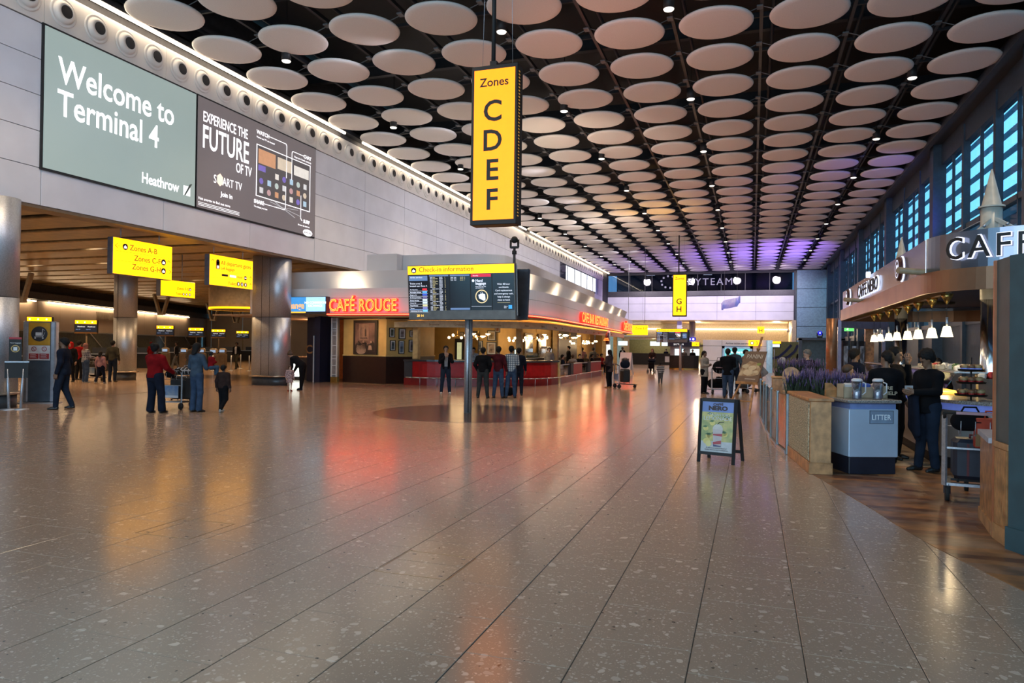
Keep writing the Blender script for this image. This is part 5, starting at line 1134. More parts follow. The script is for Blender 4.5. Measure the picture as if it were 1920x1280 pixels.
for x, y in ((.62, 13.3), (1.8, 14.1), (.55, 13.5), (1.7, 14.3)): MB().box(x-.012, x+.012, y-.012, y+.012, 0, .66).build('post', steel, t2)
# wooden leaflet rack with a rounded top
lr = thing('leaflet_rack', 'orange-brown wooden leaflet rack with a rounded top behind the barrier', 'rack', (.72, 14.85, 0), math.radians(-12))
pts = rect(-.16, 0, .16, 1.3)[:2]+[(.16, 1.22)]+[(.16*math.cos(PI*k/10), 1.22+.16*math.sin(PI*k/10)) for k in range(1, 10)]+[(-.16, 1.22)]
o = MB(); n_ = len(pts); o.add([(a, 0, b) for a, b in pts]+[(a, .03, b) for a, b in pts], [tuple(range(n_)), tuple(range(2*n_-1, n_-1, -1))]+[(i, n_+i, n_+(i+1) % n_, (i+1) % n_) for i in range(n_)]); o.build('back_board', oak, lr, world=False)
for z in (.55, .82, 1.06):
    MB().bev(-.15, .15, -.09, 0, z, z+.10, .01).build('pocket', oak, lr, world=False); MB().box(-.08, .08, -.095, -.09, z+.02, z+.07).build('pocket_label', black, lr, world=False)
for s in (-1, 1): MB().bar((s*.15, .02, 0), (s*.15, .35, 0.02), .03, .03).bar((s*.15, .35, 0), (s*.15, .05, 1.1), .03, .03).build('strut', oak, lr, world=False)
tb = thing('timber_box', 'tall oak planter box behind the leaflet rack', 'planter', (.62, 16.55, 0)); MB().bev(-.2, .25, -.2, .3, 0, 1.1, .01).build('body', oak, tb, world=False); MB().bev(-.22, .27, -.22, .32, 1.1, 1.13, .01).build('cap', oakl, tb, world=False)
# ---------------------------------------------------------------- black A-frame poster
af = thing('a_frame_board', 'black-framed pavement sign advertising iced lemonade, standing alone on the tiles', 'sign', (-.505, 11.10, 0), math.radians(-15))
def leanf(x, z, off=0): return (x, .02+z*.13+off, z)
for nm, s, mm_ in (('front', 1, black), ('rear', -1, black)):
    f = MB(); Q = (lambda x, z, e=0: (x, (.02+z*.13 if s == 1 else .52-z*.28)+e, z))
    for x in (-.26, .26): f.bar(Q(x, 0), Q(x, .95), .045, .03)
    for z in (.14, .93): f.bar(Q(-.26, z), Q(.26, z), .03, .045)
    f.build(nm+'_frame', mm_, af, world=False)
def fp(name, pts, m, e): 
    n = len(pts); V = [(a, .02+b*.13-e, b) for a, b in pts]
    MB().add(V+[(a, b+.004, c) for a, b, c in V], [tuple(range(n)), tuple(range(2*n-1, n-1, -1))]).build(name, m, af, world=False)
fp('poster', rect(-.24, .16, .24, .91), mat('poster_white', (.46, .44, .43), .3), .0)
fp('blue_header', rect(-.24, .755, .24, .91), mat('poster_blue', (.10, .16, .42), .3), .004)
fp('lemon_ground', rect(-.24, .32, .24, .753), mat('poster_lemon', (.52, .42, .12), .35, noise=.3, scale=9, col2=(.25, .28, .08)), .004)
rnd = random.Random(4)
for k in range(11):
    x, z = rnd.uniform(-.2, .2), rnd.uniform(.36, .73); fp('printed_lemon', disc(x, z, .038, 12, rx=1.1), mat('lemon_print', (.62, .50, .13), .4), .006)
    fp('printed_leaf', [(x-.05, z+.02), (x-.01, z+.045), (x+.03, z+.03), (x, z+.01)], mat('leaf_print', (.06, .13, .04), .4), .007)
fp('printed_cup', [(-.065, .50), (.085, .50), (.065, .24), (-.045, .24)], mat('cup_print', (.5, .42, .40), .4), .009); fp('printed_dome', disc(.01, .50, .078, 16, 0, PI), mat('dome_print', (.55, .5, .44), .4), .009)
fp('printed_sleeve', [(-.06, .43), (.08, .44), (.08, .40), (-.06, .41)], mat('sleeve_red', (.4, .03, .04), .4), .011); fp('printed_sleeve', [(-.055, .31), (.07, .34), (.068, .29), (-.05, .275)], _M['sleeve_red'], .011); fp('printed_band', [(-.05, .275), (.068, .26), (.066, .245), (-.045, .245)], mat('sleeve_navy', (.04, .05, .15), .4), .011)
fp('printed_half_lemon', disc(-.12, .285, .045, 16), mat('half_lemon', (.65, .55, .2), .4), .011); fp('printed_lemon', disc(-.15, .32, .045, 16, rx=1.2), _M['lemon_print'], .010)
fp('printed_straw', [(.01, .57), (.03, .60), (.10, .61), (.10, .617), (.025, .61), (.003, .575)], black, .011)
def ft(s, x, z, size, m, **k):
    o = text(af, s, x, 0, size, m, y=0, **k)
    o.location = (0, .02+z*.13-.008, z); o.rotation_euler = (-math.atan(.13), 0, 0); return o
ki = mat('poster_ink', (.03, .01, .012), .5); pw = mat('poster_letter', (.62, .62, .6), .5)
ft('CAFFÉ', .0, .855, .045, ki, align='CENTER', bold=.002, sx=1.2); ft('NERO', .0, .785, .085, ki, align='CENTER', bold=.005, sx=1.25)
ft('ITALIAN ICED', .02, .70, .052, pw, align='CENTER'); ft('LEMONADE', .0, .635, .082, pw, align='CENTER')
ft('A delicious natural blend of\nSicilian lemons and crushed ice', 0, .215, .028, mat('poster_grey', (.2, .18, .18), .5), align='CENTER')
# ---------------------------------------------------------------- easel
es = thing('easel', 'wooden easel holding a brown panini poster, beyond the black pavement sign', 'easel', (-.12, 20.0, 0), math.radians(-42))
el = lambda z: -.30+z*.42
for s in (-1, 1): MB().bar((s*.40, el(0)-.05, 0), (s*.08, el(1.5)-.0, 1.5), .05, .035).build('leg', oak, es, world=False)
MB().bar((0, .75, 0), (0, el(1.5)+.06, 1.5), .045, .03).build('leg', oak, es, world=False)
MB().bar((-.32, el(.35)-.03, .35), (.32, el(.35)-.03, .35), .04, .03).build('crossbar', oak, es, world=False); MB().bar((0, el(.9), .9), (0, el(2.05), 2.05), .05, .035).build('mast', oak, es, world=False)
MB().bar((-.36, el(.82)-.06, .82), (.36, el(.82)-.06, .82), .04, .07).build('ledge', oak, es, world=False)
def ep(name, pts, m, e):
    n = len(pts); V = [(a, el(b)-.06-e, b) for a, b in pts]; MB().add(V+[(a, b+(.02 if e == 0 else .004), c) for a, b, c in V], [tuple(range(n)), tuple(range(2*n-1, n-1, -1))]+[(i, n+i, n+(i+1) % n, (i+1) % n) for i in range(n)]).build(name, m, es, world=False)
ep('poster', rect(-.36, .84, .36, 1.66), mat('panini_brown', (.17, .10, .06), .5), 0)
ep('printed_bread', [(-.35, 1.0), (-.30, 1.25), (-.1, 1.40), (.15, 1.36), (.33, 1.2), (.3, 1.05), (.1, 1.0)], mat('bread_print', (.52, .38, .22), .5, noise=.4, scale=8, col2=(.28, .15, .07)), .004)
for k, (a, b, c) in enumerate(((-.2, 1.26, .14), (.05, 1.22, .16), (-.05, 1.1, .2), (.2, 1.12, .1))): ep('printed_roll', disc(a, b, c*.38, 14, rx=2.2), mat('roll_print', (.60, .46, .28), .5), .008+k*.001)
ep('printed_filling', disc(.24, 1.32, .04, 10, rx=1.8), mat('salad_print', (.25, .28, .06), .5), .013)
o = text(es, 'PANINI', 0, 0, .17, mat('panini_letter', (.6, .52, .42), .5), y=0, align='CENTER'); o.location = (.02, el(1.47)-.07, 1.47); o.rotation_euler = (-math.atan(.42), 0, 0)
ep('printed_line', rect(-.1, .92, .25, .935), _M['panini_letter'], .006)
MB().ball((0, el(1.72), 1.72), .05, 8, 6).build('clamp', oak, es, world=False)
# ---------------------------------------------------------------- booth corner at the right edge
bo = struct('wall_booth', (2.3, 7.6, 0)); teal = mat('teal_panel', (.055, .085, .085), .5); teal2 = mat('teal_post', (.03, .075, .09), .45)
A_, B_, C_, D_ = (2.12, 7.66), (2.13, 7.28), (2.27, 6.98), (3.3, 6.4)
MB().strip([(2.245, 8.56), (2.13, 7.72)], 0, .86, thick=.03).build('counter_side', oak, bo); MB().strip([(2.25, 8.60), (2.11, 7.72)], .86, .91, off0=-.02, off1=-.02, thick=.5).build('counter_top', mat('top_lilac', (.45, .42, .45), .3), bo)
MB().strip([(2.245, 8.56), (2.13, 7.72)], 0, .12, off0=-.015, off1=-.015, thick=.03).build('skirting', oakl, bo); MB().strip([(2.9, 8.7), (2.25, 8.56)], 0, .86, thick=.03).build('counter_end', oak, bo)
MB().strip([A_, B_], 0, .90, thick=.04).build('wood_panel', oak, bo)
for k in range(8):
    f0 = .12+k*.1; a = (A_[0]+(B_[0]-A_[0])*f0, A_[1]+(B_[1]-A_[1])*f0); b = (A_[0]+(B_[0]-A_[0])*(f0+.075), A_[1]+(B_[1]-A_[1])*(f0+.075))
    MB().strip([a, b], .17, .84, off0=-.012, off1=-.012, thick=.012).build('reed', oak, bo)
MB().strip([A_, B_], 0, .15, off0=-.012, off1=-.012, thick=.02).build('skirting', oakl, bo); MB().strip([A_, B_], .85, .90, off0=-.014, off1=-.014, thick=.02).build('dado', oakl, bo)
MB().bev(A_[0]-.01, A_[0]+.04, A_[1]-.01, A_[1]+.03, 0, 2.55, .004).build('edge_trim', mat('trim_wood', (.40, .13, .05), .4), bo)
MB().strip([A_, B_], .90, 2.55, off0=.01, off1=.01, thick=.04).build('teal_panel', teal, bo); MB().strip([B_, C_, D_], 0, 2.55, off0=-.01, off1=-.01, thick=.3).build('teal_post', teal2, bo); MB().strip([B_, C_], 0, .2, off0=-.04, off1=-.04, thick=.05).build('post_base', teal2, bo)
MB().strip([C_, (2.75, 6.72)], .9, 2.2, off0=-.03, off1=-.03, thick=.02).build('teal_frame', teal, bo)
# ================================================================ entrance portal and things farther right
po = thing('door_portal', 'purple-grey steel door portal with one brown pillar beyond the coffee bar', 'portal', (4.6, 39, 0))
MB().cyl((3.62, 37.5, 0), (3.62, 37.5, 3.25), .24, 20).build('pillar', mat('pillar_bronze', (.36, .17, .08), .35, .5), po)
pf = mat('portal_steel', (.30, .26, .36), .3, .6); MB().bar((3.9, 37.6, 3.05), (6.6, 41.5, 3.05), .3, .45).build('lintel', pf, po); MB().box(3.9, 4.05, 37.5, 37.7, 0, 3.2).build('jamb', pf, po); MB().box(6.4, 6.55, 41.3, 41.5, 0, 3.2).build('jamb', pf, po)
MB().box(5.5, 5.9, 40.5, 40.9, 0, 2.9).build('timber_jamb', oak, po)
for i in range(3):
    x = 4.15+i*.45; y = 38.0+i*.65
    MB().bar((x, y, 1.2), (x+.35, y+.5, 1.2), 2.2 if 0 else .03, 2.0).build('door_leaf', glass('door_glass', (.3, .35, .4), .3), po); MB().bar((x+.08, y+.08, 1.35), (x+.27, y+.36, 1.35), .05, 1.2).build('door_poster', mat('poster_pale', (.5, .5, .55), .5, noise=.4, scale=3), po)
eg = MB().bev(-.22, .22, -.03, .03, 0, .2, .01).build('exit_sign', emi('exit_green', (.12, .6, .15), 1.2), po, world=False); eg.location = (-.05, -.1, 2.68); flat(eg, 'arrow', [(-.14, .1), (-.04, .16), (-.04, .04)], whitep, y=-.035); MB().cyl((0, 0, .2), (0, 0, .3), .01, 5).build('rod', steel, eg, world=False)
e2 = thing('exit_sign', 'green emergency exit sign on the brasserie back wall', 'sign', (-14.75, 29.25, 2.2)); MB().bev(-.16, .16, -.03, .03, 0, .16, .01).build('case', emi('exit_green2', (.02, .3, .12), .8), e2, world=False); flat(e2, 'arrow', rect(-.02, .04, .1, .12), whitep, y=-.035); MB().cyl((0, 0, .16), (0, 0, .56), .01, 5).build('rod', steel, e2, world=False)
kb = thing('grey_kiosk', 'dark blue-grey kiosk frame with two blue stage lamps on its roof', 'kiosk', (4.4, 49, 0))
MB().box(2.75, 2.95, 48, 48.2, 0, 2.45).box(5.2, 5.4, 48, 48.2, 0, 2.45).box(2.75, 5.4, 48, 50, 2.35, 2.5).build('frame', mat('kiosk_slate', (.06, .08, .12), .4), kb); MB().box(2.95, 5.2, 49.7, 49.8, 0, 2.35).build('back_panel', mat('kiosk_teal', (.10, .19, .24), .4), kb)
MB().box(4.45, 4.95, 49.55, 49.6, .9, 1.9).build('notice', mat('notice_white', (.5, .52, .58), .5), kb)
for i, x in enumerate((4.0, 4.75)):
    t = thing('stage_lamp', ('left' if i == 0 else 'right')+' blue stage lamp on the kiosk roof', 'lamp', (x, 48.4, 2.5)); MB().bev(-.16, .16, -.12, .12, 0, .1, .02).build('base', black, t, world=False); MB().bar((-.15, 0, .1), (-.15, 0, .3), .03, .06).bar((.15, 0, .1), (.15, 0, .3), .03, .06).build('yoke', black, t, world=False); MB().ball((0, 0, .3), .14, 14, 8).build('head', emi('lamp_blue', (.02, .02, .6), .9), t, world=False); MB().ball((0, -.1, .3), .05, 8, 6).build('lens', emi('lamp_lens', (.4, .5, 1), 8), t, world=False)
# ticket services cabin
tk = thing('ticket_cabin', 'white panelled airline ticket services cabin with a glowing poster bay', 'cabin', (-1, 57, 0))
for x0, x1 in ((-3.53, -2.15), (-2.13, .05), (.07, 1.02)):
    for z0, z1 in ((0, .85), (.87, 1.95), (1.97, 2.42)):
        if x0 == -2.13 and z1 < 2: continue
        MB().bev(x0, x1, 56, 56.1, z0, z1, .01).build('panel', white, tk)
MB().box(-3.5, 1.0, 56.1, 59, 0, 2.4).build('core', pb, tk); MB().cyl((1.22, 56.2, 0), (1.22, 56.2, 2.42), .22, 20).build('lit_column', mat('column_pale', (.35, .5, .6), .3, emit=(.25, .45, .6), es=.35), tk)
fr = MB(); fr.box(-2.1, -1.95, 55.9, 56.2, 0, 1.93).box(-.13, .02, 55.9, 56.2, 0, 1.93).box(-2.1, .02, 55.9, 56.2, 1.78, 1.93); fr.build('bay_frame', alu, tk)
pg_ = mat('travel_poster', (.1, .4, .45), .4, emit=(.35, .75, .75), es=1.1, col2=(.05, .35, .4), noise=.3, scale=1)
MB().box(-1.95, -.13, 56.0, 56.05, .95, 1.78).build('poster_sky', emi('poster_teal', (.12, .48, .50), 1.1), tk); MB().box(-1.95, -.13, 56.0, 56.05, .0, .95).build('poster_ground', emi('poster_pale', (.62, .85, .62), 1.3), tk)
t_ = text(tk, 'Airline ticket services', -.0, 2.1, .2, ink, y=-1.02, align='CENTER'); t_ = text(tk, 'Travelling now', -.05, 1.45, .22, whitep, y=-1.02, align='CENTER', bold=.006)
y3 = MB().box(-.55, .35, -.05, .05, 0, .42).build('number_sign', yel, tk, world=False); y3.location = (1.3, -1.12, 2.0); y3['label'] = 'yellow sign with the number 3'; flat(y3, 'pictogram', disc(-.3, .2, .13, 14), ink, y=-.055); flat(y3, 'pictogram_globe', disc(-.3, .2, .09, 12), whitep, y=-.06); text(y3, '3', -.05, .08, .34, brown, y=-.055)
# alliance desk
ad = thing('airline_desk', 'curved black airline desk with lit screens left of the ticket cabin', 'desk', (-5.3, 61, 0))
MB().strip([(-6.5, 60.6), (-6.1, 60.3), (-5.3, 60.2), (-4.5, 60.35), (-4.15, 60.7)], .12, 1.15, thick=.6).build('front', black, ad); MB().strip([(-6.5, 60.6), (-6.1, 60.3), (-5.3, 60.2), (-4.5, 60.35), (-4.15, 60.7)], 0, .12, thick=.6).build('plinth', mat('brass', (.6, .4, .12), .25, .9), ad)
MB().box(-6.7, -4.3, 63.0, 63.1, 0, 2.2).build('back_wall', mat('desk_back', (.35, .33, .34), .5), ad); MB().box(-6.9, -4.2, 62.8, 63.0, 1.9, 2.3).build('header', navy, ad)
for x in (-6.3, -5.0): MB().box(x, x+.75, 62.9, 62.98, 1.15, 1.7).build('screen', emi('desk_screen_lit', (.75, .9, .92), 1.0), ad)
text(ad, 'SKYTEAM', -1.1, 2.02, .2, whitep, y=1.78); 
y4 = MB().box(-.3, .3, -.04, .05, 0, .35).build('number_sign', yel, ad, world=False); y4.location = (.75, 1.7, 1.95); text(y4, '4', .0, .06, .26, brown, y=-.05)
bl = MB().bev(-.5, .5, -.1, .1, 0, .3, .03).build('blue_lamp_cluster', emi('housing_blue', (.03, .03, .5), .7), ad, world=False); bl.location = (.25, 1.85, 2.4)
for k in range(3): MB().ball((-.3+k*.3, -.12, .15), .09, 8, 6).build('lens', emi('lens_blue', (.3, .25, 1), 6), bl, world=False)
MB().box(-.05, .05, 0, .1, -.15, 0).build('bracket', steel, bl, world=False)
# left desks at the far end
fd = thing('airline_desk', 'long dark desk row under a lit canopy at the far left end of the hall', 'desk', (-10.5, 76, 0))
MB().box(-12.2, -7.0, 76, 77, 0, 1.2).build('front', black, fd); MB().box(-13.5, -6.5, 76.5, 79, 2.75, 2.95).build('canopy_board', mat('beige_wall', (.5, .42, .3), .6), fd); MB().box(-13.0, -6.6, 80, 80.2, 0, 2.7).build('olive_back', mat('olive_panel', (.22, .24, .10), .6), fd); MB().box(-13.3, -13.0, 76.6, 80, 0, 2.75).build('side', mat('beige_wall', (.5, .42, .3), .6), fd)
for x in (-13.6, -10.2, -9.0): MB().box(x, x+1.0, 76.3, 76.4, 2.0, 2.45).build('screen', emi('desk_screen_lit', (.75, .9, .92), 1.0), fd); MB().cyl((x+.5, 76.35, 2.45), (x+.5, 76.7, 2.8), .02, 5).build('screen_rod', dark, fd)
MB().box(-8.6, -7.9, 75.95, 76.0, .3, .9).build('notice', white, fd)
lamp('far_desk_light', 'POINT', (-10, 77.8, 2.6), 90, WARM, shadow_soft_size=.1)
hs = thing('zone_sign', 'square yellow hanging sign with the letter H in the far recess', 'sign', (1.02, 94, 3.75)); MB().box(-.42, .42, -.05, .05, 0, .85).build('case', yel, hs, world=False); text(hs, 'H', 0, .14, .62, ink, y=-.055, align='CENTER', bold=.01); text(hs, 'Zone', 0, .69, .13, brown, y=-.055, align='CENTER'); MB().cyl((0, 0, .85), (0, 0, 1.52), .02, 5).build('rod', steel, hs, world=False)
gs = thing('zone_sign', 'wide yellow hanging sign just past the pavilion tip', 'sign', (-10.6, 70, 3.0)); MB().box(-1.2, 1.0, -.05, .05, 0, .95).build('case', yel, gs, world=False); text(gs, 'Zone E-F', -.2, .55, .3, brown, y=-.055); 
for s in (-.9, .7): MB().cyl((s, 0, .95), (s, 0, 8.5), .02, 5).build('rod', steel, gs, world=False)
ds = thing('desk_screen', 'small yellow-topped screen by the swirl panel at the right of the far recess', 'screen', (1.95, 70, 1.9)); MB().box(-.55, .55, -.05, .1, 0, .55).build('case', dark, ds, world=False); MB().box(-.55, .55, -.06, -.05, .4, .6).build('yellow_header', yel, ds, world=False); MB().box(-.45, .45, -.06, -.05, .08, .35).build('screen', emi('desk_screen_lit', (.75, .9, .92), 1.0), ds, world=False); MB().cyl((0, .05, -1.9), (0, .05, 0), .05, 8).build('post', steel, ds, world=False)
sw = thing('swirl_panel', 'olive panel with a dark blue swirl right of the ticket cabin', 'panel', (3.0, 72, 0)); MB().box(-1.5, 1.8, 0, .1, 0, 2.5).build('panel', mat('olive_panel', (.22, .24, .10), .6), sw, world=False)
for o_ in (0, .8):
    s_ = MB(); pp = [(-1.3+o_, -.04, .9), (-.6+o_, -.04, 1.05), (0+o_, -.04, 1.6), (.5+o_*.7, -.04, 2.2)]
    for a, b in zip(pp[:-1], pp[1:]): s_.bar(a, b, .05, .22)
    s_.build('swirl', mat('swirl_navy', (.015, .02, .10), .5), sw, world=False)
# hanging twisted sculpture
hsu = thing('hanging_sculpture', 'curled translucent white sculpture glowing blue, hung before the far wall', 'sculpture', (-1.65, 60, 5.4), math.radians(15))
V = []; F = []; n = 30
for k in range(n+1):
    t = k/n; x = -.78+1.56*t; y = .34*math.sin(t*2*PI*1.1); up_ = .55*max(0, t-.8)/.2-.45*max(0, .18-t)/.18; hw = .36*(1-.55*abs(2*t-1)**4)
    if t > .9: x = .78-.5*(t-.9)/.1*.6+.0; y = -.1-.3*(t-.9)/.1
    if t < .1: x = -.78+.3*(.1-t)/.1; y = .2+.3*(.1-t)/.1
    for s in (-1, 1): V.append((x, y, s*hw+.15*math.sin((t-.5)*2)+up_*.5))
for k in range(n): F.append((2*k, 2*k+2, 2*k+3, 2*k+1))
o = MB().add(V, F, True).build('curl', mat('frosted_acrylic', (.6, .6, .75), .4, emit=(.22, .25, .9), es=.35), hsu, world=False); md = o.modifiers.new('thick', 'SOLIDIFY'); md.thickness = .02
for x in (-.5, .5): MB().cyl((x, 0, .3), (x, 0, 6.4), .006, 4).build('wire', steel, hsu, world=False)
# security cameras and small fittings
dcam = thing('dome_camera', 'dome camera on an arm at the right end of the far recess', 'camera', (4.2, 94, 4.05)); MB().tube([(0, 0, 1.17), (0, 0, .4), (.0, 0, .15)], .03, 6).build('arm', dark, dcam, world=False); MB().ball((0, 0, 0), .18, 12, 8).build('dome', chrome, dcam, world=False)
# ================================================================ figures: one continuous surface per body or garment
def surfnet(fn, lo, hi, h):
    n = [int(math.ceil((hi[i]-lo[i])/h))+1 for i in range(3)]
    ax = [lo[i]+h*np.arange(n[i]) for i in range(3)]
    X, Y, Z = np.meshgrid(*ax, indexing='ij'); F = fn(X, Y, Z)
    S = F < 0; nx, ny, nz = n[0]-1, n[1]-1, n[2]-1
    acc = np.zeros((nx, ny, nz, 3)); cntv = np.zeros((nx, ny, nz))
    for axis in range(3):
        sl0 = [slice(None)]*3; sl1 = [slice(None)]*3; sl0[axis] = slice(0, -1); sl1[axis] = slice(1, None)
        a, b = F[tuple(sl0)], F[tuple(sl1)]; cr = (a < 0) != (b < 0)
        idx = np.argwhere(cr)
        if len(idx) == 0: continue
        t = a[cr]/(a[cr]-b[cr]); P = idx.astype(float); P[:, axis] += t
        o = [k for k in range(3) if k != axis]
        for da in (0, 1):
            for db in (0, 1):
                c = idx.copy(); c[:, o[0]] -= da; c[:, o[1]] -= db
                ok = (c >= 0).all(1) & (c[:, 0] < nx) & (c[:, 1] < ny) & (c[:, 2] < nz)
                cc = c[ok]; np.add.at(acc, (cc[:, 0], cc[:, 1], cc[:, 2]), P[ok]); np.add.at(cntv, (cc[:, 0], cc[:, 1], cc[:, 2]), 1)
    act = cntv > 0; ids = -np.ones((nx, ny, nz), int); ids[act] = np.arange(act.sum())
    V = acc[act]/cntv[act][:, None]*h+np.array(lo)
    Q = []
    for axis in range(3):
        sl0 = [slice(None)]*3; sl1 = [slice(None)]*3; sl0[axis] = slice(0, -1); sl1[axis] = slice(1, None)
        a, b = S[tuple(sl0)], S[tuple(sl1)]; o = [(axis+1) % 3, (axis+2) % 3]
        idx = np.argwhere(a != b)
        if len(idx) == 0: continue
        ok = (idx[:, o[0]] > 0) & (idx[:, o[1]] > 0) & (idx[:, o[0]] < n[o[0]]-1) & (idx[:, o[1]] < n[o[1]]-1); idx = idx[ok]
        e = np.zeros((2, 3), int); e[0][o[0]] = 1; e[1][o[1]] = 1
        g_ = lambda d: ids[tuple((idx-d).T)]
        q = np.stack([g_(e[0]+e[1]), g_(e[1]), g_(0*e[0]), g_(e[0])], 1)
        fl = ~a[tuple(idx.T)]; q[fl] = q[fl][:, ::-1]; Q.append(q)
    Q = np.concatenate(Q) if Q else np.zeros((0, 4), int)
    return V, Q[(Q >= 0).all(1)]
def seg(X, Y, Z, p):
    a, b, ra, rb, sy = p
    ax_, ay, az = a; dx, dy, dz = b[0]-ax_, (b[1]-ay)/sy, b[2]-az
    px, py, pz = X-ax_, (Y-ay)/sy, Z-az
    L = dx*dx+dy*dy+dz*dz+1e-9; t = np.clip((px*dx+py*dy+pz*dz)/L, 0, 1)
    d = np.sqrt((px-t*dx)**2+(py-t*dy)**2+(pz-t*dz)**2)-(ra+(rb-ra)*t)
    return d*(min(1, sy)*.5+.5)
def smin(a, b, k):
    h_ = np.clip(.5+.5*(b-a)/k, 0, 1); return b*(1-h_)+a*h_-k*h_*(1-h_)
def field(prims, k=.035, off=0.0):
    def fn(X, Y, Z):
        d = None
        for p in prims:
            e = seg(X, Y, Z, p); d = e if d is None else smin(d, e, k)
        return d-off
    return fn
def bounds(prims, pad):
    P = np.array([q for p in prims for q in (p[0], p[1])]); r = max(max(p[2], p[3])*max(1, p[4]) for p in prims)
    return P.min(0)-r-pad, P.max(0)+r+pad
def smesh(name, m, parent, prims, h, k=.035, off=0.0, cuts=(), tuft=0.0):
    lo, hi = bounds(prims, .03+off); f = field(prims, k, off)
    def fn(X, Y, Z):
        d = f(X, Y, Z)
        if tuft: w_ = tuft*(np.sin(95*X+40*Z)*np.sin(80*Y+1)+.6*np.sin(150*Z+60*Y)); d = d+w_
        for (nx_, ny_, nz_, c) in cuts: d = np.maximum(d, nx_*X+ny_*Y+nz_*Z-c+(w_*1.6 if tuft else 0))
        return d
    V, Q = surfnet(fn, lo, hi, h)
    if len(V) == 0: return None
    me = bpy.data.meshes.new(name); me.from_pydata(V.tolist(), [], Q.tolist()); me.update(); me.polygons.foreach_set('use_smooth', [True]*len(me.polygons)); me.materials.append(m)
    o = bpy.data.objects.new(name, me); COL.objects.link(o); o.parent = parent; return o
# a relaxed hand: palm, four unequal curled fingers and a thumb leaving the side of the palm; wrist at the origin, fingers along -Z, thumb towards -Y, palm facing -X
def hand_prims():
    P = [((0, 0, .01), (0, 0, -.03), .026, .030, 1), ((-.002, -.022, -.05), (-.004, -.025, -.085), .017, .014, 1), ((-.002, .0, -.05), (-.004, .0, -.09), .018, .014, 1), ((-.002, .02, -.05), (-.004, .024, -.085), .017, .013, 1)]
    for y, L, c in ((-.031, .070, .02), (-.010, .078, .022), (.012, .072, .026), (.032, .056, .03)):
        z0 = -.088; P += [((-.004, y, z0), (-.010, y*1.05, z0-L*.42), .0092, .0085, 1), ((-.010, y*1.05, z0-L*.42), (-.010-c, y*1.05, z0-L*.78), .0085, .0078, 1), ((-.010-c, y*1.05, z0-L*.78), (-.010-c*1.9, y*1.02, z0-L*.95), .0078, .0068, 1)]
    P += [((-.004, -.022, -.025), (-.014, -.048, -.055), .014, .012, 1), ((-.014, -.048, -.055), (-.024, -.056, -.085), .0115, .0095, 1), ((-.024, -.056, -.085), (-.032, -.052, -.105), .0095, .008, 1)]
    return P
_hand = {}
def hand(parent, wrist, d, m, side, s=1.0):
    key = m.name
    if key not in _hand:
        o = smesh('hand', m, None, hand_prims(), .0048, k=.008); _hand[key] = o.data; bpy.data.objects.remove(o)
    o = bpy.data.objects.new('hand', _hand[key]); COL.objects.link(o); o.parent = parent
    q = Vector((0, 0, -1)).rotation_difference(Vector(d).normalized())
    # mirrored so that both palms face inward
    o.matrix_local = Matrix.Translation(wrist) @ q.to_matrix().to_4x4() @ Matrix.Diagonal((side*s, s, s, 1)); return o
SKIN = {'dark': mat('skin_dark', (.085, .042, .026), .55), 'brown': mat('skin_brown', (.20, .105, .062), .55), 'tan': mat('skin_tan', (.36, .21, .14), .55), 'fair': mat('skin_fair', (.50, .32, .24), .55)}
HAIR = mat('hair_black', (.008, .007, .007), .7, spec=.2, bump=.4, scale=60); HAIRG = mat('hair_grey', (.12, .115, .11), .7); HAIRB = mat('hair_brown', (.05, .025, .012), .6)
SHOE = mat('shoe_black', (.015, .012, .011), .4); EYEM = mat('eye_dark', (.01, .008, .007), .3); LIP = mat('lip_tone', (.16, .06, .045), .5)
def cloth(name, c, **k): return mat('cloth_'+name, tuple(v*.8 for v in c), .95, noise=.12, scale=7, bump=.5, spec=.12, **k)
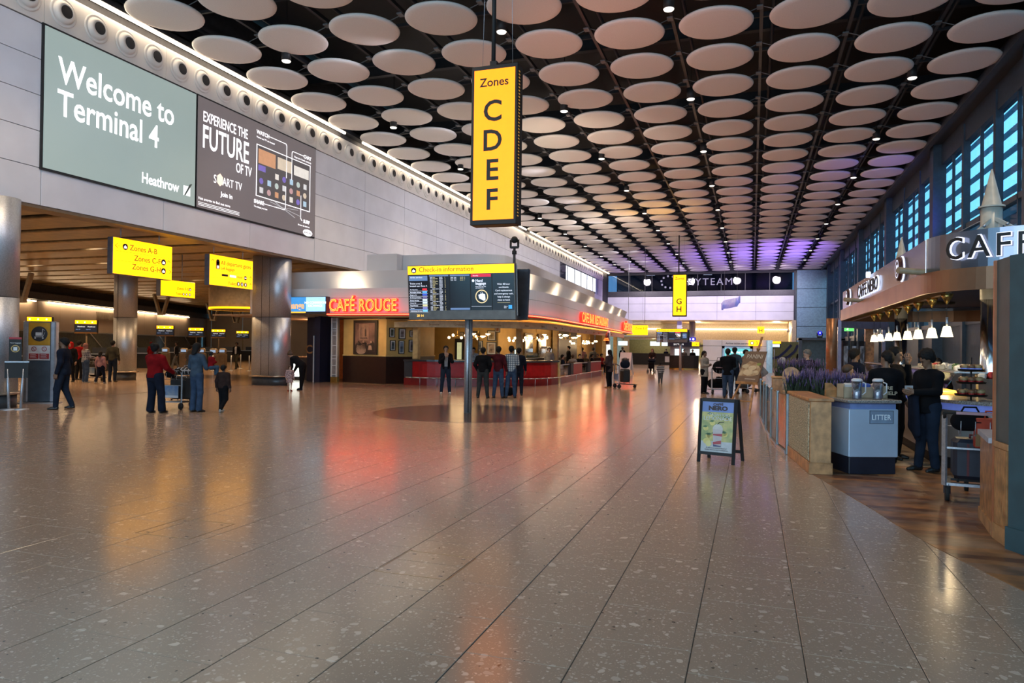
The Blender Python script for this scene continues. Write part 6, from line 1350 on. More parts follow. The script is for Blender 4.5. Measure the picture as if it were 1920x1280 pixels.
def person(label, pos, face, H=1.72, skin='brown', hair='short', top=None, bottom=None, shoe=SHOE, h=.02, arms=None, legs=None, lean=0.0, build=1.0, head=(0, 0), coat=0.0, shirt=None, hairm=HAIR, sit=False, group=None, sleeve=True, flare=0.0, skirt=None, z0=0.0, turn=0.0, cat='person', bag=None, upper_only=False, pattern=None, fine=False):
    """face: heading in degrees, 0 looks towards the viewpoint side (-Y), 180 looks away"""
    s = H/1.75; t = thing('person', label, cat, (pos[0], pos[1], z0), math.radians(face), group); b = build
    A = {'l': ((.235*b, .03, 1.16), (.255*b, -.04, .90)), 'r': ((-.235*b, .03, 1.16), (-.255*b, -.04, .90))}; A.update(arms or {})
    Lg = {'l': ((.105, -.02, .50), (.11, .02, .085)), 'r': ((-.105, -.02, .50), (-.11, .02, .085))}
    if sit: Lg = {'l': ((.12, -.40, .50), (.12, -.38, .085)), 'r': ((-.12, -.40, .50), (-.12, -.38, .085))}
    Lg.update(legs or {})
    hz = .50 if sit else .93; dz = hz-.93
    R = Matrix.Rotation(math.radians(lean), 3, 'X')
    def up(p):
        v = R @ Vector((p[0], p[1], p[2]-.95)); return ((v.x)*s, (v.y)*s, (v.z+.95+dz)*s)
    def dn(p): return (p[0]*s, p[1]*s, p[2]*s)
    sh = {'l': (.178*b, .0, 1.395), 'r': (-.178*b, .0, 1.395)}
    def P(a, c, ra, rb, sy=1.0): return (a, c, ra*s, rb*s, sy)
    torso = [P(up((-.055*b, 0, 1.33)), up((.055*b, 0, 1.33)), .125*b, .125*b, .78), P(up((0, 0, 1.30)), up((0, 0, 1.10)), .145*b, .125*b, .72), P(up((0, 0, 1.12)), up((0, .01, .97)), .128*b, .145*b, .78)]
    hips = [P(up((-.05*b, .01, .95)), up((.05*b, .01, .95)), .115*b, .115*b, .9)]
    shp = [P(up((q*.045*b, .01, 1.445)), up((q*.168*b, .0, 1.392)), .058, .058) for q in (-1, 1)]
    armp = {}; fore = {}
    for k in 'lr': e, w = A[k]; armp[k] = P(up(sh[k]), up(e), .052*b, .042*b); fore[k] = P(up(e), up(w), .040*b, .027)
    legp = {}
    for k in 'lr':
        kn, an = Lg[k]; hp = up((.085*(1 if k == 'l' else -1)*b, .0, .93)); legp[k] = [P(hp, dn(kn), .088*b, .060*b), P(dn(kn), dn(an), .058*b, .038)]
    hd = Vector((0, 0, 1.635)); tx, ty = head
    def hdp(p):
        v = Matrix.Rotation(math.radians(tx), 3, 'X') @ (Matrix.Rotation(math.radians(ty), 3, 'Z') @ Vector((p[0], p[1], p[2]-1.55))); return up((v.x, v.y-.01, v.z+1.55))
    neck = [P(up((0, 0, 1.44)), hdp((0, .0, 1.57)), .056, .052)]
    skull = [P(hdp((0, .012, 1.655)), hdp((0, .012, 1.675)), .083, .083, 1.12), P(hdp((0, -.03, 1.60)), hdp((0, -.045, 1.575)), .060, .045), P(hdp((0, -.095, 1.635)), hdp((0, -.112, 1.615)), .009, .016),
             P(hdp((.082, .005, 1.64)), hdp((.084, .012, 1.615)), .012, .010), P(hdp((-.082, .005, 1.64)), hdp((-.084, .012, 1.615)), .012, .010), P(hdp((-.03, -.078, 1.655)), hdp((.03, -.078, 1.655)), .012, .012)]
    sk = SKIN[skin]
    hh = min(h, .016)
    body = torso+hips+shp+neck+skull+[armp['l'], armp['r'], fore['l'], fore['r']]+([] if upper_only else legp['l']+legp['r'])
    smesh('body', sk, t, body, h if h > .022 else max(.0145, hh), k=.018, off=-.004)
    for k in 'lr':
        e, w = A[k]; W_ = Vector(up(w)); E_ = Vector(up(e)); hand(t, W_, W_-E_, sk, 1 if k == 'l' else -1, s*(1.0 if H > 1.4 else .95))
    # hair
    hk = .012; fz = hdp((0, 0, 0))
    hp_ = [P(hdp((0, .022, 1.675)), hdp((0, .03, 1.655)), .090, .088, 1.12)]
    fwd_ = (Vector(hdp((0, -1, 1.6)))-Vector(hdp((0, 0, 1.6)))).normalized(); upv = (Vector(hdp((0, 0, 1.7)))-Vector(hdp((0, 0, 1.6)))).normalized()
    c0 = Vector(hdp((0, -.030, 1.650))); nrm = (fwd_*.72-upv*.70).normalized()
    cuts = [(nrm.x, nrm.y, nrm.z, nrm.dot(c0))]
    if hair == 'short': smesh('hair', hairm, t, hp_+[P(hdp((0, .05, 1.62)), hdp((0, .05, 1.59)), .06, .05)], hh, k=.02, off=.006, cuts=cuts, tuft=.006)
    elif hair == 'bun': smesh('hair', hairm, t, hp_+[P(hdp((0, .10, 1.72)), hdp((0, .11, 1.70)), .05, .05), P(hdp((0, .06, 1.63)), hdp((0, .06, 1.60)), .062, .05)], hh, k=.02, off=.008, cuts=cuts)
    elif hair == 'afro': smesh('hair', hairm, t, [P(hdp((0, .03, 1.69)), hdp((0, .035, 1.66)), .108, .104)], hh, off=.004, cuts=cuts, tuft=.007)
    elif hair == 'long': smesh('hair', hairm, t, hp_+[P(hdp((0, .06, 1.62)), up((0, .13, 1.36)), .085, .075, .7), P(up((0, .13, 1.36)), up((0, .15, 1.10)), .07, .04, .6)], hh, k=.03, off=.006, cuts=cuts)
    elif hair == 'pony': smesh('hair', hairm, t, hp_+[P(hdp((0, .11, 1.66)), hdp((0, .15, 1.50)), .03, .018)], hh, k=.02, off=.003, cuts=cuts)
    elif hair == 'scarf': smesh('head_scarf', hairm, t, hp_+[P(hdp((0, .01, 1.58)), up((0, .02, 1.45)), .085, .105, .9)], hh, k=.04, off=.010, cuts=[(fwd_.x, fwd_.y, fwd_.z, fwd_.dot(Vector(hdp((0, -.07, 1.6)))))])
    elif hair == 'cap': smesh('cap', hairm, t, hp_, hh, off=.008, cuts=[(-upv.x, -upv.y, -upv.z, -upv.dot(Vector(hdp((0, 0, 1.655)))))]); 
    # features
    if h <= .026:
        for q in (-1, 1): MB().ball(hdp((q*.031, -.083, 1.638)), .0085*s, 8, 6).build('eye', EYEM, t, world=False); MB().bar(hdp((q*.018, -.092, 1.658)), hdp((q*.045, -.084, 1.657)), .006*s, .005*s).build('eyebrow', hairm if hair != 'scarf' else HAIR, t, world=False)
        MB().bar(hdp((-.02, -.094, 1.583)), hdp((.02, -.094, 1.583)), .007*s, .008*s).build('mouth', LIP, t, world=False)
    # clothing
    zt = up((0, 0, 1.495)); nd = (Vector(up((0, 0, 1.6)))-Vector(up((0, 0, 1.5)))).normalized()
    tc = [(nd.x, nd.y, nd.z, nd.dot(Vector(zt)))]
    if bottom is not None and not upper_only:
        lp = [P(p[0], p[1], p[2]/s*1.0, p[3]/s*(1.0 if i == 0 else 1.2+flare)) for k in 'lr' for i, p in enumerate(legp[k])]
        cz = min(Lg['l'][1][2], Lg['r'][1][2])
        hipn = (Vector(up((0, 0, 1.1)))-Vector(up((0, 0, 1.0)))).normalized()
        smesh('trousers', bottom, t, hips+[P(up((0, .01, .95)), up((0, .01, 1.0)), .125*b, .12*b, .9)]+lp, h, k=.03, off=.014, cuts=[(hipn.x, hipn.y, hipn.z, hipn.dot(Vector(up((0, 0, 1.03))))), (0, 0, -1, -.035*s)])
    if skirt is not None:
        smesh('dress_skirt', skirt, t, [P(up((0, 0, 1.05)), dn((0, 0, .62)), .12, .23, .9)], h, off=.01, cuts=[(0, 0, -1, -.60*s)])
    if shirt is not None:
        smesh('shirt', shirt, t, torso, h, off=.014, cuts=tc)
    if top is not None:
        ln = coat; tp = torso+shp+[armp['l'], armp['r']]+([fore['l'], fore['r']] if sleeve else [])+[P(up((0, .0, 1.05)), up((0, .0, .93-ln)), .135*b, .145*b+ln*.1, .85)]
        dnv = -(Vector(up((0, 0, 1.0)))-Vector(up((0, 0, .9)))).normalized()
        cc = list(tc)+[(dnv.x, dnv.y, dnv.z, dnv.dot(Vector(up((0, 0, .90-ln)))))]
        o = None
        if shirt is not None:
            # open front showing the shirt: a wedge cut from chest to hem
            lo, hi = bounds(tp, .05); f = field(tp, .03, .022); fw = (Vector(up((0, -1, 1.2)))-Vector(up((0, 0, 1.2)))).normalized()
            def fn(X, Y, Z):
                d = f(X, Y, Z)
                for (a, b_, c, e) in cc: d = np.maximum(d, a*X+b_*Y+c*Z-e)
                wdg = np.maximum(np.abs(X)-.055*s*b, -(fw.x*X+fw.y*Y+fw.z*(Z-1.2*s))+.04); return np.maximum(d, -wdg)
            V, Q = surfnet(fn, lo, hi, h); me = bpy.data.meshes.new('jacket'); me.from_pydata(V.tolist(), [], Q.tolist()); me.update(); me.polygons.foreach_set('use_smooth', [True]*len(me.polygons)); me.materials.append(top); o = bpy.data.objects.new('jacket', me); COL.objects.link(o); o.parent = t
        else: smesh('top', top, t, tp, h, k=.03, off=.018, cuts=cc)
    if not upper_only:
        for k in 'lr':
            an = Lg[k][1]; q = 1 if k == 'l' else -1
            tz_ = an[2]-.055
            smesh('shoe', shoe, t, [P(dn((an[0], an[1]+.035, tz_+.005)), dn((an[0]+q*.01, an[1]-.09, tz_)), .036, .038), P(dn((an[0]+q*.01, an[1]-.09, tz_)), dn((an[0]+q*.018, an[1]-.155, tz_-.008)), .038, .028), P(dn((an[0], an[1]+.02, tz_+.005)), dn((an[0], an[1]+.02, tz_+.06)), .036, .036)], min(h, .018), k=.02, off=.002, cuts=[(0, 0, -1, -(tz_-.030)*s)])
    return t
# ---- luggage and trolleys
def suitcase(label, loc, rz, w, d, hgt, m, trim=black, cat='suitcase'):
    t = thing('suitcase', label, cat, loc, rz); MB().bev(-w/2, w/2, -d/2, d/2, .04, hgt, min(.04, d*.2)).build('shell', m, t, world=False)
    for x in (-w/2+.05, w/2-.05):
        for y in (-d/2+.03, d/2-.03): MB().cyl((x-.012, y, .022), (x+.012, y, .022), .022, 8).build('wheel', rubber, t, world=False)
    MB().tube([(-.08, 0, hgt), (-.08, 0, hgt+.04), (.08, 0, hgt+.04), (.08, 0, hgt)], .01, 6).build('handle', trim, t, world=False)
    for x in (-w*.22, w*.22): MB().box(x-.012, x+.012, -d/2-.004, -d/2, .08, hgt-.05).build('strap', trim, t, world=False)
    return t
def softbag(label, loc, rz, w, d, hgt, m, cat='bag', name='bag'):
    t = thing(name, label, cat, loc, rz)
    smesh('shell', m, t, [((-w/2+hgt*.35, 0, hgt*.42), (w/2-hgt*.35, 0, hgt*.42), hgt*.42, hgt*.42, min(1.2, d/hgt))], .018, cuts=[(0, 0, -1, 0)])
    MB().tube([(-.1, 0, hgt*.75), (-.06, 0, hgt*1.05), (.06, 0, hgt*1.05), (.1, 0, hgt*.75)], .01, 6).build('strap', m, t, world=False); return t
def trolley(label, loc, rz, ad=None, s=1.0):
    t = thing('baggage_trolley', label, 'trolley', loc, rz)
    MB().bar((-.30, 0, .18), (-.30, 0, .98), .03, .05).bar((.30, 0, .18), (.30, 0, .98), .03, .05).box(-.3, .3, -.012, .012, .18, .21).box(-.3, .3, -.012, .012, .60, .62).build('upright_frame', steel, t, world=False)
    MB().tube([(-.30, 0, .95), (-.31, -.12, 1.02), (.31, -.12, 1.02), (.30, 0, .95)], .018, 8).build('push_bar', rubber, t, world=False)
    MB().box(-.2, .2, -.15, -.137, 1.005, 1.035).build('bar_print', mat('bar_print', (.45, .25, .27), .4), t, world=False)
    bk_ = MB()
    for x in (-.28, -.14, 0, .14, .28): bk_.tube([(x, 0, .92), (x, .02, .76), (x, .2, .74), (x, .22, .84)], .005, 5)
    bk_.tube([(-.28, .22, .84), (.28, .22, .84)], .007, 5).tube([(-.28, 0, .76), (-.28, .22, .76)], .006, 5); bk_.build('basket', steel, t, world=False)
    MB().bar((-.26, 0, .19), (-.18, .85, .15), .04, .03).bar((.26, 0, .19), (.18, .85, .15), .04, .03).box(-.27, .27, .1, .13, .17, .2).box(-.22, .22, .55, .58, .155, .185).build('platform', dark, t, world=False)
    for x in (-.27, .27): MB().cyl((x-.02, .02, .085), (x+.02, .02, .085), .085, 16).build('wheel', rubber, t, world=False); MB().bar((x, .02, .085), (x, .02, .2), .03, .07).build('fork', dark, t, world=False)
    MB().cyl((-.02, .82, .07), (.02, .82, .07), .07, 14).build('wheel', rubber, t, world=False); MB().bar((0, .82, .07), (0, .8, .17), .03, .05).build('fork', dark, t, world=False)
    if ad: MB().box(-.25, .22, -.02, -.012, .30, .60).build('advert_panel', ad, t, world=False); MB().box(-.25, .22, -.024, -.02, .30, .36).build('advert_strip', white, t, world=False)
    return t
adb = mat('advert_blue', (.10, .22, .45), .3, noise=.5, scale=4, col2=(.35, .42, .50))
def fl(px, py): return FL(px, py)
jeans = cloth('jeans', (.045, .075, .135)); djeans = cloth('dark_jeans', (.018, .026, .045)); blk = cloth('black', (.008, .008, .01)); nvy = cloth('navy', (.012, .016, .03)); gry = cloth('grey', (.12, .12, .12)); wht = cloth('white', (.5, .5, .52)); rdd = cloth('red', (.22, .006, .008)); brn = cloth('brown', (.035, .02, .018)); denim = cloth('denim', (.055, .085, .125)); maroon = cloth('maroon', (.075, .010, .014)); pink = cloth('pink', (.42, .22, .22)); crm = cloth('cream', (.42, .34, .27)); olive = cloth('olive', (.05, .045, .03)); lgy = cloth('pale_grey', (.32, .32, .33))
trainer = mat('trainer_grey', (.35, .35, .33), .6); tanshoe = mat('shoe_tan', (.35, .15, .04), .5)
pl_w = plaid('plaid_white', (.42, .46, .47), (.03, .06, .10), 14); pl_g = plaid('plaid_grey', (.05, .05, .07), (.25, .25, .27), 14); strp = plaid('stripe_bw', (.01, .01, .012), (.01, .01, .012), 1)
def stripes(name, a, bcol, s):
    m = plaid(name, a, bcol, s); nt = m.node_tree
    for n in nt.nodes:
        if n.type == 'MATH' and n.operation == 'MULTIPLY' and any(l.from_socket.name == 'X' for l in n.inputs[0].links): n.inputs[1].default_value = 0.0
    for n in nt.nodes:
        if n.type == 'MATH' and n.operation == 'LESS_THAN':
            n.inputs[1].default_value = .5
    # drop the X term
    ad = [n for n in nt.nodes if n.type == 'MATH' and n.operation == 'ADD'][0]; nt.links.remove(ad.inputs[0].links[0]); ad.inputs[0].default_value = 0; return m
strp = stripes('stripe_black_white', (.45, .45, .46), (.012, .012, .015), 12)
walk = {'l': ((.10, -.16, .50), (.11, -.18, .085)), 'r': ((-.10, .06, .50), (-.11, .34, .16))}
walk2 = {'r': ((-.10, -.16, .50), (-.11, -.20, .085)), 'l': ((.10, .06, .50), (.11, .30, .14))}
wide = {'l': ((.16, -.02, .50), (.22, .02, .085)), 'r': ((-.16, -.02, .50), (-.22, .02, .085))}
fwdarms = {'l': ((.23, -.06, 1.15), (.17, -.33, 1.10)), 'r': ((-.23, -.06, 1.15), (-.17, -.33, 1.10))}
folded = {'l': ((.22, -.04, 1.15), (.06, -.22, 1.18)), 'r': ((-.22, -.04, 1.15), (-.06, -.22, 1.16))}
pockets = {'l': ((.27, .06, 1.15), (.22, -.08, .95)), 'r': ((-.27, .06, 1.15), (-.22, -.08, .95))}
phone = {'l': ((.22, -.12, 1.15), (.05, -.30, 1.38)), 'r': ((-.22, -.12, 1.15), (-.05, -.30, 1.36))}
# left group
person('man in a dark jacket over a grey shirt stepping past the yellow totem sign', FL(118, 767), -62, 1.78, 'brown', 'short', nvy, djeans, h=.018, legs={'l': ((.10, -.10, .50), (.11, -.12, .085)), 'r': ((-.10, .0, .50), (-.11, .16, .095))}, coat=.06, shirt=gry, build=1.08)
person('woman in a red sweater and wide navy trousers pushing a loaded trolley, seen from behind', FL(290, 774), 178, 1.66, 'dark', 'bun', rdd, nvy, h=.018, arms={'l': ((.27, -.10, 1.15), (.25, -.33, 1.02)), 'r': ((-.27, -.10, 1.15), (-.25, -.33, 1.02))}, build=1.28, flare=.9, legs={'l': ((.12, -.02, .5), (.13, .02, .085)), 'r': ((-.12, -.08, .5), (-.13, -.1, .085))})
person('woman in a denim jacket with long black hair carrying a child on her arm', FL(368, 772), 176, 1.69, 'dark', 'long', denim, jeans, h=.018, arms={'r': ((-.26, -.06, 1.13), (-.20, -.28, 1.15)), 'l': ((.25, -.02, 1.15), (.20, -.20, 1.0))}, build=1.0, flare=.5)
bx_, by_ = FL(388, 772)
person('toddler in a red jacket held on the arm of the woman in denim', (bx_+.12, by_-.02), 150, .80, 'dark', 'short', rdd, denim, h=.018, sit=True, z0=.88, arms={'l': ((.22, -.1, 1.3), (.12, -.2, 1.4)), 'r': ((-.22, -.1, 1.2), (-.15, -.2, 1.2))}, legs={'l': ((.12, -.3, .5), (.12, -.28, .12)), 'r': ((-.12, -.3, .5), (-.12, -.28, .12))})
person('small boy in a dark brown jacket with a blue hem walking away', FL(418, 773), 180, 1.16, 'dark', 'short', brn, blk, h=.016, arms={'l': ((.26, .04, 1.16), (.30, 0, .90)), 'r': ((-.26, .04, 1.16), (-.30, 0, .90))}, legs={'l': ((.10, -.04, .50), (.11, .0, .085)), 'r': ((-.10, -.02, .50), (-.11, .24, .16))}, shirt=None, build=1.12, shoe=trainer)
x, y = FL(320, 768)
trolley('loaded baggage trolley with a blue advert panel pushed by the woman in red', (x-.05, y+.05, 0), math.radians(8), adb)
suitcase('large black suitcase standing on the trolley of the woman in red', (x+.02, y+.42, .21), math.radians(8), .62, .32, .62, black)
softbag('black and white patterned bag on top of that black suitcase', (x+.08, y+.44, .86), .1, .62, .3, .24, plaid('bag_pattern', (.02, .02, .02), (.4, .4, .42), 9))
softbag('dark hand bag in the basket of the trolley of the woman in red', (x-.12, y+.12, .80), 0, .3, .2, .22, blk)
x, y = FL(160, 717)
person('person in a grey plaid shirt and pink head scarf leaning on a trolley', (x, y), 165, 1.62, 'tan', 'scarf', pl_g, jeans, h=.024, hairm=cloth('dusty_pink', (.22, .11, .10)), arms=fwdarms, flare=.5, build=1.15, shoe=trainer)
trolley('baggage trolley behind the walking man at the left', (x-.35, y+.5, 0), math.radians(15), adb)
softbag('dark bag heaped on the trolley behind the walking man', (x-.3, y+.75, .21), 0, .6, .35, .4, blk)
person('dark-haired man behind the person in grey plaid', (x+.35, y+1.0), 200, 1.74, 'tan', 'short', olive, djeans, h=.026)
person('girl in a pink padded vest over red sleeves walking beside the round column', FL(188, 719), 200, 1.30, 'tan', 'long', pink, nvy, h=.022, legs=walk2, shoe=trainer)
person('woman in a red head scarf looking out from behind the walking man', FL(132, 716), 20, 1.66, 'tan', 'scarf', blk, blk, h=.026, hairm=cloth('red_scarf', (.35, .012, .012)))
person('dark-haired person in a red jacket behind the red head scarf', FL(148, 712), 190, 1.72, 'tan', 'short', rdd, blk, h=.026)
person('man in a dark blazer and pale shirt striding towards the hall in tan shoes', FL(330, 694), -30, 1.76, 'dark', 'short', blk, gry, h=.028, shirt=lgy, legs={'l': ((.12, -.2, .5), (.16, -.30, .085)), 'r': ((-.10, .02, .50), (-.14, .2, .12))}, shoe=tanshoe, coat=.04)
person('man in a red cap and red top just behind the woman in the red sweater', FL(283, 692), 180, 1.72, 'dark', 'cap', rdd, djeans, h=.03, hairm=cloth('cap_red', (.12, .01, .01)))
person('man in a white T-shirt under an open dark jacket walking near the big column', FL(443, 692), 5, 1.78, 'dark', 'short', blk, olive, h=.028, shirt=wht, legs=walk)
person('stooping person in grey half hidden behind the woman in denim', FL(352, 698), 100, 1.6, 'brown', 'short', gry, gry, h=.03, lean=25)
# by the big column
person('woman in black bending down to a small girl beside the big column', FL(566, 731), -88, 1.66, 'tan', 'bun', blk, blk, h=.02, lean=52, arms={'l': ((.17, -.25, 1.20), (.10, -.50, 1.14)), 'r': ((-.17, -.25, 1.20), (-.10, -.50, 1.14))}, legs={'l': ((.08, .02, .50), (.09, .02, .085)), 'r': ((-.08, -.02, .50), (-.09, -.1, .085))}, hairm=HAIRB, shoe=nvy)
person('little girl in a flowered dress with a red collar beside the big column', FL(543, 733), 60, .90, 'fair', 'bun', mat('flower_dress', (.5, .36, .34), .8, noise=.4, scale=26, col2=(.12, .07, .10)), None, h=.014, skirt=mat('flower_dress', (.5, .36, .34), .8), hairm=HAIRB, shoe=mat('shoe_red', (.2, .01, .01), .5), build=1.1)
# around the information board
person('man in a dark jacket and white T-shirt standing with raised hands left of the pole', FL(835, 738), 30, 1.70, 'tan', 'short', blk, djeans, h=.019, shirt=lgy, arms={'l': ((.22, -.14, 1.18), (.02, -.28, 1.40)), 'r': ((-.22, -.10, 1.16), (-.04, -.26, 1.36))}, legs={'l': ((.12, -.02, .5), (.15, .0, .085)), 'r': ((-.12, -.02, .5), (-.15, .02, .085))}, shoe=trainer)
person('man in a black jacket under the arm of the man in maroon, seen from behind', FL(905, 746), 185, 1.66, 'brown', 'short', blk, cloth('faded_black', (.04, .045, .045)), h=.019, build=1.12, legs={'l': ((.13, 0, .5), (.17, .02, .085)), 'r': ((-.13, 0, .5), (-.17, .02, .085))}, arms=pockets)
person('man in a maroon hooded top with one arm round his neighbour, seen from behind', FL(934, 746), 178, 1.70, 'brown', 'short', maroon, jeans, h=.019, arms={'l': ((.38, .02, 1.41), (.60, .10, 1.42)), 'r': ((-.25, .03, 1.16), (-.27, -.06, .92))}, legs={'l': ((.12, 0, .5), (.16, .02, .085)), 'r': ((-.12, 0, .5), (-.16, .02, .085))})
person('man in a white and blue plaid shirt with short sleeves, seen from behind', FL(958, 746), 190, 1.72, 'brown', 'short', pl_w, jeans, h=.019, sleeve=False, arms=folded, legs={'l': ((.12, 0, .5), (.16, .05, .085)), 'r': ((-.10, -.03, .5), (-.12, -.06, .085))})
person('man in dark clothes mostly hidden behind the plaid shirt', FL(972, 741), 195, 1.66, 'brown', 'short', nvy, djeans, h=.024)
softbag('dark bag on the floor between the men reading the board', (FL(948, 742)[0], FL(948, 742)[1]+.2, 0), .3, .45, .3, .35, blk)
# inside the brasserie
person('waiter in a white shirt holding a camera at the bar behind the raised-hands man', (-11.95, 30.2), 15, 1.64, 'tan', 'short', wht, blk, h=.024, arms={'l': ((.24, -.12, 1.18), (.05, -.32, 1.40)), 'r': ((-.24, -.12, 1.18), (-.08, -.32, 1.40))}, head=(12, 0))
cafe = [(1030, 34.5, 10, 1.68, 'fair', lgy, 'barista in a pale shirt working behind the red counter'), (1066, 40.0, -60, 1.78, 'fair', blk, 'man in black standing at the inner counter'), (1092, 43.0, 190, 1.70, 'dark', pink, 'waiter in a pink shirt seen from behind'), (1112, 44.0, 200, 1.70, 'brown', gry, 'customer in grey standing by the mustard post')]
for px, yy, fc, hh_, sk_, tp_, lb in cafe:
    d = ray(px, 655); person(lb, (-10.35, -10.35*d.y/d.x), fc, hh_, sk_, 'short', tp_, blk, h=.032)
random.seed(6)
seatm = mat('cafe_chair', (.05, .025, .015), .5)
def chair(label, x, y, rz):
    t = thing('cafe_chair', label, 'chair', (x, y, 0), rz); MB().bev(-.2, .2, -.2, .2, .33, .37, .01).build('seat', seatm, t, world=False); MB().bev(-.2, .2, .17, .21, .55, .88, .01).build('backrest', seatm, t, world=False)
    for a in (-.17, .17):
        for b_ in (-.17, .18): MB().bar((a, b_, 0), (a, b_, .9 if b_ > 0 else .43), .03, .03).build('leg', seatm, t, world=False)
    return t
seats = [(1055, 38.0, 100, nvy, 'short', 'diner in navy turned aside at the first table by the rail'), (1074, 37.0, 178, lgy, 'short', 'diner in a pale shirt seen from behind at the rail'), (1087, 39.5, 20, blk, 'short', 'dark-clothed diner facing the pale-shirted one'), (1098, 38.5, 170, olive, 'long', 'long-haired diner in a patterned top beside the glass screen'), (1110, 40.5, 90, blk, 'short', 'diner in black turned towards the counter'), (1120, 43.0, 0, brn, 'bun', 'diner facing out near the far end of the red counter'), (1128, 45.5, 60, rdd, 'short', 'farthest seated diner, in red, by the pavilion tip')]
for i, (px, yy, fc, tp_, hr, lb) in enumerate(seats):
    d = ray(px, 670); x = -9.85-.0*i; yy = x*d.y/d.x; person(lb, (x, yy), fc, 1.72, random.choice(['brown', 'fair', 'tan']), hr, tp_, blk, h=.034, sit=True, arms=fwdarms, hairm=HAIRB if i % 2 else HAIR)
    a = math.radians(fc); chair('dark wooden cafe chair under the '+lb.split(' ')[0]+' '+' '.join(lb.split(' ')[1:9]), x-.03*math.sin(a), yy+.05*math.cos(a), a)
for i, (x, yy) in enumerate(((-10.5, 39.9), (-10.5, 42.6), (-10.5, 46.4))):
    t = thing('cafe_table', ('nearest', 'middle', 'farthest')[i]+' round table beside the brasserie rail', 'table', (x, yy, 0)); MB().cyl((0, 0, .72), (0, 0, .75), .35, 24).build('tabletop', seatm, t, world=False); MB().cyl((0, 0, .02), (0, 0, .72), .03, 8).cyl((0, 0, 0), (0, 0, .02), .22, 16).build('pedestal', dark, t, world=False)
# centre right
x, y = FL(1142, 727)
person('woman in a brown cardigan waiting behind a loaded trolley near the red counter', (x, y), -110, 1.62, 'brown', 'long', cloth('cardigan', (.07, .045, .045)), blk, h=.024, arms=folded, coat=.16, build=1.1, shoe=tanshoe)
trolley('loaded trolley beside the woman in the brown cardigan', (x+.30, y+.1, 0), math.radians(-60), adb)
suitcase('black suitcase on the trolley beside the woman in the brown cardigan', (x+.62, y+.32, .21), math.radians(-60), .5, .3, .60, black)
softbag('navy rucksack on top of the black suitcase near the red counter', (x+.62, y+.32, .84), 0, .36, .3, .42, nvy)
person('little boy in a black and white striped jumper standing alone in the hall', FL(1238, 719), 175, 1.02, 'tan', 'short', strp, gry, h=.018, arms={'l': ((.25, .0, 1.16), (.16, -.1, .95)), 'r': ((-.25, .03, 1.16), (-.24, 0, .9))}, build=1.15)
x, y = FL(1221, 699)
person('fair-haired woman in dark clothes behind a pushchair near the airline desks', (x, y+.5), 0, 1.68, 'fair', 'long', brn, blk, h=.032, arms=fwdarms, hairm=mat('hair_red', (.20, .06, .03), .6))
pc = thing('pushchair', 'dark pushchair with bags in front of the airline desks', 'pushchair', (x, y, 0)); MB().bar((-.22, .3, 1.0), (-.22, -.3, .1), .03, .03).bar((.22, .3, 1.0), (.22, -.3, .1), .03, .03).bar((-.22, .3, 1.0), (.22, .3, 1.0), .03, .03).build('frame', dark, pc, world=False); MB().bev(-.2, .2, -.1, .25, .3, .75, .05).build('seat', blk, pc, world=False); MB().bev(-.27, .27, .0, .35, .75, .95, .08).build('hood', nvy, pc, world=False)
for q in (-1, 1):
    for yy in (-.28, .28): MB().cyl((q*.24-.02, yy, .1), (q*.24+.02, yy, .1), .1, 12).build('wheel', rubber, pc, world=False)
d = ray(1167, 668); person('man in a black suit and white shirt standing far off behind the pavilion', (d.x/d.y*64, 64), 10, 1.78, 'dark', 'short', blk, crm, h=.036, shirt=wht)
for px, yy, lb, tp_ in ((1282, 62.2, 'agent in a grey top behind the curved black airline desk', gry), (1298, 61.9, 'red-haired agent at the right end of the curved airline desk', blk), (1248, 76.9, 'agent at the right end of the far left desk row', nvy), (1500, 66.0, 'distant person in black by the swirl panel', blk)):
    d = ray(px, 660); person(lb, (d.x/d.y*yy, yy+.4), 0, 1.66, 'fair', 'short', tp_, blk, h=.04)
# queue by the panini easel
x, y = FL(1320, 738)
person('woman in a cream coat with tied dark hair beside a trolley with a black rucksack', (x, y), 62, 1.63, 'brown', 'pony', crm, blk, h=.022, coat=.2, arms=folded, build=1.08)
trolley('trolley carrying a black rucksack behind the pavement sign', (x+.58, y-.15, 0), math.radians(20), None)
softbag('round-topped black rucksack standing in the trolley basket', (x+.55, y+.0, .78), 0, .40, .30, .58, blk)
softbag('heap of black holdalls low on the trolley behind the pavement sign', (x+.50, y+.35, .21), .2, .75, .5, .42, blk); softbag('second black holdall lying across the low heap behind the pavement sign', (x+.72, y+.05, .42), -.1, .6, .35, .28, blk)
person('man in a black hooded jacket and jeans facing the glowing poster', FL(1364, 746), 172, 1.72, 'brown', 'short', blk, jeans, h=.022, coat=.08, build=1.12, arms=folded)
person('man in a blue-grey jacket just behind the black hooded jacket', (FL(1377, 738)[0], FL(1377, 738)[1]), 160, 1.78, 'brown', 'short', cloth('slate_blue', (.05, .075, .10)), djeans, h=.024, arms=pockets)
person('man in a pale pink shirt with a rucksack strap looking down', FL(1396, 735), 70, 1.70, 'brown', 'short', cloth('pale_pink', (.34, .22, .19)), blk, h=.022, arms=fwdarms, head=(22, 0))
trolley('trolley with parcels beside the man in the pale pink shirt', (FL(1385, 738)[0]+.1, FL(1385, 738)[1]+.5, 0), math.radians(-40), None)
softbag('grey parcel bag on the trolley beside the pale pink shirt', (FL(1388, 738)[0]+.1, FL(1388, 738)[1]+.4, .21), .5, .6, .4, .45, gry)
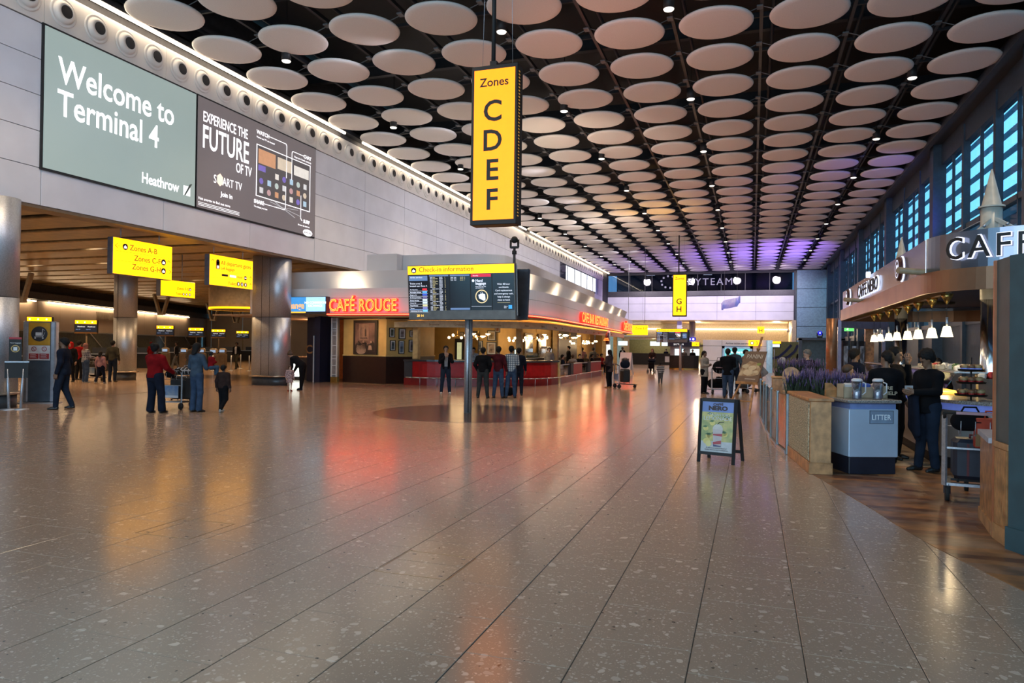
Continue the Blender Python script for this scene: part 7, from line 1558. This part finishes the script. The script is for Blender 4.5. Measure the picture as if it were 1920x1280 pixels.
person('person in a pale grey tunic and trousers stooping behind the panini easel', FL(1425, 733), -75, 1.70, 'brown', 'scarf', lgy, lgy, h=.024, lean=38, coat=.28, hairm=lgy, arms={'l': ((.2, -.2, 1.2), (.15, -.45, 1.15)), 'r': ((-.2, -.2, 1.2), (-.15, -.45, 1.15))})
d = ray(1468, 680); person('seated customer in a white hooded top beyond the far lavender', (d.x/d.y*21.5, 21.5), 90, 1.70, 'tan', 'scarf', blk, blk, h=.024, sit=True, z0=.2, hairm=wht)
chair('dark chair under the customer in the white hood', d.x/d.y*21.5, 21.5, PI/2).location.z = .2
# coffee bar people
def at(px, Y_): d = ray(px, 660); return (d.x/d.y*Y_, Y_)
person('grey-haired barista in black looking down behind the lavender', at(1514, 19.5), -30, 1.72, 'fair', 'short', blk, blk, h=.018, hairm=HAIRG, head=(18, -20), arms=fwdarms)
person('man in a dark jacket seen in profile left of the pendant lamps', at(1603, 15.3), 118, 1.74, 'brown', 'short', nvy, blk, h=.016, arms=folded)
person('person in a puffy striped jacket leaning over in front of the counter', at(1638, 13.6), -70, 1.62, 'tan', 'cap', stripes('puffy_stripe', (.05, .055, .07), (.13, .10, .10), 9), djeans, h=.018, lean=42, build=1.25, arms={'l': ((.24, -.2, 1.15), (.15, -.4, 1.1)), 'r': ((-.24, -.2, 1.15), (-.15, -.4, 1.1))}, hairm=HAIRB)
hb = person('man in a black work top with pale lettering on its back, beside the counter', at(1662, 12.25), 172, 1.70, 'brown', 'short', blk, blk, h=.016, head=(14, 60), arms=fwdarms)
o = text(hb, 'HERE\nTO HELP', 0, 0, .075, mat('print_cream', (.5, .42, .3), .6), y=0, align='CENTER', bold=.002); o.location = (0, .150, 1.12); o.rotation_euler = (0, 0, PI)
person('taller man in black with a hand raised to his face at the counter', at(1680, 12.7), 60, 1.76, 'brown', 'short', blk, blk, h=.018, arms={'l': ((.24, -.1, 1.2), (.10, -.14, 1.50)), 'r': ((-.24, -.05, 1.15), (-.2, -.2, .95))})
mn = person('man in a black blazer and dark jeans looking down at his phone by the counter', (2.40, 11.60), -58, 1.71, 'brown', 'afro', blk, djeans, h=.0145, head=(26, -8), coat=.05, arms={'l': ((.22, -.06, 1.17), (.10, -.32, 1.16)), 'r': ((-.22, -.06, 1.17), (-.06, -.30, 1.14))}, legs={'l': ((.09, -.02, .5), (.10, .03, .085)), 'r': ((-.09, -.03, .5), (-.10, -.08, .085))})
cu = thing('paper_cup', 'white paper in the hands of the man in the black blazer', 'paper', (2.12, 11.45, 1.12), .4); MB().bev(-.06, .06, -.004, .004, 0, .1, .001).build('sheet', wht, cu, world=False)
ja = thing('draped_jacket', 'dark jacket draped over the forearm of the man in the black blazer', 'jacket', (2.19, 11.50, .55), math.radians(-58)); smesh('cloth_body', nvy, ja, [((-.07, .02, .52), (.05, 0, .55), .045, .045, 1), ((-.06, .02, .50), (-.03, .02, .10), .06, .075, .6), ((.03, 0, .50), (.07, 0, .0), .055, .06, .6), ((-.03, .02, .10), (.04, .03, -.08), .07, .04, .6)], .015)
person('barista with dark hair half hidden behind the counter display', at(1757, 15.2), 0, 1.58, 'tan', 'short', blk, blk, h=.02)
# near trolley
tr2 = trolley('baggage trolley with red and navy luggage in front of the wooden counter end', (2.40, 9.33, 0), math.radians(-8), None)
suitcase('studded red and navy suitcase low on the trolley at the right', (2.50, 9.62, .20), math.radians(-8), .52, .34, .50, mat('case_navy', (.015, .02, .035), .5), mat('case_red', (.09, .008, .012), .5))
softbag('black holdall in the basket of the trolley at the right', (2.38, 9.47, .80), 0, .36, .24, .26, blk)
tt2 = thing('tote_bag', 'orange-red tote bag hanging at the trolley basket', 'bag', (2.56, 9.42, .62), 0); MB().bev(-.15, .15, -.05, .05, 0, .34, .01).build('bag_body', mat('tote_orange', (.45, .05, .02), .5), tt2, world=False); MB().box(-.15, -.02, -.056, -.05, .02, .16).build('tan_patch', mat('tote_tan', (.25, .13, .05), .6), tt2, world=False); MB().tube([(-.06, -.05, .34), (-.05, -.05, .42), (.05, -.05, .42), (.06, -.05, .34)], .009, 6).build('strap', _M['tote_orange'], tt2, world=False)
# self-service kiosks and queue posts in the check-in hall
kk = None
for i, (px, py) in enumerate(((378, 690), (400, 692), (417, 690), (310, 688), (345, 690))):
    x, y = FL(px, py); o = thing('check_in_kiosk', 'self-service check-in kiosk, %s from the left in the hall behind the columns' % ('third', 'fourth', 'fifth', 'first', 'second')[i], 'kiosk', (x, y, 0), math.radians(20), 'self-service kiosks')
    MB().bev(-.25, .25, -.2, .2, 0, 1.0, .03).build('body', mat('kiosk_tan', (.16, .11, .07), .4), o, world=False); MB().bev(-.25, .25, -.12, .12, 1.0, 1.35, .08).build('head', mat('kiosk_cream', (.35, .26, .16), .4), o, world=False); MB().box(-.17, .17, -.13, -.12, 1.08, 1.25).build('screen', emi('kiosk_screen', (.25, .35, .5), .8), o, world=False)
qp0 = None
for i in range(14):
    x, y = -31.5+(i % 7)*.95-(i//7)*1.2, 36+(i//7)*4+(i % 7)*.5
    if qp0 is None:
        qp0 = thing('queue_post', 'slim steel queue post in the check-in hall', 'post', (x, y, 0), group='queue posts in the check-in hall'); MB().cyl((0, 0, .02), (0, 0, .95), .03, 10).build('post', steel, qp0, world=False); MB().lathe([(.17, 0), (.17, .02), (.03, .04), (0, .04)], n=18).build('base', steel, qp0, world=False)
    else: dup(qp0, (x, y, 0))
